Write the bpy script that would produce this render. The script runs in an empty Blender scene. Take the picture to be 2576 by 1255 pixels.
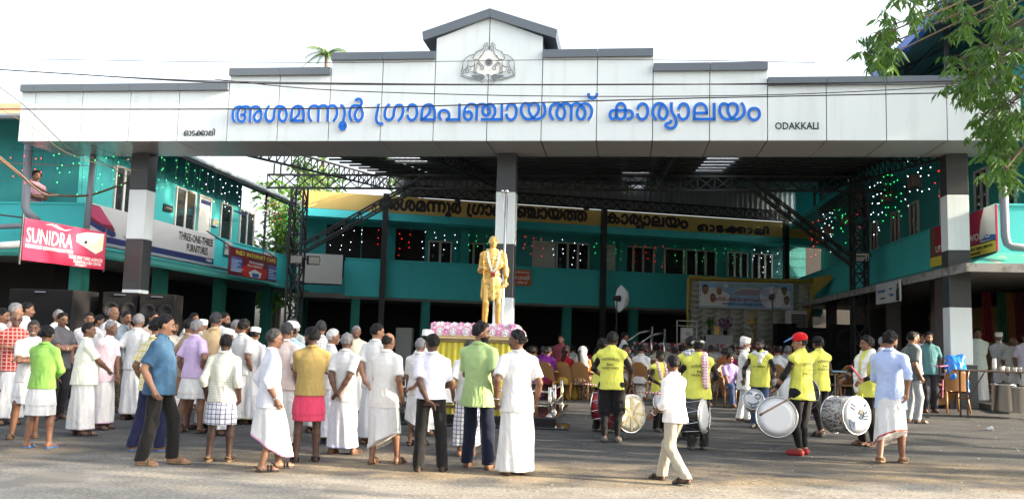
import bpy, math, random
import numpy as np
from mathutils import Vector, Matrix
random.seed(7)
RNG = np.random.default_rng(11)
S = bpy.context.scene
COL = S.collection
R_ = math.radians

# ------------------------------------------------------------------ camera
CAMZ = 1.52
PITCH, ROLL, FPX = R_(5.9705), R_(-1.6), 2224.7      # focal length in pixels of a 2576 px wide frame
FWD = Vector((0, math.cos(PITCH), math.sin(PITCH)))
_u0 = Vector((0, -math.sin(PITCH), math.cos(PITCH)))
_r0 = Vector((1, 0, 0))
CR = _r0*math.cos(ROLL) - _u0*math.sin(ROLL)
CU = _r0*math.sin(ROLL) + _u0*math.cos(ROLL)
cd = bpy.data.cameras.new('camera')
cd.sensor_width = 36.0
cd.lens = 36.0*FPX/2576.0
cd.clip_start = 0.05
cd.clip_end = 2000
cam = bpy.data.objects.new('camera', cd)
COL.objects.link(cam)
M3 = Matrix((CR, CU, -FWD)).transposed()
cam.matrix_world = Matrix.Translation((0, 0, CAMZ)) @ M3.to_4x4()
S.camera = cam

# ------------------------------------------------------------------ sky and sun
SUN_ELEV, SUN_AZ = R_(19.0), R_(103.0)               # azimuth measured from +Y towards +X
w = bpy.data.worlds.new('World')
S.world = w
w.use_nodes = True
nt = w.node_tree
bg = nt.nodes['Background']
sky = nt.nodes.new('ShaderNodeTexSky')
sky.sky_type = 'NISHITA'
sky.sun_disc = False
sky.sun_elevation = SUN_ELEV
sky.sun_rotation = SUN_AZ
sky.air_density = 1.0
sky.dust_density = 5.0
sky.ozone_density = 1.0
hs = nt.nodes.new('ShaderNodeHueSaturation')
hs.inputs['Saturation'].default_value = 0.4
nt.links.new(sky.outputs[0], hs.inputs['Color'])
nt.links.new(hs.outputs[0], bg.inputs[0])
bg.inputs[1].default_value = 0.15
sl = bpy.data.lights.new('sun', 'SUN')
sl.energy = 4.0
sl.angle = R_(0.6)
sl.color = (1.0, 0.82, 0.58)
sun = bpy.data.objects.new('sun', sl)
COL.objects.link(sun)
_sd = Vector((math.sin(SUN_AZ)*math.cos(SUN_ELEV), math.cos(SUN_AZ)*math.cos(SUN_ELEV), math.sin(SUN_ELEV)))
sun.rotation_euler = _sd.to_track_quat('Z', 'Y').to_euler()
sun.location = (30, -10, 30)
S.view_settings.view_transform = 'Standard'
S.view_settings.look = 'None'
S.view_settings.exposure = 2.05
S.view_settings.gamma = 1.0
S.render.engine = 'CYCLES'

# ------------------------------------------------------------------ geometry helpers
def gz(x, y):
    """height of the ground: the road is flat, the forecourt climbs gently to the courtyard and to the right"""
    s = math.log1p(math.exp(min(30, (x-2.2)/1.2)))*1.2
    k = min(1.0, max(0.0, (y-3.0)/8.0))
    t = min(1.0, max(0.0, (y-10.5)/10.0)); t = t*t*(3-2*t)
    a = 0.6+0.4/(1+math.exp(-max(-30, min(30, x))))
    return 0.018*min(s, 7.5)*k+0.24*t*a

def ray(px, py):
    return FWD + CR*((px-1288)/FPX) + CU*((627.3-py)/FPX)
C0 = Vector((0, 0, CAMZ))
def at(px, py, y):
    d = ray(px, py)
    return C0 + d*(y/d.y)
def ground(px, py):
    d = ray(px, py)
    t = -CAMZ/d.z
    for _ in range(8):
        p = C0 + d*t
        t = (gz(p.x, p.y)-CAMZ)/d.z
    return C0 + d*t
def onplane(px, py, P, n):
    d = ray(px, py)
    P = Vector(P); n = Vector(n)
    return C0 + d*((P-C0).dot(n)/d.dot(n))

FA = R_(-7.3069)
UD = Vector((math.cos(FA), math.sin(FA), 0))
ND = Vector((-math.sin(FA), math.cos(FA), 0))
FP0 = Vector((-0.63956, 19.3657, 0))
ZV = Vector((0, 0, 1))
def fp(u, n, z):
    return FP0 + UD*u + ND*n + ZV*z
def frame(o, x, y, z=ZV):
    m = Matrix((x, y, z)).transposed().to_4x4()
    m.translation = o
    return m
FM = frame(FP0, UD, ND)                                # gateway frame (x along the front, y into the depth)

WM = {}
def wmat(o):
    return WM.get(o.name, Matrix.Identity(4))

def meta(o, label=None, cat=None, group=None, kind=None):
    if label: o['label'] = label
    if cat: o['category'] = cat
    if group: o['group'] = group
    if kind: o['kind'] = kind
    return o
def thing(name, label, cat, M=None, group=None):
    o = bpy.data.objects.new(name, None)
    COL.objects.link(o)
    o.empty_display_size = 0.2
    if M is None: M = Matrix.Identity(4)
    if not isinstance(M, Matrix): M = Matrix.Translation(M)
    o.matrix_world = M
    WM[o.name] = M.copy()
    meta(o, label, cat, group)
    return o
def newmesh(name, V, Fc, mats, parent=None, smooth=False, midx=None, local=False):
    """V in world coordinates unless local; stored relative to the parent"""
    V = np.asarray(V, dtype=np.float64).reshape(-1, 3)
    if parent is not None and not local:
        inv = np.array(wmat(parent).inverted())
        V = V @ inv[:3, :3].T + inv[:3, 3]
    me = bpy.data.meshes.new(name)
    if isinstance(Fc, np.ndarray):
        n, k = Fc.shape
        me.vertices.add(len(V)); me.vertices.foreach_set('co', V.astype(np.float32).ravel())
        me.loops.add(n*k); me.loops.foreach_set('vertex_index', Fc.astype(np.int32).ravel())
        me.polygons.add(n); me.polygons.foreach_set('loop_start', np.arange(0, n*k, k, dtype=np.int32))
        me.update(calc_edges=True)
    else:
        me.from_pydata(V.tolist(), [], Fc)
        me.update()
    if not isinstance(mats, (list, tuple)): mats = [mats]
    for m in mats: me.materials.append(m)
    if smooth: me.polygons.foreach_set('use_smooth', [True]*len(me.polygons))
    if midx is not None: me.polygons.foreach_set('material_index', list(midx))
    o = bpy.data.objects.new(name, me)
    COL.objects.link(o)
    if parent is not None:
        o.parent = parent
        WM[o.name] = wmat(parent)
    return o

class MB:
    def __init__(self, M=None):
        self.v = []; self.f = []; self.mi = []; self.m = 0; self.M = M
    def add(self, vs, fs):
        b = len(self.v)
        for p in vs:
            p = Vector(p)
            self.v.append(tuple(self.M @ p) if self.M else tuple(p))
        for f in fs:
            self.f.append([i+b for i in f]); self.mi.append(self.m)
        return self
    def box(self, lo, hi):
        x0, y0, z0 = lo; x1, y1, z1 = hi
        return self.add([(x0,y0,z0),(x1,y0,z0),(x1,y1,z0),(x0,y1,z0),(x0,y0,z1),(x1,y0,z1),(x1,y1,z1),(x0,y1,z1)],
                        [(0,3,2,1),(4,5,6,7),(0,1,5,4),(1,2,6,5),(2,3,7,6),(3,0,4,7)])
    def bbox(self, lo, hi, b=0.01):
        """box with chamfered edges"""
        x0, y0, z0 = lo; x1, y1, z1 = hi
        vs = []; idx = {}
        for i, (sx, X) in enumerate(((1, x0), (-1, x1))):
            for j, (sy, Y) in enumerate(((1, y0), (-1, y1))):
                for k, (sz, Z) in enumerate(((1, z0), (-1, z1))):
                    for a in range(3):
                        o = [b*sx, b*sy, b*sz]; o[a] = 0
                        idx[(i, j, k, a)] = len(vs)
                        vs.append((X+o[0], Y+o[1], Z+o[2]))
        g = lambda i, j, k, a: idx[(i, j, k, a)]
        fs = []
        for s in (0, 1):
            q = [(s,0,0),(s,1,0),(s,1,1),(s,0,1)]; fs.append([g(*c, 0) for c in (q[::-1] if s else q)][::-1])
            q = [(0,s,0),(1,s,0),(1,s,1),(0,s,1)]; fs.append([g(*c, 1) for c in (q if not s else q[::-1])])
            q = [(0,0,s),(1,0,s),(1,1,s),(0,1,s)]; fs.append([g(*c, 2) for c in (q[::-1] if not s else q)])
        for s in (0, 1):
            for t in (0, 1):
                fs.append([g(0,s,t,1), g(1,s,t,1), g(1,s,t,2), g(0,s,t,2)])
                fs.append([g(s,0,t,0), g(s,1,t,0), g(s,1,t,2), g(s,0,t,2)])
                fs.append([g(s,t,0,0), g(s,t,1,0), g(s,t,1,1), g(s,t,0,1)])
        for i in (0, 1):
            for j in (0, 1):
                for k in (0, 1):
                    fs.append([g(i,j,k,0), g(i,j,k,1), g(i,j,k,2)])
        return self.add(vs, fs)
    def bar(self, a, b, w, h=None, up=ZV):
        """rectangular bar from a to b"""
        a = Vector(a); b = Vector(b); h = h or w
        d = (b-a).normalized()
        up = Vector(up)
        if abs(d.dot(up)) > 0.98: up = Vector((1, 0, 0))
        s = d.cross(up).normalized(); t = s.cross(d).normalized()
        vs = []
        for p in (a, b):
            for sx, sy in ((-1,-1),(1,-1),(1,1),(-1,1)):
                vs.append(p + s*(sx*w/2) + t*(sy*h/2))
        return self.add(vs, [(0,3,2,1),(4,5,6,7),(0,1,5,4),(1,2,6,5),(2,3,7,6),(3,0,4,7)])
    def tube(self, pts, r, n=8, cap=True, closed=False):
        pts = [Vector(p) for p in pts]
        rs = r if isinstance(r, (list, tuple)) else [r]*len(pts)
        N = len(pts); vs = []; fs = []
        ref = None
        for i, p in enumerate(pts):
            if closed: d = pts[(i+1) % N]-pts[i-1]
            else: d = pts[min(i+1, N-1)]-pts[max(i-1, 0)]
            d = d.normalized() if d.length > 1e-9 else ZV.copy()
            if ref is None: ref = Vector((1, 0, 0)) if abs(d.z) > .9 else ZV.copy()
            s = d.cross(ref)
            if s.length < 1e-4: s = d.cross(Vector((0, 1, 0)))
            s.normalize(); t = s.cross(d); ref = t
            for k in range(n):
                an = 2*math.pi*k/n
                vs.append(p + s*(rs[i]*math.cos(an)) + t*(rs[i]*math.sin(an)))
        for i in range(N if closed else N-1):
            j = (i+1) % N
            for k in range(n):
                fs.append((i*n+k, i*n+(k+1) % n, j*n+(k+1) % n, j*n+k))
        if cap and not closed:
            fs.append(tuple(range(n))[::-1]); fs.append(tuple((N-1)*n+k for k in range(n)))
        return self.add(vs, fs)
    def lathe(self, prof, c=(0, 0, 0), n=20, ax=None):
        """profile of (r, z); ax: optional 3x3 rotation"""
        c = Vector(c); vs = []; fs = []
        for r, z in prof:
            for k in range(n):
                a = 2*math.pi*k/n
                p = Vector((r*math.cos(a), r*math.sin(a), z))
                if ax is not None: p = ax @ p
                vs.append(c+p)
        for i in range(len(prof)-1):
            for k in range(n):
                fs.append((i*n+k, i*n+(k+1) % n, (i+1)*n+(k+1) % n, (i+1)*n+k))
        if prof[0][0] > 1e-6: fs.append(tuple(range(n))[::-1])
        if prof[-1][0] > 1e-6: fs.append(tuple((len(prof)-1)*n+k for k in range(n)))
        return self.add(vs, fs)
    def ball(self, c, r, n=10, m=6):
        rr = r if isinstance(r, (tuple, list)) else (r, r, r)
        vs = []; fs = []
        for i in range(m+1):
            t = math.pi*i/m
            for k in range(n):
                a = 2*math.pi*k/n
                vs.append((c[0]+rr[0]*math.sin(t)*math.cos(a), c[1]+rr[1]*math.sin(t)*math.sin(a), c[2]-rr[2]*math.cos(t)))
        for i in range(m):
            for k in range(n):
                fs.append((i*n+k, i*n+(k+1) % n, (i+1)*n+(k+1) % n, (i+1)*n+k))
        return self.add(vs, fs)
    def grid(self, fn, nu, nv):
        vs = [fn(i/nu, j/nv) for j in range(nv+1) for i in range(nu+1)]
        fs = [(j*(nu+1)+i, j*(nu+1)+i+1, (j+1)*(nu+1)+i+1, (j+1)*(nu+1)+i) for j in range(nv) for i in range(nu)]
        return self.add(vs, fs)
    def prism(self, poly, z0, z1):
        """poly of (x, y) extruded in z (local), order ccw"""
        n = len(poly)
        vs = [(x, y, z0) for x, y in poly]+[(x, y, z1) for x, y in poly]
        fs = [tuple(range(n))[::-1], tuple(range(n, 2*n))]
        fs += [(k, (k+1) % n, n+(k+1) % n, n+k) for k in range(n)]
        return self.add(vs, fs)
    def build(self, name, mats, parent=None, smooth=False, local=False):
        return newmesh(name, self.v, self.f, mats, parent, smooth, self.mi, local)

def catmull(P, k=4):
    P = [np.array(p, float) for p in P]
    if len(P) < 3: return P
    Q = [2*P[0]-P[1]]+P+[2*P[-1]-P[-2]]
    out = []
    for i in range(1, len(Q)-2):
        for s in range(k):
            t = s/k
            a, b, c, d = Q[i-1], Q[i], Q[i+1], Q[i+2]
            out.append(.5*((2*b)+(-a+c)*t+(2*a-5*b+4*c-d)*t*t+(-a+3*b-3*c+d)*t**3))
    out.append(P[-1])
    return out
def ribbon(mb, pts, w, M, d0, d1, face_m=0, side_m=1):
    """flat stroke of width w in plane coordinates (x, z) of frame M, from depth d0 (back) to d1 (front)"""
    n = len(pts); L = []; Rr = []
    for i in range(n):
        d = pts[min(i+1, n-1)]-pts[max(i-1, 0)]
        d = d/(np.linalg.norm(d)+1e-9)
        nn = np.array([-d[1], d[0]])*w/2
        L.append(pts[i]+nn); Rr.append(pts[i]-nn)
    vs = []
    for i in range(n):
        for q in (L[i], Rr[i]):
            vs.append(M @ Vector((q[0], d1, q[1]))); 
    for i in range(n):
        for q in (L[i], Rr[i]):
            vs.append(M @ Vector((q[0], d0, q[1])))
    mb.m = face_m
    mb.add(vs, [(2*i, 2*i+2, 2*i+3, 2*i+1) for i in range(n-1)])
    b = 2*n
    fs = []
    for i in range(n-1):
        fs.append((2*i, b+2*i, b+2*i+2, 2*i+2)); fs.append((2*i+1, 2*i+3, b+2*i+3, b+2*i+1))
    fs.append((0, 1, b+1, b)); fs.append((2*n-2, b+2*n-2, b+2*n-1, 2*n-1))
    mb.m = side_m
    mb.add(vs, fs)
    mb.m = 0
def strokes(txt):
    for ln in txt.strip().split('\n'):
        fl = ln.startswith('!')
        P = [np.array([float(v) for v in q.split(',')])/1000 for q in ln.strip('! ').split()]
        yield P if fl or len(P) < 3 else catmull(P, 3)

_txt_cache = {}
def text(s, size, M, mats, name='lettering', parent=None, align='CENTER', extrude=0.004, bold=0.0, sx=1.0, shear=0.0):
    """lettering standing in the x-z plane of frame M (front towards -y), baseline at the frame's origin"""
    cu = bpy.data.curves.new('t', 'FONT')
    cu.body = s; cu.size = size; cu.align_x = align; cu.extrude = extrude; cu.offset = bold; cu.shear = shear
    cu.resolution_u = 2
    o = bpy.data.objects.new('t', cu)
    COL.objects.link(o)
    dg = bpy.context.evaluated_depsgraph_get()
    me = bpy.data.meshes.new_from_object(o.evaluated_get(dg))
    bpy.data.objects.remove(o); bpy.data.curves.remove(cu)
    n = len(me.vertices)
    co = np.zeros(n*3, np.float32); me.vertices.foreach_get('co', co)
    co = co.reshape(-1, 3)
    V = np.stack([co[:, 0]*sx, -co[:, 2], co[:, 1]], 1).astype(float)
    A = np.array(M)
    V = V @ A[:3, :3].T + A[:3, 3]
    fs = [list(p.vertices) for p in me.polygons]
    bpy.data.meshes.remove(me)
    return newmesh(name, V, fs, mats, parent)

# ------------------------------------------------------------------ materials
def mat(name, c, rough=0.6, var=0.12, scale=6.0, bump=0.0, bscale=None, metal=0.0, spec=None, coat=0.0, emit=None, detail=3.0, stretch=None, trans=None):
    m = bpy.data.materials.new(name)
    m.use_nodes = True
    t = m.node_tree; b = t.nodes['Principled BSDF']
    b.inputs['Roughness'].default_value = rough
    b.inputs['Metallic'].default_value = metal
    if spec is not None: b.inputs['Specular IOR Level'].default_value = spec
    if coat: b.inputs['Coat Weight'].default_value = coat; b.inputs['Coat Roughness'].default_value = 0.15
    tc = t.nodes.new('ShaderNodeTexCoord'); vec = tc.outputs['Object']
    if stretch:
        mp = t.nodes.new('ShaderNodeMapping'); mp.inputs['Scale'].default_value = stretch
        t.links.new(vec, mp.inputs[0]); vec = mp.outputs[0]
    nz = t.nodes.new('ShaderNodeTexNoise'); nz.inputs['Scale'].default_value = scale; nz.inputs['Detail'].default_value = detail
    t.links.new(vec, nz.inputs['Vector'])
    mx = t.nodes.new('ShaderNodeMix'); mx.data_type = 'RGBA'
    mx.inputs[6].default_value = (*[max(0, v*(1-var)) for v in c], 1)
    mx.inputs[7].default_value = (*[min(1, v*(1+var)) for v in c], 1)
    t.links.new(nz.outputs['Fac'], mx.inputs[0])
    t.links.new(mx.outputs[2], b.inputs['Base Color'])
    if bump:
        n2 = t.nodes.new('ShaderNodeTexNoise'); n2.inputs['Scale'].default_value = bscale or scale*4; n2.inputs['Detail'].default_value = 4
        t.links.new(vec, n2.inputs['Vector'])
        bp = t.nodes.new('ShaderNodeBump'); bp.inputs['Strength'].default_value = bump; bp.inputs['Distance'].default_value = 0.02
        t.links.new(n2.outputs['Fac'], bp.inputs['Height']); t.links.new(bp.outputs[0], b.inputs['Normal'])
    if emit:
        b.inputs['Emission Color'].default_value = (*emit[:3], 1); b.inputs['Emission Strength'].default_value = emit[3]
    if trans: b.inputs['Transmission Weight'].default_value = trans
    return m
def base_link(m):
    t = m.node_tree; b = t.nodes['Principled BSDF']
    return t, b, b.inputs['Base Color'].links[0].from_socket
def overlay(m, fac_socket_fn, c2):
    """mix colour c2 over the base by a factor built from nodes"""
    t, b, src = base_link(m)
    fac = fac_socket_fn(t)
    mx = t.nodes.new('ShaderNodeMix'); mx.data_type = 'RGBA'
    t.links.new(src, mx.inputs[6]); mx.inputs[7].default_value = (*c2, 1)
    t.links.new(fac, mx.inputs[0]); t.links.new(mx.outputs[2], b.inputs['Base Color'])
    return m
def math_node(t, op, a, b=None, c=None):
    n = t.nodes.new('ShaderNodeMath'); n.operation = op
    for i, v in enumerate((a, b, c)):
        if v is None: continue
        if isinstance(v, (int, float)): n.inputs[i].default_value = v
        else: t.links.new(v, n.inputs[i])
    return n.outputs[0]
def stripe_fac(axes, freq, thr=0.8):
    """thin lines along the given object axes"""
    def fn(t):
        tc = t.nodes.new('ShaderNodeTexCoord'); sp = t.nodes.new('ShaderNodeSeparateXYZ')
        t.links.new(tc.outputs['Object'], sp.inputs[0])
        out = None
        for a in axes:
            s = math_node(t, 'SINE', math_node(t, 'MULTIPLY', sp.outputs[a], freq*2*math.pi))
            g = math_node(t, 'GREATER_THAN', s, thr)
            out = g if out is None else math_node(t, 'MAXIMUM', out, g)
        return out
    return fn
def noise_fac(scale, lo, hi, stretch=None, detail=5):
    def fn(t):
        tc = t.nodes.new('ShaderNodeTexCoord'); vec = tc.outputs['Object']
        if stretch:
            mp = t.nodes.new('ShaderNodeMapping'); mp.inputs['Scale'].default_value = stretch
            t.links.new(vec, mp.inputs[0]); vec = mp.outputs[0]
        nz = t.nodes.new('ShaderNodeTexNoise'); nz.inputs['Scale'].default_value = scale; nz.inputs['Detail'].default_value = detail
        t.links.new(vec, nz.inputs['Vector'])
        mr = t.nodes.new('ShaderNodeMapRange'); mr.inputs[1].default_value = lo; mr.inputs[2].default_value = hi
        t.links.new(nz.outputs['Fac'], mr.inputs[0])
        return mr.outputs[0]
    return fn
TEAL = (0.034, 0.32, 0.325)  # wall teal kept darker than the parapet's; courtyard shade goes into the colour
m_teal = overlay(mat('teal_wall_shaded', TEAL, 0.75, 0.10, 1.2, 0.15, 30), noise_fac(0.9, 0.58, 0.8, (1, 1, .25)), (0.03, 0.25, 0.235))
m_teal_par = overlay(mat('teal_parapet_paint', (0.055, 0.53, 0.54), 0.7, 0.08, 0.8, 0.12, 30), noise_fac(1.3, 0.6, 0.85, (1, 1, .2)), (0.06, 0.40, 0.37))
m_teal_dark = mat('teal_awning_paint', (0.03, 0.24, 0.20), 0.8, 0.25, 2.0, 0.3, 20)
m_yellow = overlay(mat('yellow_band_paint', (0.64, 0.45, 0.14), 0.75, 0.1, 1.5, 0.1), noise_fac(1.2, 0.58, 0.85, (1, 1, .3)), (0.55, 0.36, 0.11))
m_acp = overlay(overlay(mat('white_cladding_panel', (0.70, 0.765, 0.785), 0.3, 0.03, 0.7, 0.02, 1.5, spec=0.5), noise_fac(2.2, 0.52, 0.85, (2.2, 2.2, .22)), (0.60, 0.66, 0.66)), noise_fac(0.8, .6, .9), (0.62, 0.68, 0.69))
m_soffit = mat('grey_soffit_panel', (0.46, 0.46, 0.46), 0.22, 0.03, 0.7, spec=0.5)
m_cap = mat('grey_coping_panel', (0.115, 0.14, 0.17), 0.3, 0.04, 1.0)
m_joint = mat('black_joint', (0.015, 0.015, 0.018), 0.8)
m_colgrey = mat('dark_grey_column_panel', (0.04, 0.043, 0.048), 0.35, 0.05, 1.0)
m_steel_dark = mat('dark_painted_steel', (0.028, 0.03, 0.032), 0.5, 0.2, 8)
m_sheet = mat('grey_roof_sheet', (0.24, 0.26, 0.28), 0.55, 0.2, 1.0)
m_trans = mat('translucent_roof_sheet', (0.85, 0.87, 0.85), 0.5, 0.05, 3)
_t = m_trans.node_tree; _tr = _t.nodes.new('ShaderNodeBsdfTranslucent'); _tr.inputs[0].default_value = (.95, .97, .95, 1)
_tp = _t.nodes.new('ShaderNodeBsdfTransparent'); _ms = _t.nodes.new('ShaderNodeMixShader'); _ms.inputs[0].default_value = 0.5
_t.links.new(_tr.outputs[0], _ms.inputs[1]); _t.links.new(_tp.outputs[0], _ms.inputs[2])
_t.links.new(_ms.outputs[0], _t.nodes['Material Output'].inputs[0])
m_blue = mat('blue_letter_face', (0.012, 0.15, 0.62), 0.55, 0.15, 5, spec=.25)
m_letside = mat('white_letter_side', (0.75, 0.73, 0.80), 0.5)
m_black = mat('black_paint', (0.018, 0.018, 0.02), 0.55, 0.1)
m_white = mat('white_paint', (0.78, 0.78, 0.76), 0.55, 0.04)
m_offwhite = mat('off_white_frame', (0.55, 0.55, 0.52), 0.6, 0.1, 3)
m_glassdark = mat('dark_window_glass', (0.02, 0.025, 0.028), 0.08, 0.2, 1, spec=0.6)
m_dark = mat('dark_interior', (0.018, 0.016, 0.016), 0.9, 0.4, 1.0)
m_concrete = mat('concrete', (0.30, 0.29, 0.27), 0.85, 0.15, 2, 0.3, 25)
m_pipe = mat('grey_pvc_pipe', (0.22, 0.25, 0.29), 0.4, 0.08, 2)
m_wire = mat('black_cable', (0.02, 0.02, 0.02), 0.6)
m_wirebrown = mat('brown_cable', (0.12, 0.08, 0.05), 0.7)
m_steel = mat('stainless_steel', (0.62, 0.61, 0.60), 0.22, 0.04, 3, metal=1.0)
m_granite = overlay(mat('black_granite', (0.018, 0.018, 0.02), 0.1, 0.3, 40, spec=0.6), noise_fac(120, 0.62, 0.7), (0.07, 0.07, 0.075))
m_gold = mat('gold_paint', (0.66, 0.44, 0.14), 0.32, 0.12, 4, 0.08, 30, metal=0.5)
m_ycloth = mat('yellow_satin_cloth', (0.68, 0.58, 0.05), 0.42, 0.1, 3, 0.15, 25)
m_cream = mat('cream_slab_paint', (0.55, 0.42, 0.22), 0.5, 0.1, 4)
m_orange_roof = mat('orange_roof_sheet', (0.62, 0.25, 0.12), 0.6, 0.12, 2)
m_blue_roof = mat('blue_roof_sheet', (0.04, 0.12, 0.45), 0.45, 0.1, 2)
m_roof_under = mat('grey_roof_underside', (0.10, 0.10, 0.105), 0.7, 0.25, 3)
m_speaker = mat('black_speaker_box', (0.010, 0.010, 0.011), 0.8, 0.3, 15, 0.1, 60, spec=.15)
m_grille = mat('speaker_grille', (0.016, 0.016, 0.018), 0.7, 0.2, 80, 0.4, 200, spec=.2)
m_chair = mat('brown_plastic', (0.26, 0.135, 0.055), 0.35, 0.08, 4)
m_chairw = mat('white_plastic', (0.62, 0.62, 0.60), 0.35, 0.05, 4)
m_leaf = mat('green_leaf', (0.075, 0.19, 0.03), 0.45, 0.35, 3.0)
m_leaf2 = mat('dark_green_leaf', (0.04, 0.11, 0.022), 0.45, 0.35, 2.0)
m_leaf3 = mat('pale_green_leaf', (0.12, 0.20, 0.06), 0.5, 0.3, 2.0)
for _m in (m_leaf, m_leaf2, m_leaf3):
    _m.node_tree.nodes['Principled BSDF'].inputs['Subsurface Weight'].default_value = 0.0
m_bark = mat('bark', (0.11, 0.085, 0.06), 0.9, 0.3, 6, 0.6, 25)
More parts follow.
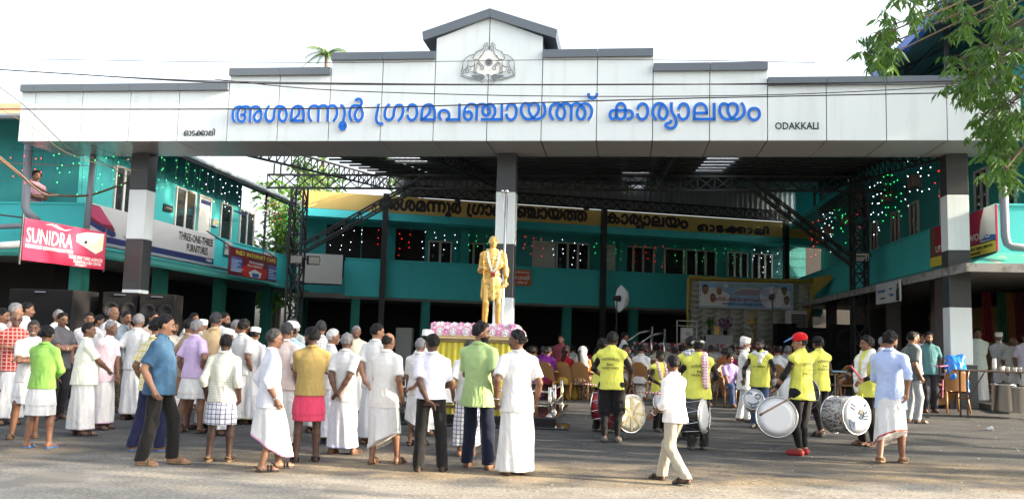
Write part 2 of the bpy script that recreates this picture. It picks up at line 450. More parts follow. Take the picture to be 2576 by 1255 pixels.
SIGN="""-5889,428 -5932,500 -5953,593 -5945,694 -5909,757 -5846,791 -5786,797 -5724,782
-5765,603 -5722,603 -5673,587 -5644,545 -5651,503 -5678,458 -5725,444 -5773,458 -5811,503 -5835,584 -5831,660 -5803,727 -5750,773 -5691,799 -5630,802 -5577,785 -5545,755 -5529,700 -5526,633 -5529,532 -5529,422
-5722,603 -5675,623 -5650,667 -5651,718 -5689,777
-5521,717 -5502,764 -5465,789 -5422,797 -5379,794 -5325,767 -5278,699 -5260,615 -5263,530 -5290,472 -5349,445 -5398,472 -5425,531 -5422,590 -5387,649 -5338,687 -5283,706
-5065,816 -5102,782 -5137,715 -5155,639 -5154,572 -5133,505 -5096,458 -5052,444 -5005,458 -4969,500 -4953,554 -4951,630 -4950,689 -4928,756 -4879,794 -4811,802 -4741,780 -4691,729 -4656,645 -4650,578 -4665,503 -4701,457 -4748,448 -4792,474 -4825,528 -4833,596 -4817,680 -4781,730 -4744,768
-4531,431 -4535,494 -4535,628 -4523,712 -4484,770 -4417,802 -4357,801 -4305,777 -4263,719 -4247,626 -4245,543 -4243,430
!-4560,460 -4215,459
-4500,460 -4452,506 -4411,543 -4368,602 -4352,677 -4367,744 -4395,786
-4048,437 -4094,500 -4123,592 -4125,676 -4107,751 -4063,797 -3996,809 -3944,796 -3908,758 -3896,691 -3894,574 -3895,433
-3895,746 -3867,792 -3817,808 -3758,808 -3706,782 -3678,732 -3671,657 -3672,540 -3671,432
-3672,744 -3639,794 -3581,808 -3521,798 -3476,747 -3455,664 -3460,589 -3489,506 -3538,440
-3388,810 -3344,801 -3304,755 -3280,671 -3277,588 -3291,488 -3300,430
-3308,420 -3266,405 -3240,355 -3242,301 -3267,268 -3309,258 -3351,273 -3375,323 -3369,381 -3342,414 -3307,420
!-3363,337 -3250,337
-3095,438 -3136,504 -3159,588 -3157,671 -3131,754 -3083,799 -3016,810 -2957,799 -2914,782
-3042,913 -3006,949 -2956,961 -2914,940 -2888,885 -2892,836 -2915,786 -2971,736 -3018,662 -3033,587 -3024,529 -2992,475 -2949,456 -2900,474 -2861,528 -2852,603 -2868,677 -2891,736 -2919,782
-2488,845 -2498,750 -2518,642 -2530,551 -2527,477 -2504,419 -2465,386 -2423,377 -2361,392
-2233,835 -2279,790 -2318,724 -2335,650 -2336,575 -2321,526 -2282,480 -2232,470 -2183,484 -2147,525 -2129,583 -2124,665 -2107,739 -2072,793 -2014,813 -1964,801 -1929,755 -1915,681 -1923,606 -1953,524 -2023,438
-1810,672 -1804,721 -1782,787 -1733,818 -1684,818 -1633,786 -1606,728 -1593,654 -1596,580 -1618,514 -1662,473 -1711,464 -1761,482 -1796,532 -1813,596
-1481,448 -1482,514 -1479,645 -1462,736 -1419,793 -1354,817 -1297,817 -1247,792 -1204,734 -1185,644 -1185,562 -1186,447
!-1510,474 -1159,473
-1448,474 -1400,517 -1353,566 -1306,628 -1292,694 -1303,759 -1333,799
-1030,458 -1064,504 -1081,561 -1073,627 -1037,672 -981,686 -923,675 -873,634 -850,576 -853,527 -884,482 -923,454
!-932,472 -594,470
!-624,837 -620,444
-476,632 -444,646 -404,652 -362,623 -340,566 -347,517 -378,476 -422,462 -463,481 -492,509 -510,558 -510,632 -491,718 -449,783 -393,819 -336,823 -271,802 -237,761 -227,688 -227,565 -231,443
-224,745 -198,794 -150,818 -93,822 -44,805 5,772 43,727 63,662 55,605 24,568 -17,560 -62,581 -91,630 -96,687 -75,744 -36,789 12,813 76,821 134,792 172,734 187,661 184,604 157,539 111,474
!-132,473 372,471
!337,841 341,445
449,680 457,724 483,789 535,818 583,813 632,772 658,707 664,634 654,561 624,496 577,464 529,464 484,489 455,529 441,599
1247,851 1268,818 1294,737 1303,656 1289,583 1251,527 1196,491 1141,473 1093,475 1029,512 980,577 950,650 944,715 962,780 1005,820 1061,834 1125,811 1154,762 1162,697 1149,625 1107,560 1045,504 990,476 926,473 862,496 813,545 779,618 771,691 783,764 814,813 861,833 909,820 946,784
1486,453 1441,526 1416,607 1416,680 1436,752 1482,805 1545,822 1609,812 1673,775 1714,718 1739,654 1744,589 1726,517 1695,477 1656,469 1608,493 1571,550 1564,614 1580,695 1618,759 1672,807 1743,823 1806,815 1850,782 1875,725 1883,637 1881,444
1885,733 1909,790 1964,819 2027,819 2082,797 2138,740 2179,659 2187,587 2170,515 2140,471 2097,465 2049,491 2017,548 2011,620 2029,692 2067,757 2121,805 2184,820 2247,804 2295,763 2327,699 2335,634 2326,570 2300,506 2262,450
2257,1054 2259,1001 2284,953 2331,932 2378,936 2417,964 2438,1004 2440,1052
3099,468 3145,472 3199,500 3222,555 3213,611 3174,647 3112,658 2972,659 2801,660 2755,638 2734,590 2735,534 2757,486 2796,469 2843,489 2869,541 2872,629 2874,709 2893,773 2931,813 2978,819 3025,792 3060,732 3067,652 3066,580 3052,516 3021,480 2967,461 2913,485 2882,533 2871,597
3332,670 3343,722 3373,778 3419,806 3466,805 3512,773 3540,713 3549,641 3542,570 3516,506 3470,467 3424,459 3377,479 3342,523 3325,595
3735,446 3685,513 3661,593 3660,657 3675,720 3713,780 3774,811 3835,811 3889,779 3936,719 3967,647 3972,591 3957,528 3923,477 3877,465 3831,485 3796,537 3790,600 3806,680 3836,743 3878,787
4059,839 4057,726 4063,654 4087,591 4129,519 4161,432 4165,369 4146,313 4108,274 4055,258 3994,270 3952,298 3940,330 3955,361 3993,373 4031,385 4050,409 4051,448
4212,666 4223,717 4253,772 4295,800 4341,800 4387,772 4418,708 4426,637 4419,565 4396,502 4351,463 4305,457 4259,475 4225,519 4209,586
4548,430 4547,557 4548,644 4565,723 4610,782 4671,802 4732,789 4778,745 4804,682 4810,563
!4547,592 4841,591
!4519,460 5000,458
!4968,819 4970,429
5540,820 5589,733 5606,646 5593,567 5548,505 5480,458 5420,446 5352,470 5300,522 5266,601 5254,664 5265,735 5299,782 5359,801 5420,781 5454,733 5465,662 5457,607 5420,545 5352,474 5292,451 5232,451 5172,475 5126,522 5092,594 5085,657 5096,728 5126,783 5171,798 5231,782 5262,731
5810,696 5870,680 5911,629 5922,566 5910,503 5869,452 5810,437 5750,453 5709,504 5697,567 5709,630 5750,681 5811,696"""
SMALL="""-7066,130 -7048,145 -7045,164 -7060,183 -7048,198 -7049,221 -7066,238 -7094,242 -7120,228 -7134,202 -7138,168 -7130,138 -7109,130 -7095,145 -7093,172 -7102,191 -7118,193 -7129,179
-7018,230 -7003,240 -6983,228 -6975,194 -6977,164 -6988,138 -7008,132 -7022,145
-6881,224 -6902,239 -6929,236 -6943,217 -6938,194 -6917,183 -6894,183 -6881,168 -6881,145 -6902,130 -6925,132 -6948,149
-6738,186 -6789,186 -6835,186 -6848,167 -6844,141 -6828,133 -6813,149 -6812,190 -6807,224 -6788,241 -6765,235 -6747,212 -6743,175 -6754,145 -6777,131 -6801,141 -6810,164
-6747,201 -6722,182 -6710,186 -6691,186 -6678,167 -6680,141 -6699,133 -6716,152 -6722,182 -6716,216 -6698,239 -6671,241 -6651,224 -6643,193 -6646,159 -6656,135
-6620,231 -6601,240 -6581,231 -6571,201 -6575,167 -6587,141 -6605,133 -6616,148
-6536,137 -6533,182 -6526,220 -6511,238 -6492,234 -6479,212 -6482,184
!-6482,184 -6531,184
!-6544,140 -6437,140
!-6444,246 -6440,135
-6440,276 -6421,285 -6401,276 -6395,249 -6396,200 -6399,135"""
EMB="""-330,1983 -418,1961 -492,1917 -564,1842 -594,1751 -584,1661 -615,1593
-587,1736 -599,1646 -616,1540 -554,1542
-554,1547 -570,1592 -527,1637 -484,1705 -465,1795 -460,1863
-484,1690 -456,1614 -464,1553 -512,1554 -496,1599 -519,1637
-471,1735 -409,1692 -336,1718 -314,1748
-316,1808 -314,1748 -318,1642 -330,1547 -271,1554 -281,1627 -249,1792
-244,1868 -181,1761 -115,1693 -117,1632 -169,1629 -164,1686 -202,1731 -241,1792
-300,2005 -343,1945 -356,1885 -325,1854 -281,1868 -236,1853 -208,1898 -179,1943 -165,1958
-279,2035 -228,2065 -139,2094 -119,2169 -92,2229 -55,2244 -32,2213 -61,2206 -82,2168 -87,2093 -115,2018 -164,1943 -208,1898
-56,2055 -35,2092 9,2103
-612,1507 -461,1463 -311,1424 -237,1430
-626,1487 -370,1394 -206,1385 -142,1324 -73,1384 -8,1365
9,2114 -22,2152 -45,2168
336,1973 423,1950 493,1904 561,1827 587,1737 575,1647 602,1579
580,1722 588,1632 601,1527 539,1530
540,1535 558,1580 517,1625 478,1693 462,1784 460,1851
477,1678 446,1603 452,1543 499,1543 485,1588 510,1625
465,1723 403,1682 331,1710 311,1740
316,1800 311,1740 311,1635 319,1540 260,1548 273,1620 248,1786
246,1862 179,1757 111,1690 111,1630 162,1625 159,1682 199,1727 241,1786
308,1996 348,1936 358,1875 326,1845 283,1861 238,1847 211,1892 185,1938 171,1953
288,2027 238,2058 151,2089 134,2165 109,2226 73,2242 49,2212 78,2204 97,2166 99,2090 124,2014 170,1938 211,1892
67,2053 47,2091 4,2104
596,1494 445,1453 295,1417 222,1426
609,1474 352,1387 189,1381 123,1322 56,1382 -9,1365
4,2114 37,2152 60,2166"""
EMBF="""-403,1500 -210,1502 -181,1520 -136,1520 -98,1489 -77,1436 -95,1406 -124,1384 -138,1351 -191,1392 -237,1423 -237,1438 -372,1462 -358,1477
-303,2005 -298,2035 -272,2047 -262,2020 -278,1997
389,1491 197,1498 169,1516 125,1517 86,1487 63,1435 80,1405 108,1382 120,1349 175,1389 221,1418 222,1433 357,1454 343,1469
311,1996 307,2027 281,2039 270,2012 285,1989"""
# ------------------------------------------------------------------ setting: ground
def build_ground():
    xs = np.concatenate([np.linspace(-400, -30, 8), np.linspace(-24, 24, 49), np.linspace(30, 400, 8)])
    ys = np.concatenate([np.linspace(-60, 0, 7), np.linspace(2, 30, 29), np.linspace(34, 60, 6), np.linspace(80, 900, 8)])
    V = [(x, y, gz(x, y)) for y in ys for x in xs]
    nx = len(xs)
    Fc = [(j*nx+i, j*nx+i+1, (j+1)*nx+i+1, (j+1)*nx+i) for j in range(len(ys)-1) for i in range(nx-1)]
    m = bpy.data.materials.new('dusty_asphalt'); m.use_nodes = True
    t = m.node_tree; b = t.nodes['Principled BSDF']; b.inputs['Roughness'].default_value = 0.93
    b.inputs['Specular IOR Level'].default_value = 0.25
    tc = t.nodes.new('ShaderNodeTexCoord')
    def noise(sc, det=5, st=None):
        v = tc.outputs['Object']
        if st:
            mp = t.nodes.new('ShaderNodeMapping'); mp.inputs['Scale'].default_value = st; t.links.new(v, mp.inputs[0]); v = mp.outputs[0]
        n = t.nodes.new('ShaderNodeTexNoise'); n.inputs['Scale'].default_value = sc; n.inputs['Detail'].default_value = det
        t.links.new(v, n.inputs[0]); return n.outputs['Fac']
    def ramp(src, lo, hi):
        r = t.nodes.new('ShaderNodeMapRange'); r.inputs[1].default_value = lo; r.inputs[2].default_value = hi
        r.interpolation_type = 'SMOOTHSTEP'
        t.links.new(src, r.inputs[0]); return r.outputs[0]
    def mix(f, a, c):
        n = t.nodes.new('ShaderNodeMix'); n.data_type = 'RGBA'
        if isinstance(f, float): n.inputs[0].default_value = f
        else: t.links.new(f, n.inputs[0])
        for k, v in ((6, a), (7, c)):
            if isinstance(v, tuple): n.inputs[k].default_value = (*v, 1)
            else: t.links.new(v, n.inputs[k])
        return n.outputs[2]
    sp = t.nodes.new('ShaderNodeSeparateXYZ'); t.links.new(tc.outputs['Object'], sp.inputs[0])
    big = noise(0.5, 8, (0.6, 1.3, 1)); med = noise(2.2, 8, (0.8, 1.3, 1)); fine = noise(26, 4); grit = noise(60, 3); pat = noise(0.9, 8)
    asp = mix(ramp(med, .3, .75), (0.048, 0.050, 0.053), (0.086, 0.086, 0.086))
    asp = mix(ramp(fine, .58, .70), asp, (0.115, 0.113, 0.11)); asp = mix(ramp(grit, .62, .72), asp, (0.19, 0.185, 0.175)); asp = mix(ramp(grit, .40, .30), asp, (0.03, 0.03, 0.03))
    road = mix(ramp(med, .3, .7), (0.19, 0.18, 0.16), (0.28, 0.265, 0.235))
    road = mix(ramp(fine, .54, .66), road, (0.34, 0.32, 0.285)); road = mix(ramp(fine, .44, .34), road, (0.15, 0.14, 0.125)); road = mix(ramp(grit, .60, .70), road, (0.46, 0.44, 0.40)); road = mix(ramp(pat, .56, .62), road, (0.20, 0.19, 0.17))
    sand = mix(ramp(med, .3, .7), (0.22, 0.17, 0.11), (0.34, 0.27, 0.18)); sand = mix(ramp(fine, .58, .7), sand, (0.40, 0.36, 0.28)); sand = mix(ramp(fine, .42, .34), sand, (0.12, 0.10, 0.075))
    yy = math_node(t, 'ADD', sp.outputs[1], math_node(t, 'MULTIPLY', math_node(t, 'SUBTRACT', big, 0.5), 4.5))
    yy = math_node(t, 'ADD', yy, math_node(t, 'MULTIPLY', sp.outputs[0], 0.06))
    dust = math_node(t, 'MULTIPLY', ramp(yy, 12.4, 10.6), ramp(pat, .35, .6))
    c = mix(math_node(t, 'MULTIPLY', dust, .9), asp, sand)
    c = mix(ramp(yy, 10.5, 9.4), c, road)
    stain = ramp(noise(0.8, 4), .62, .74)
    c = mix(math_node(t, 'MULTIPLY', stain, .35), c, (0.07, 0.065, 0.06))
    t.links.new(c, b.inputs['Base Color'])
    h = math_node(t, 'ADD', math_node(t, 'MULTIPLY', fine, .5), math_node(t, 'MULTIPLY', grit, .5))
    bp = t.nodes.new('ShaderNodeBump'); bp.inputs['Strength'].default_value = 0.7; bp.inputs['Distance'].default_value = 0.016
    t.links.new(h, bp.inputs['Height']); t.links.new(bp.outputs[0], b.inputs['Normal'])
    o = newmesh('ground', V, Fc, m, smooth=True)
    meta(o, kind='structure')
build_ground()

def slab(name, poly, h, m, label=None):
    """raised ground slab following the ground height"""
    mb = MB()
    n = len(poly)
    top = [(x, y, gz(x, y)+h) for x, y in poly]; bot = [(x, y, gz(x, y)-.3) for x, y in poly]
    mb.add(top+bot, [tuple(range(n))]+[(k, n+k, n+(k+1) % n, (k+1) % n) for k in range(n)])
    o = mb.build(name, m)
    meta(o, kind='structure')
    return o
m_pave = mat('dusty_concrete_floor', (0.17, 0.16, 0.145), 0.9, 0.25, 1.2, 0.3, 30)
_a = Vector((10.2, 18.2, 0))
slab('pavement', [tuple(( _a+UD*0+ND*0)[:2]), tuple((_a+UD*14)[:2]), tuple((_a+UD*14+ND*16)[:2]), tuple((_a+ND*16+UD*.4)[:2])], 0.13, m_pave)
# sloping concrete apron in front of the right shops
mb = MB()
def apron(u, v):
    x = 8.9+u*6.5 + v*.6; y = 13.9+v*3.6 - u*.3
    e = min(u*3.2, 1, v*3.0+.02, (1-v)*6+.02)
    return (x, y, gz(x, y)-.03+0.17*max(0, min(1, e)))
mb.grid(apron, 16, 10)
meta(mb.build('concrete_apron', m_pave, smooth=True), kind='structure')

# ------------------------------------------------------------------ entrance gateway
PN = 1.22
SEC = [(-.3, 4, 7.17, 7.33), (4, 6, 7.51, 7.67), (6, 8, 7.85, 8.01), (10, 12, 7.85, 8.01), (12, 14, 7.51, 7.67), (14, 18.2, 7.17, 7.33)]
ZB = 5.96
gate = thing('entrance_gateway', 'wide white panelled entrance gateway with stepped grey coping and striped columns', 'gateway', Matrix.Translation(FP0))
def U(i): return (i-9)*PN
def panel_range(a, b):
    c = [a]+[k for k in range(math.ceil(a+1e-6), math.ceil(b-1e-6))]+[b]
    return list(zip(c[:-1], c[1:]))
G = 0.009
pan = MB(FM); back = MB(FM); sof = MB(FM); cap = MB(FM)
for a, b, z, zc in SEC:
    for p, q in panel_range(a, b):
        pan.box((U(p)+G, 0, ZB+.004), (U(q)-G, .03, z))
        cap.box((U(p)+.004, -.085, z-.012), (U(q)-.004, 1.74, zc))
    back.box((U(a)+.004, .034, ZB+.03), (U(b)-.004, 1.62, z-.016))
# gable
for s in (0, 1):
    p, q = (8, 9) if s == 0 else (9, 10)
    zl, zr = (8.33, 8.79) if s == 0 else (8.79, 8.33)
    x0, x1 = U(p)+G, U(q)-G
    pan.add([(x0, 0, ZB+.004), (x1, 0, ZB+.004), (x1, 0, zr), (x0, 0, zl), (x0, .03, ZB+.004), (x1, .03, ZB+.004), (x1, .03, zr), (x0, .03, zl)],
            [(0, 1, 2, 3), (4, 7, 6, 5), (0, 4, 5, 1), (1, 5, 6, 2), (2, 6, 7, 3), (3, 7, 4, 0)])
    xe = U(7.74) if s == 0 else U(10.26)
    zt, ze = 8.98, 8.46
    xm = U(9)+(-.003 if s == 0 else .003)
    dx, dz = (.03, -.20) if s == 0 else (-.03, -.20)
    V = []
    for y in (-.10, 1.70):
        V += [(xm, y, zt), (xe, y, ze), (xe+dx, y, ze+dz), (xm, y, zt-.2)]
    f = [(0, 1, 2, 3), (4, 7, 6, 5), (0, 4, 5, 1), (1, 5, 6, 2), (2, 6, 7, 3), (3, 7, 4, 0)]
    cap.add(V, f if s == 0 else [g[::-1] for g in f])
back.box((U(8)+.004, .034, ZB+.03), (U(10)-.004, 1.62, 8.30))
back.add([(U(8)+.02, .034, 8.31), (U(10)-.02, .034, 8.31), (U(9), .034, 8.74), (U(8)+.02, 1.6, 8.31), (U(10)-.02, 1.6, 8.31), (U(9), 1.6, 8.74)], [(0, 1, 2), (3, 5, 4), (1, 4, 5, 2), (0, 2, 5, 3)])
for p, q in panel_range(-.3, 18.2):
    for y0, y1 in ((0.034, 1.258), (1.268, 1.68)):
        sof.box((U(p)+.011, y0, ZB), (U(q)-.011, y1, ZB+.022))
pan.build('fascia_panel', m_acp, gate)
back.build('fascia_backing', m_joint, gate)
sof.build('soffit', m_soffit, gate)
cap.build('coping', m_cap, gate)
for i0 in (1.5, 9.06, 17.32):
    x0, x1 = U(i0), U(i0)+.455
    y0, y1 = 1.24, 1.67
    g = gz(*(fp((x0+x1)/2, 1.4, 0))[:2])
    lv = [ZB-.006, 5.03, 3.79, 2.55, 1.30]
    c = MB(FM)
    for k in range(4):
        c.m = k % 2
        c.bbox((x0, y0, lv[k+1]+.006), (x1, y1, lv[k]-.006), .006)
    c.m = 2
    c.box((x0+.02, y0+.02, lv[4]), (x1-.02, y1-.02, lv[0]))
    c.m = 0
    c.bbox((x0-.07, y0-.07, g-.05), (x1+.07, y1+.07, lv[4]), .008)
    c.build('column', [m_colgrey, m_acp, m_black], gate)
# raised lettering
lt = MB()
LM = FM @ Matrix.Translation((0, 0, ZB))
for st in strokes(SIGN):
    ribbon(lt, st, 0.066, LM, -.003, -.058)
lt.build('lettering', [m_blue, m_letside], gate)
lt = MB()
for st in strokes(SMALL): ribbon(lt, st, 0.021, LM, -.002, -.008)
lt.build('small_lettering', [m_black, m_black], gate)
q = onplane(1951+.5, 343, FP0, ND)
text('ODAKKALI', 0.215, FM @ Matrix.Translation((U(14)+.15, -.004, ZB+.245)), m_black, 'small_lettering', gate, 'LEFT', .003, .004, .86)
# emblem plate
em = MB()
for st in strokes(EMB): ribbon(em, st, 0.013, LM, -.024, -.034)
for ln in EMBF.strip().split('\n'):
    P = [tuple(float(v)/1000 for v in s.split(',')) for s in ln.split()]
    A = sum(P[k][0]*P[(k+1) % len(P)][1]-P[(k+1) % len(P)][0]*P[k][1] for k in range(len(P)))
    if A < 0: P = P[::-1]
    n = len(P)
    em.add([LM @ Vector((x, -.033, z)) for x, z in P], [tuple(range(n))])
cx, cz = 0.007, 1.792
for r in (.0765,):
    ribbon(em, [np.array([cx+r*math.cos(a), cz+r*math.sin(a)]) for a in np.linspace(0, 2*math.pi, 33)], .011, LM, -.024, -.034)
for k in range(24):
    a = 2*math.pi*k/24
    ribbon(em, [np.array([cx+rr*math.cos(a), cz+rr*math.sin(a)]) for rr in (.022, .066)], .0035, LM, -.026, -.033)
em.add([LM @ Vector((cx+.02*math.cos(a), -.0335, cz+.02*math.sin(a))) for a in np.linspace(0, 2*math.pi, 13)[:-1]], [tuple(range(12))])
m_emb = mat('grey_emblem_ink', (0.16, 0.18, 0.20), 0.5)
em.build('emblem', [m_emb, m_emb], gate)
pl_ = MB(LM)
pl_.add([(x, -.022, z) for x, z in [(-.40, 1.60), (-.39, 1.70), (-.37, 1.86), (-.22, 1.96), (-.13, 2.06), (0, 2.09), (.13, 2.06), (.22, 1.96), (.37, 1.86), (.39, 1.70), (.40, 1.60), (.2, 1.53), (.09, 1.485), (0, 1.52), (-.09, 1.485), (-.2, 1.53)][::-1]], [tuple(range(16))])
pl_.build('emblem_plate', m_white, gate)

# ------------------------------------------------------------------ building helpers
def rect_px(M, p0, p1, y=0.0):
    """rectangle of plane y (frame M) seen between two pixels -> (s0, z0, s1, z1)"""
    O = M @ Vector((0, y, 0)); n = M.to_3x3() @ Vector((0, 1, 0))
    inv = M.inverted()
    a = inv @ onplane(*p0, O, n); b = inv @ onplane(*p1, O, n)
    return min(a.x, b.x), min(a.z, b.z), max(a.x, b.x), max(a.z, b.z)
def add_window(M, s0, z0, s1, z1, y, parent, n=3, kind='window', depth=.06, fm=None, pm=None):
    fm = fm or m_offwhite; pm = pm or m_glassdark
    f = MB(M); w_ = .06
    f.box((s0-w_, y-depth, z0-w_), (s0, y-.004, z1+w_)); f.box((s1, y-depth, z0-w_), (s1+w_, y-.004, z1+w_))
    f.box((s0, y-depth, z1), (s1, y-.004, z1+w_)); f.box((s0, y-depth, z0-w_), (s1, y-.004, z0))
    p = MB(M)
    st = (s1-s0)/n
    for k in range(n):
        if k: f.box((s0+st*k-.05, y-depth+.01, z0), (s0+st*k+.05, y-.004, z1))
        p.box((s0+st*k+(.05 if k else 0), y-.018, z0), (s0+st*(k+1)-(.05 if k < n-1 else 0), y-.006, z1))
    o = f.build(kind, fm, parent)
    p.build('pane' if pm is m_glassdark else 'leaf', pm, o)
    return o

# ---------------- left wing
LW = frame(Vector((-11.15, 23, 0)), ND, -UD)
lw = thing('left_wing_building', 'two storey teal building on the left, running back from the road', 'building', Vector((-11.15, 23, 0)))
w_ = MB(LW); HB = 12
w_.box((1.0, 1.0, 3.6), (11.4, 1.2, 7.4))           # upper wall along the courtyard
w_.box((1.0, 1.2, 3.6), (1.2, HB, 7.4))             # upper wall facing the road
w_.box((11.2, 1.2, 3.6), (11.4, 6, 7.4))
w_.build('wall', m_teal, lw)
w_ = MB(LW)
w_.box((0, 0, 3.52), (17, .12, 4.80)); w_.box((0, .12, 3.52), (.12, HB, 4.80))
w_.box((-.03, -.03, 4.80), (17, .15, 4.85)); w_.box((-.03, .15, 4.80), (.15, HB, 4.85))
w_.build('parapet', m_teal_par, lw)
w_ = MB(LW); w_.box((.12, .12, 3.45), (17, HB, 3.6)); w_.build('floor_slab', m_concrete, lw)
w_ = MB(LW)
# sloping sunshade over the shops, both sides
w_.add([(-.9, -.9, 3.42), (17, -.9, 3.42), (17, 0, 3.72), (-.0, 0, 3.72), (-.9, -.9, 3.34), (17, -.9, 3.34), (17, 0, 3.64), (0, 0, 3.64)],
       [(0, 1, 2, 3), (7, 6, 5, 4), (0, 4, 5, 1), (1, 5, 6, 2)])
w_.add([(-.9, -.9, 3.42), (0, 0, 3.72), (0, HB, 3.72), (-.9, HB, 3.42), (-.9, -.9, 3.34), (0, 0, 3.64), (0, HB, 3.64), (-.9, HB, 3.34)],
       [(0, 1, 2, 3), (7, 6, 5, 4), (0, 3, 7, 4)])
w_.build('awning', m_teal_dark, lw)
w_ = MB(LW)
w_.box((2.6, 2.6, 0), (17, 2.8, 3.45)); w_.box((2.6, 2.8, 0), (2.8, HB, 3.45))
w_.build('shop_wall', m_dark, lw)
for s, y in ((.1, .1), (4.2, .1), (8.3, .1), (12.5, .1), (16.6, .1), (.1, 4.2), (.1, 8.3)):
    p = MB(LW); p.box((s, y, 0), (s+.35, y+.35, 3.45)); p.build('pillar', m_teal_dark, lw)
w_ = MB(LW)
# roof sheets: eave along the courtyard and along the road, hipped at the corner
e = 7.08
w_.add([(-.35, -.35, e), (18.5, -.35, e), (18.5, 4.6, e+1.75), (4.6, 4.6, e+1.75)], [(0, 1, 2, 3)])
w_.m = 1
w_.add([(-.35, -.35, e), (4.6, 4.6, e+1.75), (4.6, HB, e+1.75), (-.35, HB, e)], [(0, 1, 2, 3)])
w_.m = 2
w_.add([(-.3, -.3, e-.03), (18.5, -.3, e-.03), (18.5, 4.6, e+1.70), (4.6, 4.6, e+1.70)], [(3, 2, 1, 0)])
w_.add([(-.3, -.3, e-.03), (4.6, 4.6, e+1.70), (4.6, HB, e+1.70), (-.3, HB, e-.03)], [(3, 2, 1, 0)])
w_.box((1.02, 1.02, 7.4), (18, 1.15, 7.44))
w_.build('roof', [m_orange_roof, m_orange_roof, m_roof_under], lw)
w_ = MB(LW)
w_.tube([(-.42, -.42, e-.02), (18.5, -.42, e-.08)], .075); w_.tube([(-.42, -.42, e-.02), (-.42, HB, e-.02)], .085)
w_.build('gutter', m_pipe, lw)
for s in (11.6, 14.0, 16.6):
    p = MB(LW); p.tube([(s, .06, 4.8), (s, .06, 7.1)], .05); p.build('post', m_steel_dark, lw)
p = MB(LW); p.tube([(17, .06, 4.85), (17, 6, 4.85)], .03); p.tube([(11.4, .3, 5.25), (17, .3, 5.25)], .02); p.build('hand_rail', m_pipe, lw)
for (a, b, n, k) in (((443, 492), (484, 573), 2, 'window'), ((500, 514), (523, 584), 1, 'door'), ((603, 551), (633, 618), 2, 'window'), ((290, 452), (326, 545), 2, 'window'), ((555, 540), (576, 606), 1, 'window')):
    s0, z0, s1, z1 = rect_px(LW, a, b, 1.0)
    z1 = max(z1, 6.2)
    add_window(LW, s0, 4.75 if k == 'window' else 3.65, s1, 6.35, 1.0, lw, n, k, pm=m_offwhite if k == 'door' else None)
# window on the road side wall
LWF = frame(LW @ Vector((0, 0, 0)), -UD, -ND)          # x to the left along the road front; y towards the camera
o = add_window(frame(LW @ Vector((1.0, 0, 0)), UD, ND), -7.9, 4.6, -3.75, 6.5, 0, lw, 3)

# ---------------- back wing
BA = R_(14)
BD = Vector((math.cos(BA), math.sin(BA), 0)); BN = Vector((-math.sin(BA), math.cos(BA), 0))
BW = frame(Vector((-6.76, 36, 0)), BD, BN)
bw = thing('back_wing_building', 'teal two storey building across the back of the courtyard with a yellow lettered band', 'building', Vector((-6.76, 36, 0)))
w_ = MB(BW)
w_.box((-1.9, 1.4, 3.3), (22, 1.6, 6.7)); w_.box((-1.9, 1.6, 0), (-1.7, 8, 6.7))
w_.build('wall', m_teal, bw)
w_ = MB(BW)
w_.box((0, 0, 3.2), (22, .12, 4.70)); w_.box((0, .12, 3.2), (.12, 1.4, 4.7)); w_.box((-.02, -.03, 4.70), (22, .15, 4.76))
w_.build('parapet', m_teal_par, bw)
w_ = MB(BW); w_.box((-1.9, .12, 3.1), (22, 8, 3.3)); w_.build('floor_slab', m_concrete, bw)
w_ = MB(BW); w_.box((-1.9, 0, 6.72), (22, .14, 7.42)); w_.build('name_band', m_yellow, bw)
w_ = MB(BW)
w_.add([(-1.9, 0, 6.71), (22, 0, 6.71), (22, -.35, 6.35), (-1.9, -.35, 6.35), (-1.9, 1.4, 6.71), (22, 1.4, 6.71), (22, 0, 6.28), (-1.9, 0, 6.28)], [(0, 3, 2, 1), (3, 7, 6, 2), (7, 4, 5, 6)])
w_.box((-1.9, .15, 6.72), (22, 8, 6.9))
w_.build('sunshade', m_teal_par, bw)
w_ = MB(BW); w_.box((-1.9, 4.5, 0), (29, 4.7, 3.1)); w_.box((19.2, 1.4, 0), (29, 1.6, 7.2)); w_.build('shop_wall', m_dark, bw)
for s in (.3, 3.2, 6.3, 9.4, 12.5, 15.6, 18.7):
    p = MB(BW); p.box((s, .15, 0), (s+.35, .5, 3.1)); p.build('pillar', m_teal_dark, bw)
for s in (1.7, 4.9, 12.2):
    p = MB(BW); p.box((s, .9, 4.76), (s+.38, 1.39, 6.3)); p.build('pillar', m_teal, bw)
for (z4, n, k) in (((500, 660, 710, 810), 3, 'window'), ((960, 680, 1165, 840), 3, 'window'), ((1405, 705, 1600, 850), 3, 'window'), ((333, 655, 470, 800), 1, 'door'), ((840, 680, 930, 830), 1, 'door'), ((1255, 700, 1375, 845), 1, 'window')):
    f = .5576*.6437
    a = (1900*.6437+z4[0]*f, 600*.6437+z4[1]*f); b = (1900*.6437+z4[2]*f, 600*.6437+z4[3]*f)
    s0, z0, s1, z1 = rect_px(BW, a, b, 1.4)
    if k == 'door': add_window(BW, s0, 3.34, s1, 6.0, 1.4, bw, 1, 'door', pm=m_offwhite)
    else: add_window(BW, s0, 4.4, s1, 6.0, 1.4, bw, n, 'window')
for z5 in ((440, 715, 570, 860), (610, 730, 740, 870)):
    f = .5579*.6437
    a = (2600*.6437+z5[0]*f, 600*.6437+z5[1]*f); b = (2600*.6437+z5[2]*f, 600*.6437+z5[3]*f)
    s0, z0, s1, z1 = rect_px(BW, a, b, 1.4)
    add_window(BW, s0, 4.4, s1, 6.0, 1.4, bw, 3)
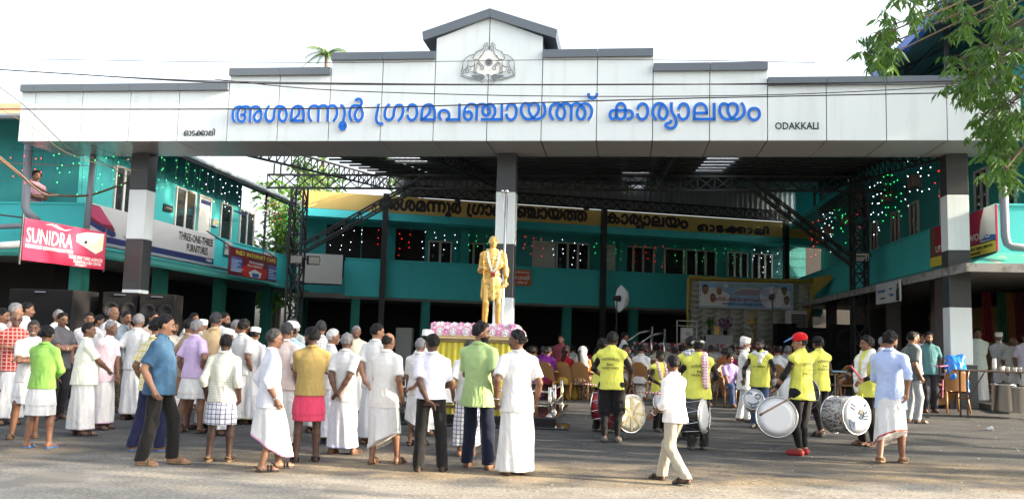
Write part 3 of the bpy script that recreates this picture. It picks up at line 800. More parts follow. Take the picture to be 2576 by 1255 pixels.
for z3 in ((410, 560, 640, 840), (660, 560, 800, 840), (875, 580, 1090, 850)):
    f = .5576*.6437
    a = (1050*.6437+z3[0]*f, 550*.6437+z3[1]*f); b = (1050*.6437+z3[2]*f, 550*.6437+z3[3]*f)
    s0, z0, s1, z1 = rect_px(BW, a, b, 1.4)
    p = MB(BW); p.box((s0, 1.375, 4.0), (s1, 1.395, 6.25)); p.build('doorway', m_dark, bw)
for z3 in ((1130, 705, 1270, 860), (1370, 715, 1500, 860)):
    f = .5576*.6437
    a = (1050*.6437+z3[0]*f, 550*.6437+z3[1]*f); b = (1050*.6437+z3[2]*f, 550*.6437+z3[3]*f)
    s0, z0, s1, z1 = rect_px(BW, a, b, 1.4)
    add_window(BW, s0, 4.3, s1, 5.75, 1.4, bw, 2)
# grey balcony of the back corner
p = MB(BW); p.box((-1.95, -1.2, 3.75), (-.2, -1.12, 4.75)); p.box((-1.95, -1.12, 3.75), (-1.87, .0, 4.75)); p.box((-.28, -1.12, 3.75), (-.2, 0, 4.75)); p.box((-1.95, -1.2, 3.6), (-.2, 0, 3.75))
p.build('balcony', m_offwhite, bw)
# painted lettering of the band
m_ink = mat('dark_painted_letters', (0.035, 0.028, 0.03), 0.7, 0.3, 4)
lt = MB()
k_ = 17.0/10.67 * .90
pts = list(strokes(SIGN))
ax0 = -5.945
a0 = rect_px(BW, (957, 505), (1480, 545)); b0 = rect_px(BW, (1525, 560), (1728, 580)); c0_ = rect_px(BW, (1757, 560), (1932, 580))
def put(strk, u0, u1, s0, s1, z0, h0, kz, wdt):
    for st in strk:
        Q = [np.array([s0+(p[0]-u0)/(u1-u0)*(s1-s0), z0+(p[1]-h0)*kz]) for p in st]
        ribbon(lt, Q, wdt, BW, -.002, -.012)
um = 1.9
first = [s for s in pts if max(p[0] for p in s) < 2.45]
second = [s for s in pts if min(p[0] for p in s) > 2.45]
lo = min(p[0] for s in first for p in s); hi = max(p[0] for s in first for p in s)
put(first, lo, hi, a0[0], a0[2], 6.86, .43, 1.10, .125)
lo2 = min(p[0] for s in second for p in s); hi2 = max(p[0] for s in second for p in s)
put(second, lo2, hi2, b0[0], b0[2], 6.86, .43, 1.10, .125)
sm = list(strokes(SMALL)); lo3 = min(p[0] for s in sm for p in s); hi3 = max(p[0] for s in sm for p in s)
h3 = min(p[1] for s in sm for p in s)
put(sm, lo3, hi3, c0_[0], c0_[2], 6.80, h3, 2.1, .115)
lt.build('painted_lettering', [m_ink, m_ink], bw)

# ---------------- right wing
RWO = Vector((10.57, 19.15, 0))
RW = frame(RWO, -ND, UD)                                # x towards the camera, so the wing runs along -x
rw = thing('right_wing_building', 'two storey teal building on the right with shops under a sloping awning', 'building', RWO)
w_ = MB(RW)
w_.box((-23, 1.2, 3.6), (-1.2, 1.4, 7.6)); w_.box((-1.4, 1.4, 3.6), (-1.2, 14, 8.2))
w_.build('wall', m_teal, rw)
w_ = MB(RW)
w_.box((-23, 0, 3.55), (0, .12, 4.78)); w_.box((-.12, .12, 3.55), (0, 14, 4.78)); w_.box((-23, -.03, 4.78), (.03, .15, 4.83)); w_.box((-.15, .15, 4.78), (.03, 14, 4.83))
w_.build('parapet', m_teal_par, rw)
w_ = MB(RW); w_.box((-23, .12, 3.45), (-.12, 14, 3.6)); w_.build('floor_slab', m_concrete, rw)
w_ = MB(RW)
w_.add([(.95, -.95, 3.38), (-23, -.95, 3.38), (-23, 0, 3.75), (0, 0, 3.75), (.95, -.95, 3.28), (-23, -.95, 3.28), (-23, 0, 3.65), (0, 0, 3.65)], [(3, 2, 1, 0), (4, 5, 6, 7), (1, 5, 4, 0)])
w_.add([(.95, -.95, 3.38), (0, 0, 3.75), (0, 14, 3.75), (.95, 14, 3.38), (.95, -.95, 3.28), (0, 0, 3.65), (0, 14, 3.65), (.95, 14, 3.28)], [(3, 2, 1, 0), (4, 5, 6, 7), (0, 4, 7, 3)])
w_.build('awning', overlay(mat('weathered_awning_paint', (0.05, 0.34, 0.29), 0.85, 0.2, 2.5, 0.4, 18), noise_fac(3.0, 0.56, 0.64), (0.33, 0.32, 0.28)), rw)
w_ = MB(RW); w_.box((-23, -1.0, 3.24), (.95, -.955, 3.42)); w_.box((.955, -1.0, 3.24), (1.0, 14, 3.42)); w_.build('awning_edge', overlay(mat('worn_white_edge', (0.26, 0.26, 0.25), 0.8, 0.2, 5), noise_fac(4, .5, .6), (0.15, 0.14, 0.13)), rw)
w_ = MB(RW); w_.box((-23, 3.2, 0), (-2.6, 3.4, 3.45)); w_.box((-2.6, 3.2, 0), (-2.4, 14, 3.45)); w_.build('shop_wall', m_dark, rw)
for s, y in ((-1.5, 2.2), (-4.6, .1), (-8.7, .1), (-13, .1), (-17, .1), (-.5, 3.3), (-.5, 6.5)):
    p = MB(RW); p.box((s, y, 0), (s+.35, y+.35, 3.45)); p.build('pillar', mat('pink_grey_pillar', (0.13, 0.105, 0.115), .8, .15), rw)
w_ = MB(RW); w_.box((-23, -.45, 7.15), (.4, .3, 7.33)); w_.box((-23, .3, 7.15), (.4, 14, 7.33)); w_.build('roof_slab', m_teal_par, rw)
_bm = mat('pinkish_beam_paint', (0.33, 0.24, 0.22), .8, .15)
for s in range(-21, 0, 3):
    p = MB(RW); p.box((s, .9, 6.75), (s+.5, 1.19, 7.14)); p.build('beam', _bm, rw)
for s in (-2.6, -4.2, -6.8, -9.6, -11.6, -14.2, -17): add_window(RW, s, 4.7, s+.75, 6.3, 1.2, rw, 2)
p = MB(RW); p.box((-5.2, 3.14, .1), (-2.7, 3.19, 3.0)); p.build('shutter', mat('brown_rolling_shutter', (0.20, 0.13, 0.05), .6, .2), rw)
p = MB(RW)
for k in range(22):
    p.box((-12.5, 2.6+.02*(k % 2), .1+k*.13), (-5.5, 2.7, .1+k*.13+.12))
p.build('shutter', mat('ochre_rolling_shutter', (0.26, 0.16, 0.05), .6, .2), rw)
# upper roof of the right building with blue edge and open steel frame
w_ = MB(RW)
w_.add([(-21, -.7, 9.66), (1.2, -.7, 9.7), (1.2, 6, 12.9), (-21, 6, 12.9)], [(0, 1, 2, 3)])
w_.add([(-21, -.7, 9.62), (1.2, -.7, 9.66), (1.2, 6, 12.86), (-21, 6, 12.86)], [(3, 2, 1, 0)])
w_.build('upper_roof', m_roof_under, rw)
w_ = MB(RW)
w_.bar((-21, -.72, 9.62), (1.25, -.72, 9.65), .16, .26)
w_.build('roof_edge', m_blue_roof, rw)
w_ = MB(RW)
for k in range(6):
    y = .3+k*1.0; z = 9.55+y*.48
    w_.bar((-21, y, z+.15), (1.2, y, z+.18), .07)
for k in range(7):
    s = -19+k*3.2
    zz = 9.55
    w_.bar((s, -.65, zz), (s, 6, zz+3.15), .1)
    w_.bar((s, .1, 7.33), (s, .1, zz+.3), .1)
    w_.bar((s, .1, 8.2), (s, 2.2, zz+1.2), .05)
w_.build('roof_frame', m_steel_dark, rw)
w_ = MB(RW); w_.box((-3.6, 1.9, 7.33), (-.6, 2.1, 11)); w_.box((-.8, 2.1, 7.33), (-.6, 14, 11)); w_.box((-21, 5.6, 7.33), (-3.6, 5.8, 12.2)); w_.box((-21.2, -.3, 7.33), (-21, 5.8, 9.2)); w_.build('upper_wall', m_teal_par, rw)
# ------------------------------------------------------------------ steel canopy over the courtyard
def uz(u, n): return 6.72+.112*(n-3.6)
can = thing('steel_canopy', 'dark steel truss canopy roofing the courtyard behind the gateway', 'canopy', Matrix.Translation(FP0+UD*-8.05+ND*9.8))
def truss(a, b, h, n, chord=.07, web=.035, up=ZV, mb=None, cross=True):
    """flat lattice truss: bottom chord from a to b, top chord h above"""
    mb = mb or MB()
    a = Vector(a); b = Vector(b); hv = Vector(up)*h
    mb.bar(a, b, chord); mb.bar(a+hv, b+hv, chord)
    for k in range(n+1):
        p = a.lerp(b, k/n); mb.bar(p, p+hv, web)
        if k < n:
            q = a.lerp(b, (k+1)/n)
            mb.bar(p, q+hv, web)
            if cross: mb.bar(p+hv, q, web)
    return mb
def cf(u, n, z): return fp(u, n, z)
truss(cf(-9.25, 9.85, 6.60), cf(11.4, 9.85, 6.60), .46, 38).build('main_truss', m_steel_dark, can)
truss(BW @ Vector((2.2, -.28, 7.43)), BW @ Vector((20.5, -.28, 7.43)), .44, 34).build('rear_truss', m_steel_dark, can)
for u in (-6.6, -1.9, 4.3, 10.6):
    truss(cf(u, 2.0, uz(u, 2.0)-.46), cf(u, 16.2, uz(u, 16.2)-.46), .40, 26, .06, .03, cross=False).build('rafter_truss', m_steel_dark, can)
pu = MB()
for k in range(14):
    n = 2.4+k*1.05
    pu.bar(cf(-6.3, n, uz(0, n)-.035), cf(11.6, n, uz(0, n)-.035), .05, .07)
pu.build('purlins', m_steel_dark, can)
# corrugated sheets: opaque strips and two translucent bays
def sheet(u0, u1, n0, n1, m, name='roof_sheet'):
    mb = MB()
    nu = max(2, int((u1-u0)/.10))
    mb.grid(lambda i, j: cf(u0+(u1-u0)*i, n0+(n1-n0)*j, uz(0, n0+(n1-n0)*j)+.03+.014*math.cos(math.pi*round(i*nu))), nu, 1)
    return mb.build(name, m, can)
def sky_u(px0, px1, py, n):
    z = uz(0, n)
    P = fp(0, n, z)
    a = onplane(px0, py, P, ND); b = onplane(px1, py, P, ND)
    return (a-FP0).dot(UD), (b-FP0).dot(UD)
sa = sky_u(1765, 1840, 420, 9.5); sb = sky_u(1567, 1630, 456, 15.0)
bays = [(sa[0], sa[1], 6.4, 12.6), (sb[0], sb[1], 12.7, 16.5), (-4.4, -3.4, 5.0, 9.0)]
cuts = sorted({-6.0, 11.7} | {v for b_ in bays for v in b_[:2]})
for u0, u1 in zip(cuts[:-1], cuts[1:]):
    bb = [b_ for b_ in bays if b_[0] <= (u0+u1)/2 <= b_[1]]
    n = 1.9
    for b_ in sorted(bb, key=lambda t: t[2]):
        sheet(u0, u1, n, b_[2], m_sheet); sheet(u0, u1, b_[2], b_[3], m_trans, 'translucent_sheet'); n = b_[3]
    sheet(u0, u1, n, 24 if u0 > 3 else 20, m_sheet)
for u in (-8.9, -8.05, -6.6, -1.9, 4.3, 10.45):
    mb = MB()
    for du in (-.12, .12): mb.bar(cf(u+du, 9.85, 7.06), cf(u+du, 9.85, uz(0, 9.85)-.46 if u > -7 else 7.45), .05)
    mb.build('strut', m_steel_dark, can)
def lattice_col(base, top, w, n, name):
    mb = MB()
    b0 = Vector(base); t0 = Vector(top)
    c = [UD*(sx*w/2)+ND*(sy*w/2) for sx, sy in ((-1, -1), (1, -1), (1, 1), (-1, 1))]
    for k in range(4): mb.bar(b0+c[k], t0+c[k], .065)
    for j in range(n):
        a = b0.lerp(t0, j/n); b = b0.lerp(t0, (j+1)/n)
        for k in range(4):
            l = (k+1) % 4
            mb.bar(a+c[k], a+c[l], .04)
            if (j+k) % 2: mb.bar(a+c[k], b+c[l], .04)
            else: mb.bar(a+c[l], b+c[k], .04)
    return mb.build(name, m_steel_dark, can)
lattice_col(cf(-8.05, 9.85, .15), cf(-8.05, 9.85, 6.6), .42, 12, 'lattice_column')
lattice_col(cf(10.45, 9.85, .3), cf(10.45, 9.85, 6.6), .42, 12, 'lattice_column')
for (u0, z0, u1, z1) in ((-7.85, 4.35, -3.9, 6.60), (10.2, 4.25, 7.2, 6.6)):
    a = cf(u0, 9.85, z0); b = cf(u1, 9.85, z1); mb = MB()
    for dy in (-.16, .16):
        for dz in (0, .28): mb.bar(a+ND*dy+ZV*dz, b+ND*dy+ZV*dz, .055)
    for k in range(1, 8):
        p = a.lerp(b, k/8)
        mb.bar(p+ND*-.16, p+ND*-.16+ZV*.28, .04); mb.bar(p+ND*.16, p+ND*.16+ZV*.28, .04); mb.bar(p+ND*-.16+ZV*.28, p+ND*.16+ZV*.28, .04)
    mb.build('brace', m_steel_dark, can)
for px in (965, 1518, 1977):
    p = BW.inverted() @ onplane(px, 640, BW @ Vector((0, -.3, 0)), BN)
    mb = MB(BW); mb.box((p.x-.11, -.42, .2), (p.x+.11, -.2, 7.45)); mb.build('post', m_steel_dark, can)
mb = MB(BW)
mb.grid(lambda i, j: (1.9+19*i, -.16+.012*math.cos(math.pi*round(i*150)), 7.44+j*3.2), 150, 1)
mb.build('gable_sheet', m_sheet, can)
# lattice screen closing the canopy towards the right building
mb = MB()
for k in range(26):
    n = 10.2+k*.26; mb.bar(cf(10.72, n, 6.35+.02*k), cf(10.72, n, uz(0, n)-.05), .03)
for k in range(9):
    z = 6.45+k*.16; mb.bar(cf(10.72, 10.2, z), cf(10.72, 16.8, z+.05), .025)
mb.m = 1
mb.add([cf(10.76, 10.2, 6.4), cf(10.76, 16.8, 6.9), cf(10.76, 16.8, 7.8), cf(10.76, 10.2, 7.05)], [(0, 1, 2, 3)])
ls = mb.build('lattice_screen', [m_steel_dark, m_trans])
meta(ls, 'pale lattice screen closing the gap between the canopy and the right building', 'screen')
def floodlight(p, d, label):
    M = frame(Vector(p), Vector(d).cross(ZV).normalized()*-1, Vector(d).normalized()*-1)
    t = thing('floodlight', label, 'floodlight', M)
    a = MB(M); a.bbox((-.22, 0, -.15), (.22, .12, .15), .02); a.bar((-.25, .06, 0), (-.25, .2, .12), .03); a.bar((.25, .06, 0), (.25, .2, .12), .03); a.bar((-.25, .2, .12), (.25, .2, .12), .03)
    a.build('housing', m_black, t)
    b = MB(M); b.box((-.19, -.012, -.12), (.19, -.004, .12)); b.build('lens', mat('floodlight_glass', (0.5, 0.5, 0.48), .15, .1), t)
floodlight(at(790, 655, 29.6), (.6, -.75, -.2), 'black floodlight on the left lattice column, above the other one')
floodlight(at(745, 652, 29.4), (.5, -.8, -.3), 'small pale floodlight hanging low on the left lattice column')
floodlight(at(2170, 647, 27.6), (-.3, -.9, -.1), 'pale floodlight on the right lattice column')

# ------------------------------------------------------------------ signs
def sign_frame(pl, pr, zt, zb, normal_hint=None):
    """frame whose origin is the lower left corner; x along the sign, y into it, z up"""
    a = Vector((pl[0], pl[1], zb)); x = Vector((pr[0]-pl[0], pr[1]-pl[1], 0)); w = x.length; x.normalize()
    y = ZV.cross(x)
    return frame(a, x, y), w, zt-zb
def board(name, label, M, w, h, m, t=.05, border=None):
    th = thing(name, label, 'sign', M)
    b = MB(M); b.bbox((0, 0, 0), (w, t, h), .006); b.build('board', m, th)
    return th
def patch(th, M, poly, m, y=-.006, name='printed_panel'):
    mb = MB(M); A = sum(poly[k][0]*poly[(k+1) % len(poly)][1]-poly[(k+1) % len(poly)][0]*poly[k][1] for k in range(len(poly)))
    if A < 0: poly = poly[::-1]
    mb.add([(x, y, z) for x, z in poly], [tuple(range(len(poly)))])
    return mb.build(name, m, th)
def sgtext(th, M, s, x, z, size, m, align='CENTER', bold=0, sx=1.0, y=-.008):
    return text(s, size, M @ Matrix.Translation((x, y, z)), m, 'lettering', th, align, .001, bold, sx)
def rectp(x0, z0, x1, z1): return [(x0, z0), (x1, z0), (x1, z1), (x0, z1)]
def print_mat(name, c, **k): return mat(name, c, .45, .05, 1.5, **k)
m_pink = print_mat('magenta_print', (0.42, 0.045, 0.10)); m_pink2 = print_mat('deep_magenta_print', (0.42, 0.02, 0.06))
m_tw = print_mat('white_print', (0.8, 0.8, 0.78)); m_navy = print_mat('navy_print', (0.02, 0.03, 0.12)); m_blk = print_mat('black_print', (0.02, 0.02, 0.022))
m_red = print_mat('red_print', (0.5, 0.03, 0.02)); m_maroon = print_mat('maroon_print', (0.16, 0.015, 0.03)); m_yel = print_mat('yellow_print', (0.75, 0.62, 0.08))
m_bluep = print_mat('blue_print', (0.03, 0.15, 0.45)); m_sky = print_mat('light_blue_print', (0.25, 0.5, 0.75)); m_creamp = print_mat('cream_print', (0.72, 0.70, 0.5))
m_skin_p = print_mat('skin_print', (0.36, 0.19, 0.12)); m_grn = print_mat('pale_green_print', (0.5, 0.6, 0.3)); m_greyp = print_mat('pale_grey_print', (0.50, 0.51, 0.52)); m_orange = print_mat('orange_print', (0.62, 0.10, 0.03)); m_olive = print_mat('olive_print', (.55, .55, .3))
# mattress banner
M, w_, h_ = sign_frame((-10.55, 19.0), (-9.92, 21.5), 3.90, 2.99)
th = board('shop_sign', 'magenta mattress shop banner hanging out over the shops at the far left', M, w_, h_, m_pink, .03)
patch(th, M, rectp(0, 0, w_, .30), m_pink2, -.004)
sgtext(th, M, 'SUNIDRA', .05, .40, .46, m_tw, 'LEFT', .002, .72)
sgtext(th, M, 'INDIA\'S MOST COMFORTABLE MATTRESS', .05, .28, .105, m_tw, 'LEFT', .001, .74)
sgtext(th, M, 'THREE ONE THREE AGENCIES', w_-.08, .17, .115, m_tw, 'RIGHT', .001, .74)
sgtext(th, M, 'FURNITURE & BED CENTRE', w_-.12, .08, .095, m_tw, 'RIGHT', .001, .8)
sgtext(th, M, 'PH: 9447225178', w_-.62, .02, .06, m_tw, 'RIGHT', .001, .9)
patch(th, M, [(.57, .835), (.75, .875), (.92, .87), (1.15, .80), (1.4, .83), (1.2, .775), (1.0, .79), (.78, .85)], m_tw)
patch(th, M, [(1.574, 0.744), (1.903, 0.837), (2.489, 0.865), (2.471, 0.465), (2.242, 0.353), (1.574, 0.577)], m_creamp)
patch(th, M, [(1.574, 0.744), (1.903, 0.837), (2.489, 0.865), (2.196, 0.577)], m_tw, -.009)
patch(th, M, [(1.592, 0.586), (2.223, 0.372), (2.233, 0.400), (1.592, 0.614)], m_tw, -.010)
patch(th, M, rectp(1.83, .56, 1.92, .63), m_navy, -.011)
fr = MB(M); fr.tube([(-.03, .03, -.1), (-.03, .03, h_+.08)], .022); fr.tube([(w_+.02, .03, -.05), (w_+.02, .03, h_+.1)], .02); fr.tube([(-.03, .03, h_), (-.03, .03+.9, h_+.1)], .018); fr.tube([(w_, .05, .2), (w_, .6, .3)], .018)
fr.build('frame', m_steel_dark, th)
# furniture shop board on the left parapet
SL = LW @ Matrix.Translation((-.15, -.07, 3.88))
th = board('shop_sign', 'long white furniture shop board with navy strip on the left building parapet', SL, 7.3, .97, m_greyp, .05)
patch(th, SL, rectp(0, 0, 7.3, .17), m_navy)
sgtext(th, SL, 'THREE-ONE-THREE', 6.0, .58, .34, m_blk, 'CENTER', .006, .80)
sgtext(th, SL, 'FURNITURES', 6.1, .26, .33, m_blk, 'CENTER', .006, .78)
sgtext(th, SL, 'Odakkali', 6.95, .05, .13, m_tw, 'CENTER', .001, .9, -.011)
patch(th, SL, [(.12, .93), (.55, .93), (1.30, .42), (1.35, .22), (1.2, .2), (.1, .42)], m_maroon)
patch(th, SL, [(.15, .90), (.52, .90), (1.2, .50), (.7, .48), (.14, .62)], print_mat('crimson_print', (.45, .06, .14)), -.009)
patch(th, SL, [(.1, .40), (1.2, .18), (1.38, .22), (1.36, .33), (.1, .52)], m_navy, -.010)
sgtext(th, SL, 'sleep', 2.0, .52, .34, m_blk, 'LEFT', .01, .9)
sgtext(th, SL, 'm a t t r e s s', 1.95, .33, .15, m_blk, 'LEFT', 0, .9)
sgtext(th, SL, 'Good to sleep on', 1.75, .21, .14, m_blk, 'LEFT', 0, .9)
for st in ([(1.93, .46), (1.93, .86), (2.85, .86), (2.85, .46), (1.93, .46)],):
    mb = MB(); ribbon(mb, [np.array(p) for p in st], .02, SL, -.001, -.009); mb.build('logo_outline', [m_blk, m_blk], th)
# internet cafe board
PO = LW @ Vector((0, -1.05, 0))
a = onplane(580, 618, PO, UD); b = onplane(698, 641, PO, UD); c = onplane(576, 689, PO, UD)
M, w_, h_ = sign_frame(a, b, a.z, c.z)
th = board('shop_sign', 'maroon internet cafe board with yellow heading hanging under the left awning', M, w_, h_, m_maroon, .06)
X = lambda f: f*w_
Zf = lambda f: f*h_
patch(th, M, [(X(.28), Zf(.02)), (X(.75), Zf(.02)), (X(.80), Zf(.35)), (X(.6), Zf(.55)), (X(.4), Zf(.55)), (X(.22), Zf(.3))], m_red, -.004)
patch(th, M, rectp(X(.02), Zf(.12), X(.23), Zf(.66)), m_bluep, -.007); patch(th, M, rectp(X(.80), Zf(.05), X(.985), Zf(.62)), m_bluep, -.007)
patch(th, M, [(X(.42), Zf(.04)), (X(.62), Zf(.04)), (X(.66), Zf(.24)), (X(.5), Zf(.34)), (X(.38), Zf(.2))], m_tw, -.008)
patch(th, M, [(X(.45), Zf(.06)), (X(.6), Zf(.06)), (X(.6), Zf(.2)), (X(.46), Zf(.2))], m_bluep, -.009)
sgtext(th, M, 'INET INTERNET CAFE', X(.53), Zf(.76), h_*.21, m_yel, 'CENTER', .003, w_/h_*.42)
sgtext(th, M, 'STATIONARIES', X(.53), Zf(.54), h_*.11, m_tw, 'CENTER', .003, w_/h_*.42, -.012)
sgtext(th, M, 'Phone: 9496407100', X(.5), Zf(.42), h_*.09, m_tw, 'CENTER', .002, w_/h_*.42, -.012)
for k, s in enumerate(('PHOTOSTAT', 'DTP, Malayalam,Tamil', 'LAMINATION', 'COLOUR PRINT', 'SCANNING', 'ONLINE REGISTRATION', 'PAN CARD SERVICES')):
    sgtext(th, M, s, X(.03), Zf(.59-.075*k), h_*.06, m_tw if k else m_red, 'LEFT', .001, w_/h_*.36, -.010)
for k, s in enumerate(('ഫോട്ടോ', 'ലാമിനേഷൻ', 'പ്രിൻറ്', 'സ്കാനിംഗ്', 'പാൻകാർഡ്')):
    sgtext(th, M, s, X(.81), Zf(.52-.1*k), h_*.075, m_tw if k else m_red, 'LEFT', .001, w_/h_*.4, -.010)
fr = MB(M); fr.tube([(.05, .05, h_), (.05, .9, h_+.5)], .02); fr.tube([(w_-.05, .05, h_), (w_-.05, .9, h_+.5)], .02); fr.build('bracket', m_steel_dark, th)
# small notice boards on the left parapet
for (p, q, lab) in (((568, 605), (583, 644), 'small pale notice board on the left parapet beside the maroon board'), ((666, 630), (690, 646), 'tiny white name board on the far end of the left parapet')):
    s0, z0, s1, z1 = rect_px(LW, p, q, -.08)
    M = LW @ Matrix.Translation((s0, -.08, z0)); t = board('notice_board', lab, M, s1-s0, z1-z0, m_greyp, .03)
    sgtext(t, M, 'അറിയിപ്പ്', (s1-s0)/2, (z1-z0)*.4, (z1-z0)*.4, m_blk, 'CENTER', 0, .6)
for (p, q, lab) in (((508, 501), (531, 519), 'dark blue name plate hanging from the left corridor ceiling, nearer one'), ((591, 528), (620, 543), 'dark blue name plate hanging from the left corridor ceiling, farther one')):
    s0, z0, s1, z1 = rect_px(LW, p, q, .5)
    M = frame(LW @ Vector((s0, .5, z0)), UD, ND); t = board('name_plate', lab, LW @ Matrix.Translation((s0, .5, z0)), s1-s0, z1-z0, m_navy, .03)
s0, z0, s1, z1 = rect_px(LW, (414, 512), (435, 535), .93)
M = LW @ Matrix.Translation((s0, .93, z0)); t = board('notice_board', 'dark framed notice case on the teal upper wall nearest the left column', M, s1-s0, z1-z0, m_blk, .05)
patch(t, M, rectp(.1, .1, (s1-s0)-.1, (z1-z0)-.1), m_olive, -.01)
s0, z0, s1, z1 = rect_px(LW, (538, 549), (549, 571), .9)
M = LW @ Matrix.Translation((s0, .9, z0)); t = board('letter_box', 'pale wall box with yellow label on the left upper wall', M, max(.3, s1-s0), z1-z0, m_greyp, .08); patch(t, M, rectp(.08, .1, max(.3, s1-s0)-.06, (z1-z0)*.7), m_yel, -.01)
t['category'] = 'wall box'
# orange shop sign behind the statue
s0, z0, s1, z1 = rect_px(BW, (1272, 676), (1335, 719), -.08)
M = BW @ Matrix.Translation((s0, -.08, z0)); w_, h_ = s1-s0, z1-z0
th = board('shop_sign', 'orange store sign with white lettering on the back parapet beside the statue', M, w_, h_, m_orange, .06)
sgtext(th, M, 'സപ്ലൈകോ', w_*.62, h_*.78, h_*.19, m_tw, 'CENTER', .004, .8)
sgtext(th, M, 'മാവേലി', w_*.55, h_*.38, h_*.36, m_tw, 'CENTER', .006, .95)
sgtext(th, M, 'സ്റ്റോർ', w_*.66, h_*.12, h_*.2, m_tw, 'CENTER', .006, .8)
# upholstery sign on the right parapet
RP = RW @ Vector((0, -.09, 0))
a = onplane(2339, 573, RP, UD); b = onplane(2503, 513, RP, UD); c = onplane(2504, 632, RP, UD)
M, w_, h_ = sign_frame(a, b, b.z, c.z)
th = board('shop_sign', 'crimson upholstery sign with yellow strip on the right parapet beside the right column', M, w_, h_, print_mat('crimson_sign_print', (.42, .02, .07)), .05)
patch(th, M, rectp(0, 0, w_, h_*.24), m_yel); patch(th, M, rectp(0, h_*.24, w_, h_*.27), m_navy, -.007)
patch(th, M, [(w_*.80, h_*.27), (w_, h_*.27), (w_, h_), (w_*.86, h_), (w_*.81, h_*.75), (w_*.79, h_*.5)], m_tw)
patch(th, M, [(w_*.80, h_*.30), (w_, h_*.27), (w_, h_*.36), (w_*.86, h_*.42)], m_bluep, -.008)
patch(th, M, [(w_*.38, h_*.58), (w_*.63, h_*.58), (w_*.65, h_*.64), (w_*.65, h_*.86), (w_*.63, h_*.92), (w_*.38, h_*.92)], m_yel, -.007)
sgtext(th, M, 'YA', w_*.565, h_*.64, h_*.27, m_bluep, 'CENTER', .008, 1.15, -.011)
sgtext(th, M, 'UPHOLSTERY WORKS', w_*.93, h_*.34, h_*.22, m_tw, 'RIGHT', .003, w_/h_*.38, -.012)
sgtext(th, M, 'SOFA SET, PREMIUM SEAT, TEMPO, MINI BUS', w_*.96, h_*.13, h_*.08, m_blk, 'RIGHT', .003, w_/h_*.36, -.009)
sgtext(th, M, 'SEAT COVER, TARPAULIN', w_*.8, h_*.03, h_*.08, m_blk, 'RIGHT', .003, w_/h_*.36, -.009)
patch(th, M, rectp(.02, h_*.24, w_*.1, h_), print_mat('brown_print', (.2, .1, .05)), -.007)
# white board under the right awning
RP = RW @ Vector((0, -1.1, 0))
a = onplane(2203, 716, RP, UD); b = onplane(2263, 702, RP, UD); c = onplane(2263, 757, RP, UD)
M, w_, h_ = sign_frame(a, b, b.z, c.z)
th = board('shop_sign', 'cream tailoring shop board with blue script hanging under the right awning', M, w_, h_, m_greyp, .04)
sgtext(th, M, 'Jeevana', w_*.26, h_*.55, h_*.24, m_bluep, 'CENTER', .004, w_/h_*.42)
sgtext(th, M, 'BOUTIQUE', w_*.3, h_*.22, h_*.11, m_blk, 'CENTER', .002, w_/h_*.42)
sgtext(th, M, 'LADIES', w_*.64, h_*.62, h_*.1, m_bluep, 'CENTER', .002, w_/h_*.42); sgtext(th, M, 'Style', w_*.68, h_*.3, h_*.22, m_bluep, 'CENTER', .003, w_/h_*.42)
patch(th, M, [(w_*.86, .02), (w_*.98, .02), (w_*.97, h_*.6), (w_*.94, h_*.66), (w_*.95, h_*.8), (w_*.91, h_*.88), (w_*.89, h_*.78), (w_*.9, h_*.64), (w_*.86, h_*.5)], m_blk)

# ------------------------------------------------------------------ pipes
def pipe(name, label, pts, r, m=m_pipe, cat='pipe', n=12):
    mb = MB(); mb.tube(pts, r, n); o = mb.build(name, m, smooth=True); meta(o, label, cat); return o
pipe('drain_pipe', 'thick grey drain pipe with an elbow beside the man on the balcony', [at(72, 366, 21.9), at(64, 522, 21.9), at(67, 532, 21.9), at(95, 556, 22.2)], .10)
pipe('drain_pipe', 'slim grey drain pipe rising behind the magenta banner', [at(238, 362, 22.2), at(216, 590, 22.2)], .075)
pipe('gutter_pipe', 'grey pipe running level along the far left parapet', [at(-40, 572, 22.7), at(95, 566, 22.7)], .07)
pipe('gutter_pipe', 'white pipe lying along the far left awning', [at(-40, 620, 21.9), at(60, 614, 21.9)], .09, m_white)
_p = [at(2523, 425, 18.6), at(2529, 595, 18.6), at(2534, 612, 18.6), at(2545, 621, 18.6), at(2600, 625, 18.4)]
pipe('drain_pipe', 'grey drain pipe bending towards the right at the right building corner', _p, .085)
pipe('gutter_pipe', 'long grey pipe along the foot of the left parapet', [LW @ Vector((.2, -.3, 3.78)), LW @ Vector((9.3, -.3, 3.74))], .06)

# ------------------------------------------------------------------ overhead cables
def cable(label, pts, r=.012, m=m_wire, sag=0):
    P = catmull([np.array(p) for p in pts], 6)
    mb = MB(); mb.tube([Vector(p) for p in P], r, 5)
    o = mb.build('cable', m); meta(o, label, 'cable', 'cables strung across the gateway'); return o
def cpx(*ps, y=14.0, y1=None):
    n = len(ps)
    return [at(px, py, y+((y1 or y)-y)*k/(n-1)) for k, (px, py) in enumerate(ps)]
cable('thick black cable crossing just above the left coping and along the right coping', cpx((-60, 172), (200, 188), (520, 207), (900, 213), (1300, 214), (1700, 213), (2100, 209), (2640, 203)), .0105)
cable('second black cable twisting beside the thick one below the emblem', cpx((-60, 172), (300, 194), (560, 205), (880, 210), (1250, 213), (1640, 212), (2000, 212), (2640, 198), y=14.1), .009)
cable('black cable crossing the blue lettering from edge to edge', cpx((-60, 275), (500, 275), (900, 272), (1250, 262), (1640, 250), (2000, 242), (2640, 229), y=13.4), .0105)
cable('thin cable dipping between the emblem and the blue lettering', cpx((540, 200), (800, 225), (1150, 238), (1500, 243), (1900, 240), (2250, 226), (2640, 200), y=13.6), .008)
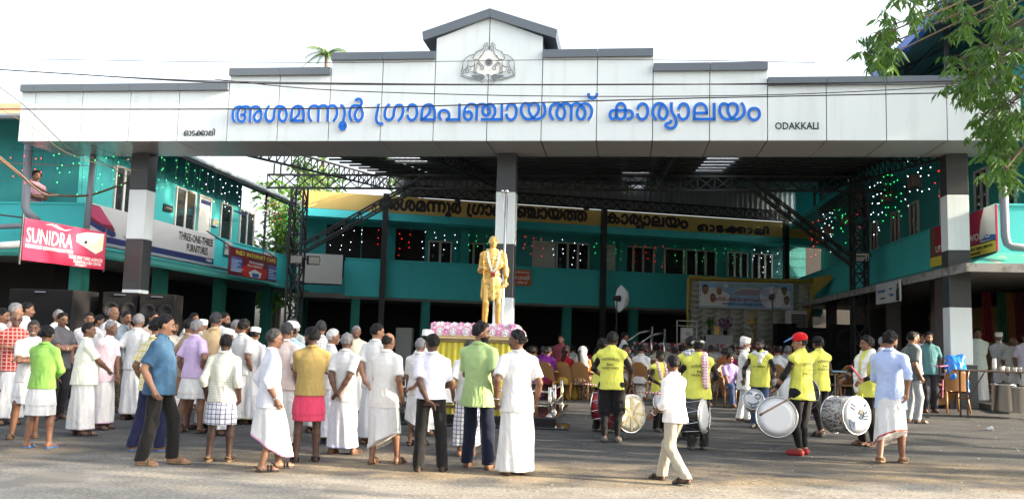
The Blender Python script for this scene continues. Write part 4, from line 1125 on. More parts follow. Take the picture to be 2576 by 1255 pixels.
cable('hair thin cable crossing in front of the emblem', cpx((-60, 150), (120, 150), (500, 156), (900, 158), (1130, 155), (1400, 151), (1700, 152), (2050, 158), y=15), .006)
cable('thin slack cable running down over the left panels to the soffit', cpx((-60, 180), (60, 265), (170, 370), (250, 405), (320, 445), y=17, y1=21), .009)
cable('pale slack cable below the other one on the left panels', cpx((-60, 240), (80, 320), (160, 380), (260, 415), (360, 430), y=17, y1=21), .006, m_wirebrown)
cable('thick brown bundle of cables sagging past the man on the balcony', cpx((-60, 350), (30, 425), (80, 462), (130, 488), (190, 493), (240, 487), (330, 455), y=20.5, y1=22.6), .03, m_wirebrown)
cable('loose brown strand leaving the sagging bundle', cpx((-60, 345), (40, 428), (85, 470), (115, 490), (150, 490), y=20.3, y1=21), .02, m_wirebrown)
cable('thin orange cord stretched across the far left wall', cpx((-60, 405), (60, 412), (160, 416), (240, 417), y=21.5, y1=22.4), .008, mat('orange_cord', (.5, .12, .06)))

# ------------------------------------------------------------------ fairy lights
def bulb_mat(n, c, s): return mat(n, (.4, .4, .4), .4, 0, emit=(*c, s))
bm = {'red': bulb_mat('red_bulb', (1, .012, .008), 2.2), 'green': bulb_mat('green_bulb', (.02, .75, .16), 2.0), 'white': bulb_mat('white_bulb', (.8, .88, 1), 2.6)}
_bulb = {}
def bulb(c, p, parent, r=.0095):
    if c not in _bulb:
        mb = MB(); mb.ball((0, 0, 0), (1, 1, 1.3), 6, 4); o = mb.build('bulb', bm[c], parent, True, True); _bulb[c] = o
    else:
        o = _bulb[c].copy(); COL.objects.link(o); o.parent = parent
    o.location = wmat(parent).inverted() @ Vector(p); o.scale = (r, r, r)
def curtain(c, P0, P1, n, drop, place, r=.0095):
    P0 = Vector(P0); P1 = Vector(P1)
    t = thing('fairy_light_string', '%s fairy lights dangling %s' % (c, place), 'fairy lights', Matrix.Translation(P0), '%s fairy lights %s' % (c, place))
    wv = MB(); wv.tube([P0, P0.lerp(P1, .5)-ZV*.05, P1], .005, 4, False)
    for k in range(n):
        p = P0.lerp(P1, (k+.5)/n) + Vector((random.uniform(-.08, .08), random.uniform(-.05, .05), 0))
        d = drop*random.uniform(.55, 1.1)
        m = max(3, int(d/.30))
        wv.tube([p, p+Vector((random.uniform(-.05, .05), 0, -d))], .003, 4, False)
        for j in range(m):
            bulb(c, p+Vector((random.uniform(-.07, .07), random.uniform(-.04, .04), -d*(j+random.uniform(.5, 1))/m)), t, r)
    wv.build('wire', m_wire, t)
for k, c in enumerate(['red', 'green', 'green', 'white', 'white', 'white', 'red', 'green', 'white', 'red']):
    s = .6+k*1.72
    curtain(c, LW @ Vector((s, -.3, 6.95)), LW @ Vector((s+1.6, -.3, 6.95)), 4, 1.25, 'from the left eave')
for k, c in enumerate(['red', 'green', 'green']):
    curtain(c, at(30+k*100, 372, 21.6), at(120+k*100, 380, 21.8), 4, 1.1, 'at the far left front', .011)
for k, c in enumerate(['white', 'red', 'white', 'green', 'red', 'white', 'green', 'red', 'green', 'green', 'white']):
    s = -.9+k*1.9
    curtain(c, BW @ Vector((s, -.1, 6.15)), BW @ Vector((s+1.75, -.1, 6.15)), 4, 1.15, 'along the back corridor')
for k, c in enumerate(['red', 'white', 'green', 'white', 'red', 'green', 'white', 'red']):
    s = -1.0-k*2.1
    curtain(c, RW @ Vector((s, -.35, 6.95)), RW @ Vector((s-1.95, -.35, 6.95)), 5, 1.7, 'from the right eave')
# ------------------------------------------------------------------ implicit-surface modelling for bodies and clothes
class Field:
    def __init__(self, lo, hi, h):
        self.h = h; self.lo = np.array(lo, np.float32)
        self.n = np.ceil((np.array(hi)-np.array(lo))/h).astype(int)+1
        self.f = np.full(self.n, 0.25, np.float32)
        self.ax = [(self.lo[k]+h*np.arange(self.n[k])).astype(np.float32) for k in range(3)]
    def block(self, lo, hi):
        s = []
        for k in range(3):
            a = int(max(0, math.floor((lo[k]-self.lo[k])/self.h))); b = int(min(self.n[k], math.ceil((hi[k]-self.lo[k])/self.h)+1))
            if b <= a: return None, None
            s.append(slice(a, b))
        s = tuple(s)
        X = self.ax[0][s[0]][:, None, None]; Y = self.ax[1][s[1]][None, :, None]; Z = self.ax[2][s[2]][None, None, :]
        return s, (X, Y, Z)
    def put(self, s, d, k, op='u'):
        f = self.f[s]
        if op == 'u':
            if k > 0:
                hh = np.clip(.5+.5*(f-d)/k, 0, 1); self.f[s] = f+(d-f)*hh-k*hh*(1-hh)
            else: self.f[s] = np.minimum(f, d)
        elif op == 's':
            d = -d
            if k > 0:
                hh = np.clip(.5-.5*(f-d)/k, 0, 1); self.f[s] = f+(d-f)*hh+k*hh*(1-hh)
            else: self.f[s] = np.maximum(f, d)
    def cone(self, a, b, r1, r2, k=.02, op='u', cuts=()):
        a = np.array(a, np.float32); b = np.array(b, np.float32); m = max(r1, r2)+k+.03
        s, P = self.block(np.minimum(a, b)-m, np.maximum(a, b)+m)
        if s is None: return
        ba = b-a; L = float(ba@ba)+1e-9
        x, y, z = P[0]-a[0], P[1]-a[1], P[2]-a[2]
        t = np.clip((x*ba[0]+y*ba[1]+z*ba[2])/L, 0, 1)
        d = np.sqrt((x-t*ba[0])**2+(y-t*ba[1])**2+(z-t*ba[2])**2)-(r1+(r2-r1)*t)
        for p, n in cuts:
            d = np.maximum(d, (P[0]-p[0])*n[0]+(P[1]-p[1])*n[1]+(P[2]-p[2])*n[2])
        self.put(s, d, k, op)
    def ell(self, c, r, k=.02, op='u', R=None):
        c = np.array(c, np.float32); m = max(r)+k+.03
        s, P = self.block(c-m, c+m)
        if s is None: return
        x, y, z = P[0]-c[0], P[1]-c[1], P[2]-c[2]
        if R is not None:
            x, y, z = (R[0][0]*x+R[1][0]*y+R[2][0]*z, R[0][1]*x+R[1][1]*y+R[2][1]*z, R[0][2]*x+R[1][2]*y+R[2][2]*z)
        q = np.sqrt((x/r[0])**2+(y/r[1])**2+(z/r[2])**2)+1e-6
        g = np.sqrt((x/r[0]**2)**2+(y/r[1]**2)**2+(z/r[2]**2)**2)+1e-6
        d = np.where(q < .3, (q-1)*min(r), q*(q-1)/g)
        self.put(s, d.astype(np.float32), k, op)
    def loft(self, lev, k=.02, fold=None, op='u', capk=0):
        """lev rows: z, cx, cy, rx, ry (z ascending); fold: function(theta, z) -> radius factor"""
        L = np.array(lev, np.float32); mx = max(L[:, 3].max(), L[:, 4].max())+.08
        s, P = self.block((L[:, 1].min()-mx, L[:, 2].min()-mx, L[0, 0]-.06), (L[:, 1].max()+mx, L[:, 2].max()+mx, L[-1, 0]+.06))
        if s is None: return
        z = P[2].ravel()
        cx, cy, rx, ry = (np.interp(z, L[:, 0], L[:, i])[None, None, :] for i in (1, 2, 3, 4))
        x = P[0]-cx; y = P[1]-cy
        q = np.sqrt((x/rx)**2+(y/ry)**2)+1e-6
        if fold is not None: q = q/fold(np.arctan2(y/ry, x/rx), P[2])
        d = (q-1)*(rx*ry)/np.sqrt((rx*rx+ry*ry)/2)
        d = np.maximum(d, np.maximum(L[0, 0]-P[2], P[2]-L[-1, 0]))
        self.put(s, d.astype(np.float32), k, op)
    def noise(self, amp, freq, n=5, seed=0, aniso=(1, 1, 1)):
        r = np.random.default_rng(seed)
        X, Y, Z = self.ax[0][:, None, None], self.ax[1][None, :, None], self.ax[2][None, None, :]
        out = 0
        wv = np.sin(X*freq*.5+Z*freq*.4+r.uniform(0, 6))*.9
        for i in range(n):
            d = r.normal(size=3); d /= np.linalg.norm(d); d *= np.array(aniso)
            fq = freq*r.uniform(.6, 1.6)
            out = out+np.sin(fq*(X*d[0]+Y*d[1]+Z*d[2])+wv+r.uniform(0, 6.28))/n
        self.f += (amp*1.6*out).astype(np.float32)
    def mesh(self):
        f = self.f; h = self.h
        f[0] = f[-1] = .1; f[:, 0] = f[:, -1] = .1; f[:, :, 0] = f[:, :, -1] = .1
        neg = f < 0
        c = neg[:-1, :-1, :-1].astype(np.int8)
        tot = np.zeros(c.shape, np.int8)
        for i in (0, 1):
            for j in (0, 1):
                for k in (0, 1):
                    tot += neg[i:neg.shape[0]-1+i, j:neg.shape[1]-1+j, k:neg.shape[2]-1+k]
        act = (tot > 0) & (tot < 8)
        idx = -np.ones(act.shape, np.int64); I = np.argwhere(act); idx[act] = np.arange(len(I))
        acc = np.zeros((len(I), 3)); cnt = np.zeros(len(I))
        corners = [(i, j, k) for i in (0, 1) for j in (0, 1) for k in (0, 1)]
        vals = {cc: f[I[:, 0]+cc[0], I[:, 1]+cc[1], I[:, 2]+cc[2]] for cc in corners}
        for a in corners:
            for ax in range(3):
                if a[ax]: continue
                b = list(a); b[ax] = 1; b = tuple(b)
                va, vb = vals[a], vals[b]; cr = (va < 0) != (vb < 0)
                t = np.where(cr, va/(va-vb+1e-12), 0)
                p = np.zeros((len(I), 3)); p += a; p[:, ax] += t
                acc[cr] += p[cr]; cnt[cr] += 1
        V = (I+acc/cnt[:, None])*h+self.lo
        Q = []
        for ax in range(3):
            o = [k for k in range(3) if k != ax]
            sl0 = [slice(None)]*3; sl1 = [slice(None)]*3; sl0[ax] = slice(0, -1); sl1[ax] = slice(1, None)
            n0 = neg[tuple(sl0)]; n1 = neg[tuple(sl1)]
            E = np.argwhere(n0 != n1); E = E[(E[:, o[0]] > 0) & (E[:, o[1]] > 0) & (E[:, o[0]] < f.shape[o[0]]-1) & (E[:, o[1]] < f.shape[o[1]]-1)]
            q = []
            for d0, d1 in ((0, 0), (1, 0), (1, 1), (0, 1)):
                c = E.copy(); c[:, o[0]] -= d0; c[:, o[1]] -= d1; q.append(idx[c[:, 0], c[:, 1], c[:, 2]])
            q = np.stack(q, 1)
            fl = n0[E[:, 0], E[:, 1], E[:, 2]]
            if ax == 1: fl = ~fl
            q[~fl] = q[~fl][:, ::-1]
            Q.append(q)
        Q = np.concatenate(Q)
        Q = Q[(Q >= 0).all(1)]
        return V, Q

def ik(a, b, l1, l2, hint):
    a = np.array(a, float); b = np.array(b, float); d = b-a; D = np.linalg.norm(d)
    D2 = min(D, (l1+l2)*.999)
    b = a+d/D*D2
    u = d/D; x = (l1*l1-l2*l2+D2*D2)/(2*D2); hgt = math.sqrt(max(0, l1*l1-x*x))
    h = np.array(hint, float); h = h-u*(h@u); h /= np.linalg.norm(h)+1e-9
    return a+u*x+h*hgt, b

# ------------------------------------------------------------------ person builder
SKIN = {}
def skin(k):
    if k not in SKIN:
        c = {0: (0.29, 0.15, 0.092), 1: (0.205, 0.102, 0.063), 2: (0.14, 0.068, 0.042), 3: (0.075, 0.038, 0.026), 4: (0.30, 0.16, 0.10)}[k]
        m = mat('brown_skin', c, 0.5, 0.14, 9, 0.06, 60, spec=0.4)
        b = m.node_tree.nodes['Principled BSDF']; b.inputs['Subsurface Weight'].default_value = 0.06; b.inputs['Subsurface Radius'].default_value = (.02, .008, .004)
        SKIN[k] = m
    return SKIN[k]
CL = {}
def folds(m):
    """crease relief: two warped ridged noises, so cloth breaks into long soft folds"""
    t = m.node_tree; b = t.nodes['Principled BSDF']; tc = t.nodes.new('ShaderNodeTexCoord')
    out = None
    for sc, st, wt in ((3.4, (1.5, 1.5, .5), 1.0), (6.0, (1.0, 1.0, .8), .4)):
        mp = t.nodes.new('ShaderNodeMapping'); mp.inputs['Scale'].default_value = st; mp.inputs['Rotation'].default_value = (.25, .15, 0)
        t.links.new(tc.outputs['Object'], mp.inputs[0])
        n = t.nodes.new('ShaderNodeTexNoise'); n.inputs['Scale'].default_value = sc; n.inputs['Detail'].default_value = 1.5; n.inputs['Distortion'].default_value = 1.2
        t.links.new(mp.outputs[0], n.inputs['Vector'])
        r = math_node(t, 'ABSOLUTE', math_node(t, 'SUBTRACT', n.outputs['Fac'], .5))
        r = math_node(t, 'MULTIPLY', math_node(t, 'SQRT', math_node(t, 'ADD', math_node(t, 'MULTIPLY', r, r), .004)), wt*2)
        out = r if out is None else math_node(t, 'ADD', out, r)
    bp = t.nodes.new('ShaderNodeBump'); bp.inputs['Strength'].default_value = 0.7; bp.inputs['Distance'].default_value = 0.042
    t.links.new(out, bp.inputs['Height']); t.links.new(bp.outputs[0], b.inputs['Normal'])
def cloth(c, pat=None):
    key = (tuple(c), pat)
    if key in CL: return CL[key]
    m = mat('fabric', c, 0.85, 0.06, 5, 0, 26, spec=0.15)
    folds(m)
    b = m.node_tree.nodes['Principled BSDF']; b.inputs['Sheen Weight'].default_value = 0.12
    if pat == 'check': overlay(m, stripe_fac((0, 2), 22, .82), tuple(v*.55 for v in c))
    if pat == 'redcheck': overlay(m, stripe_fac((0, 2), 17, .7), (0.65, 0.35, 0.30))
    if pat == 'bluecheck': overlay(m, stripe_fac((0, 2), 18, .86), (0.10, 0.12, 0.25))
    if pat == 'finecheck': overlay(m, stripe_fac((0, 2), 34, .8), tuple(v*.75 for v in c))
    if pat == 'ycheck': overlay(m, stripe_fac((0, 2), 12, .86), (0.62, 0.50, 0.12))
    if pat == 'lungi': overlay(m, noise_fac(40, .55, .62), (0.16, 0.14, 0.07))
    if pat == 'camo': overlay(m, noise_fac(9, .5, .54), (0.07, 0.065, 0.055))
    if pat == 'print': overlay(m, noise_fac(30, .54, .60), (0.6, 0.5, 0.3))
    if pat == 'denim': overlay(m, noise_fac(7, .5, .7), tuple(min(1, v*1.6) for v in c))
    if pat == 'pinkcheck': overlay(m, stripe_fac((0, 2), 24, .2), (0.75, 0.62, 0.64))
    CL[key] = m
    return m
m_hair = {'black': mat('black_hair', (0.006, 0.0055, 0.006), 0.55, 0.3, 60, 0.5, 90, spec=0.2), 'grey': mat('grey_hair', (0.17, 0.17, 0.18), 0.6, 0.35, 50, 0.5, 90),
          'white': mat('white_hair', (0.48, 0.48, 0.48), 0.6, 0.2, 50, 0.4, 90), 'salt': mat('greying_hair', (0.035, 0.035, 0.038), 0.55, 0.6, 70, 0.5, 90, spec=0.2)}
m_sandal = {'black': mat('black_sandal', (0.02, 0.018, 0.017), 0.5, 0.3), 'brown': mat('brown_sandal', (0.08, 0.045, 0.025), 0.55, 0.3), 'blue': mat('blue_flip_flop', (0.05, 0.14, 0.33), 0.5, 0.15), 'tan': mat('tan_sandal', (0.20, 0.13, 0.07), 0.6, 0.2), 'red': mat('red_canvas_shoe', (0.35, 0.03, 0.03), 0.7, 0.2), 'grey': mat('grey_shoe', (0.09, 0.085, 0.075), 0.6, 0.2)}
m_eyew = mat('eye_white', (0.15, 0.13, 0.12), 0.3); m_eyed = mat('eye_dark', (0.012, 0.01, 0.009), 0.2)

def rotz(a): c, s = math.cos(a), math.sin(a); return np.array([[c, -s, 0], [s, c, 0], [0, 0, 1.]])
def rotx(a): c, s = math.cos(a), math.sin(a); return np.array([[1, 0, 0], [0, c, -s], [0, s, c]])

ARMS = {  # wrist target (x outwards from the shoulder side, y forward, z), elbow hint, hand direction
    'hang': ((.225, .03, .87), (.35, -1, 0), None), 'hang2': ((.24, -.03, .88), (.5, -1, 0), None),
    'swingf': ((.215, .20, .93), (.3, -1, 0), None), 'swingb': ((.22, -.20, .93), (.4, -1, 0), None),
    'behind': ((-.02, -.165, .93), (1, -.7, .1), (-.9, -.1, -.3)), 'behindlow': ((.03, -.185, .88), (1, -.6, .1), (-.8, 0, -.5)),
    'fold': ((-.10, .225, 1.17), (1, .1, -.6), (-.9, .2, .25)), 'fold2': ((-.09, .26, 1.12), (1, .1, -.6), (-.9, .0, .2)),
    'hip': ((.165, .02, .99), (1, -.6, .2), (-.3, .5, -.8)), 'front': ((.02, .24, .98), (1, -.4, -.2), (-.8, .3, -.2)),
    'frontlow': ((.05, .22, .86), (1, -.5, -.2), (-.6, .4, -.6)), 'chin': ((.02, .19, 1.38), (.5, .4, -1), (-.2, -.2, .9)),
    'drum': ((.20, .30, 1.02), (.9, -.5, -.3), (-.1, .9, -.3)), 'drumlow': ((.26, .24, .92), (.9, -.5, -.2), (.1, .8, -.5)),
    'out': ((.42, .22, .98), (.4, -1, -.3), (.6, .6, -.4)), 'point': ((.10, .50, 1.20), (1, -.2, -.6), (0, 1, 0)), 'lap': ((.10, .36, .70), (1, -.5, 0), (-.3, .9, -.1)),
    'lift': ((.24, .16, .80), (.5, -1, 0), (0, .3, -1)),
}
def finger_tubes(V, Q, base, d, nrm, k, curl, thumb_side):
    """five fingers as tapered bent tubes rooted inside the palm"""
    d = d/np.linalg.norm(d); nrm = nrm-d*(nrm@d); nrm /= np.linalg.norm(nrm); sd = np.cross(d, nrm)
    mb = MB()
    palm = base+d*.075*k
    for i, (o, L) in enumerate(((-.028, .062), (-.010, .074), (.010, .070), (.027, .055))):
        p = palm+sd*o*k; q = [p-d*.02*k]; dd = d.copy()
        for j in range(3):
            a = curl*(.35+.3*j)
            dd = d*math.cos(a)+nrm*math.sin(a)
            q.append(q[-1]+dd*(L/3+(.02 if j == 0 else 0))*k)
        mb.tube([tuple(v) for v in q], [.0095*k, .009*k, .008*k, .0065*k], 6)
    s = thumb_side
    p = base+d*.025*k+sd*s*.028*k
    q = [p, p+(d*.5+sd*s*.75+nrm*.2)*.032*k, p+(d*.5+sd*s*.75+nrm*.2)*.032*k+(d*.9+sd*s*.1+nrm*.4)*.035*k]
    mb.tube([tuple(v) for v in q], [.011*k, .010*k, .007*k], 6)
    vv = np.array(mb.v); off = len(V)
    ff = [[i+off for i in f] for f in mb.f]
    return vv, ff

def person(label, pos, H=1.7, yaw=0, head=0, pitch=-.19, arms=('hang', 'hang'), feet=None, stance=.10, sk=1, hair='short', hc='black', must=False, beard=None, glasses=False,
           top=(.75, .75, .75), tpat=None, sleeve='short', hem=.80, girth=1.0, belly=0.0, bottom='mundu', bcol=(.66, .66, .66), bpat=None, bhem=None, border=None,
           foot='black', h=.011, seed=None, group=None, lean=0, cap=None, vest=None, extra=None, lift=(0, 0), child=False, tuck=False, name='person', wscale=1.0, watch=None, sit=0, slant=None):
    seed = seed if seed is not None else abs(hash(label)) % 9999
    seed = sum(ord(c)*(i+1) for i, c in enumerate(label)) % 9973
    k = H/1.70
    G = girth
    yawr = math.radians(yaw)
    M = Matrix.Translation(Vector(pos)) @ Matrix.Rotation(yawr, 4, 'Z')
    lo, hi = (-.62, -.66, -.03), (.62, .62, 1.80)
    ln = lambda z: lean*max(0, z-.9)                    # forward lean of the upper body (y is -forward)
    def Fw(x, f, z): return np.array([x, -f-ln(z), z])
    sh = {s: Fw(s*.166*wscale, 0, 1.352) for s in (-1, 1)}
    hipj = {s: np.array([s*.09, 0, .90]) for s in (-1, 1)}
    if feet is None: feet = ((stance, .03), (stance, -.03))
    fpos = {}
    for i, s in enumerate((-1, 1)):
        fx, ff = feet[i]; fpos[s] = np.array([s*fx, -ff, .085+lift[i]+sit])
    knee = {}; ank = {}
    drop = 0.0
    for s in (-1, 1):
        dxy = (fpos[s][0]-hipj[s][0])**2+(fpos[s][1]-hipj[s][1])**2
        drop = max(drop, (.90-fpos[s][2])-math.sqrt(max(.1, .822**2-dxy)))
    for s in (-1, 1):
        fpos[s][2] += drop
        knee[s], ank[s] = ik(hipj[s], fpos[s], .413, .413, (s*.12, -1, 0))
    elb = {}; wri = {}; hd = {}
    for i, s in enumerate((-1, 1)):
        tg, hint, hdir = ARMS[arms[i]] if isinstance(arms[i], str) else arms[i]
        w_ = Fw(s*tg[0] if abs(tg[0]) > 0 else 0, tg[1]+(belly*.10 if tg[1] > .1 else 0), tg[2])
        if isinstance(arms[i], str) and arms[i] in ('hang', 'hang2', 'swingf', 'swingb', 'hip', 'lift'): w_[0] += s*(G-1)*.16+s*(wscale-1)*.17
        e_, w_ = ik(sh[s], w_, .285, .255, (s*hint[0], -hint[1], hint[2]))
        elb[s], wri[s] = e_, w_
        fd = (w_-e_)/np.linalg.norm(w_-e_)
        hd[s] = fd if hdir is None else np.array([s*hdir[0], -hdir[1], hdir[2]])/np.linalg.norm(hdir)
    # ---- body
    B = Field(lo, hi, h)
    R = rotz(math.radians(head)) @ rotx(-pitch)
    piv = Fw(0, 0, 1.50)
    def Hp(x, f, z): return piv+R @ (np.array([x, -f, z-1.50]))
    bl = belly
    B.loft([(.82, 0, 0, .13*G, .10*G), (.92, 0, 0, .165*G, .115*G), (1.05, 0, -.015*bl-ln(1.05), .145*G, (.10+.03*bl)*G), (1.2, 0, -.015*bl-ln(1.2), .15*G, .105*G), (1.30, 0, -ln(1.30), .155, .10), (1.38, 0, -ln(1.38), .10, .08), (1.44, 0, -ln(1.44), .055, .055)], .03)
    for s in (-1, 1):
        B.cone(Fw(s*.04, 0, 1.425), sh[s], .036, .046, .03); B.cone(sh[s], elb[s], .050, .040, .03); B.cone(elb[s], elb[s]*.6+wri[s]*.4, .041, .040, .02); B.cone(elb[s]*.6+wri[s]*.4, wri[s], .040, .026, .02)
        p = wri[s]+hd[s]*.045
        B.cone(wri[s], p+hd[s]*.02, .026, .027, .015)
        B.cone(hipj[s], knee[s], .085, .055, .03); mid = knee[s]*.65+ank[s]*.35+np.array([0, .015, 0])
        B.cone(knee[s], mid, .054, .054, .02); B.cone(mid, ank[s], .054, .036, .02)
        ft = ank[s]
        tz = ft[2]-.085-drop-sit
        B.cone(ft+np.array([0, .03, -.045]), ft+np.array([s*.012, -.13, -.052-(tz*.6)]), .038, .033, .025); B.cone(ft+np.array([s*.012, -.13, -.055-(tz*.6)]), ft+np.array([s*.018, -.185, -.06-(tz*.7)]), .03, .022, .02)
    B.cone(Fw(0, -.01, 1.42), Hp(0, -.005, 1.545), .055, .052, .025)
    cs = .96 if child else 1.0
    B.ell(Hp(0, -.005, 1.612), (.074, .094, .098), .02, R=R); B.ell(Hp(0, .032, 1.556), (.056, .062, .066), .03, R=R)
    B.ell(Hp(0, .088, 1.515), (.022, .016, .018), .02, R=R)
    B.cone(Hp(0, .088, 1.612), Hp(0, .112, 1.572), .009, .0145, .012); B.ell(Hp(0, .098, 1.568), (.021, .012, .010), .008, R=R)
    B.cone(Hp(-.035, .078, 1.628), Hp(.035, .078, 1.628), .012, .012, .012)
    for s in (-1, 1):
        B.ell(Hp(s*.076, -.004, 1.59), (.013, .024, .034), .008, R=R); B.ell(Hp(s*.033, .094, 1.605), (.013, .010, .009), .008, 's', R=R); B.ell(Hp(s*.038, .066, 1.57), (.022, .02, .02), .015, R=R)
    B.ell(Hp(0, .091, 1.537), (.022, .010, .006), .006, R=R); B.ell(Hp(0, .089, 1.529), (.018, .010, .006), .006, R=R)
    V, Q = B.mesh()
    faces = Q.tolist()
    Vs = [V]; nv = len(V)
    for s in (-1, 1):
        nr = np.array([-s*.9, -.35, 0.]) if isinstance(arms[(s+1)//2], str) and arms[(s+1)//2].startswith(('hang', 'swing', 'lift')) else np.array([-s*.2, .3, -1.])
        vv, ff = finger_tubes([0]*nv, None, wri[s]+hd[s]*.012, hd[s], nr, 1.0, 1.0 if not (isinstance(arms[(s+1)//2], str) and arms[(s+1)//2].startswith('drum')) else 1.6, 1 if s > 0 else -1)
        Vs.append(vv); faces += ff; nv += len(vv)
        # palm: a flattened slab joined to the wrist
        mb = MB(); d = hd[s]; nn = nr-d*(nr@d); nn /= np.linalg.norm(nn); sd = np.cross(d, nn)
        c0 = wri[s]+d*.0; rings = []
        for t, w2, th in ((-.005, .024, .02), (.03, .036, .017), (.065, .040, .014), (.088, .036, .010)):
            rings.append([tuple(c0+d*t+sd*w2*math.cos(a)+nn*th*math.sin(a)) for a in np.linspace(0, 2*math.pi, 9)[:-1]])
        vv = np.array([q for r in rings for q in r]); off = nv
        ff = [[off+i*8+j, off+i*8+(j+1) % 8, off+(i+1)*8+(j+1) % 8, off+(i+1)*8+j] for i in range(3) for j in range(8)]+[[off+24+j for j in range(8)], [off+j for j in range(8)][::-1]]
        Vs.append(vv); faces += ff; nv += len(vv)
    V = np.concatenate(Vs)*k
    M = Matrix.Translation((0, 0, -(drop+sit)*k)) @ M
    root = newmesh(name, V, faces, skin(sk), None, True)
    root.matrix_world = M; WM[root.name] = M
    meta(root, label, 'person', group)
    def child_mesh(nm, V, Q, m, smooth=True): return newmesh(nm, np.asarray(V)*k, Q, m, root, smooth, local=True)
    def child_mb(nm, mb, m, smooth=True):
        o = newmesh(nm, np.array(mb.v)*k, mb.f, m, root, smooth, mb.mi if isinstance(m, list) else None, local=True); return o
    # ---- hair, cap, face details
    hm = m_hair[hc]
    hc_ = Hp(0, -.005, 1.612)
    HF = Field(hc_-.17, hc_+np.array([.17, .17, .18]), .010)
    if hair != 'none':
        th = {'short': .010, 'crop': .007, 'thick': .018, 'spiky': .026, 'bald': .006, 'recede': .010, 'long': .02, 'bun': .016}[hair]
        HF.ell(Hp(0, -.008, 1.616), (.074+th, .094+th, .098+th), 0, R=R)
        HF.noise(.004 if hair not in ('spiky', 'thick') else .010, 70 if hair != 'spiky' else 90, 4, seed)
        s, P = HF.block(hc_-.2, hc_+.2)
        X = P[0]-piv[0]; Y = P[1]-piv[1]; Z = P[2]-piv[2]
        x = R[0, 0]*X+R[1, 0]*Y+R[2, 0]*Z; y = R[0, 1]*X+R[1, 1]*Y+R[2, 1]*Z; z = R[0, 2]*X+R[1, 2]*Y+R[2, 2]*Z
        fwdv = -y
        rec = {'bald': .03, 'crop': .004, 'recede': .016}.get(hair, 0)
        face = (fwdv-(.052-rec))*.86-(z-(.158))*.5               # face opening
        side = np.minimum(fwdv-.012, .108-z)                      # temples and below
        low = .045+.55*np.maximum(0, fwdv+.03)-z                   # nape line
        d = np.maximum(np.maximum(np.maximum(face, side), low), HF.f[s])
        if hair == 'bald':
            d = np.maximum(d, z-.135+np.maximum(0, fwdv)*.6-.4*np.maximum(0, -fwdv))
        HF.f[s] = d.astype(np.float32)
        HF.noise(.0045, 110, 5, seed+3)
        v, q = HF.mesh()
        if len(q): child_mesh('hair', v, q, hm)
    if hair in ('long', 'bun'):
        mb = MB()
        if hair == 'long': mb.tube([Hp(0, -.10, 1.60), Hp(0, -.135, 1.52), Fw(0, -.15, 1.40), Fw(.01, -.15, 1.22), Fw(0, -.15, 1.02)], [.045, .05, .04, .034, .015], 10)
        else: mb.ball(tuple(Hp(0, -.125, 1.58)), .048, 10, 8)
        child_mb('braid' if hair == 'long' else 'bun', mb, hm)
    if cap:
        CF = Field(hc_-.2, hc_+np.array([.2, .2, .2]), .010)
        if cap in ('white', 'prayer'):
            for zz in np.linspace(1.645, 1.735 if cap == 'prayer' else 1.715, 5): CF.ell(Hp(0, -.012, zz), (.091, .111, .02), .01, R=R)
            child_mesh('cap', *CF.mesh(), cloth((.8, .8, .79)))
        elif cap == 'turban':
            for j, (zz, rr) in enumerate(((1.64, .112), (1.67, .116), (1.70, .105), (1.725, .08))): CF.ell(Hp(0, -.01, zz), (rr*.95, rr*1.1, .034), .012, R=R @ rotx(.2*(-1)**j))
            CF.noise(.006, 55, 4, seed)
            child_mesh('turban', *CF.mesh(), cloth((.78, .77, .75)))
        elif cap == 'red':
            CF.ell(Hp(0, -.01, 1.655), (.092, .115, .088), .01, R=R)
            CF.ell(Hp(0, -.01, 1.57), (.2, .2, .055), 0, 's', R=R)
            child_mesh('cap', *CF.mesh(), cloth((.55, .01, .015)))
            BF = Field(hc_-.24, hc_+np.array([.24, .24, .2]), .010)
            BF.ell(Hp(0, .13, 1.665), (.075, .10, .011), .01, R=R @ rotx(.35)); child_mesh('visor', *BF.mesh(), cloth((.12, .3, .6)))
        elif cap == 'band':
            mb = MB(); mb.tube([tuple(Hp(.093*math.cos(a), .108*math.sin(a)-.005, 1.655)) for a in np.linspace(0, 2*math.pi, 21)[:-1]], .02, 6, closed=True); child_mb('headband', mb, cloth((.6, .6, .6), 'camo'))
        elif cap == 'veil':
            CF2 = Field(hc_-np.array([.25, .25, .5]), hc_+np.array([.25, .25, .2]), .014)
            CF2.ell(Hp(0, -.02, 1.615), (.11, .125, .125), .03, R=R); CF2.loft([(1.2, 0, .02, .2, .13), (1.4, 0, .03, .18, .12), (1.55, 0, .03, .10, .10)], .05)
            CF2.ell(Hp(0, .13, 1.57), (.07, .09, .085), .02, 's', R=R)
            child_mesh('veil', *CF2.mesh(), cloth(vest or (.5, .4, .3)))
    for s in (-1, 1):
        mb = MB()
        mb.m = 0; mb.ball(tuple(Hp(s*.033, .082, 1.605)), .0115, 8, 6); mb.m = 1; mb.ball(tuple(Hp(s*.033, .0875, 1.604)), .0082, 6, 5)
        child_mb('eye', mb, [m_eyew, m_eyed])
        mb = MB(); mb.tube([Hp(s*.014, .093, 1.628), Hp(s*.034, .092, 1.634), Hp(s*.054, .074, 1.627)], [.004, .0055, .003], 5)
        child_mb('eyebrow', mb, m_hair['black' if hc in ('black', 'salt') else 'grey'])
    if must:
        mb = MB(); mb.tube([Hp(-.036, .083, 1.541), Hp(-.018, .099, 1.549), Hp(0, .104, 1.552), Hp(.018, .099, 1.549), Hp(.036, .083, 1.541)], [.004, .0085, .008, .0085, .004], 6); child_mb('moustache', mb, m_hair[must if isinstance(must, str) else 'black'])
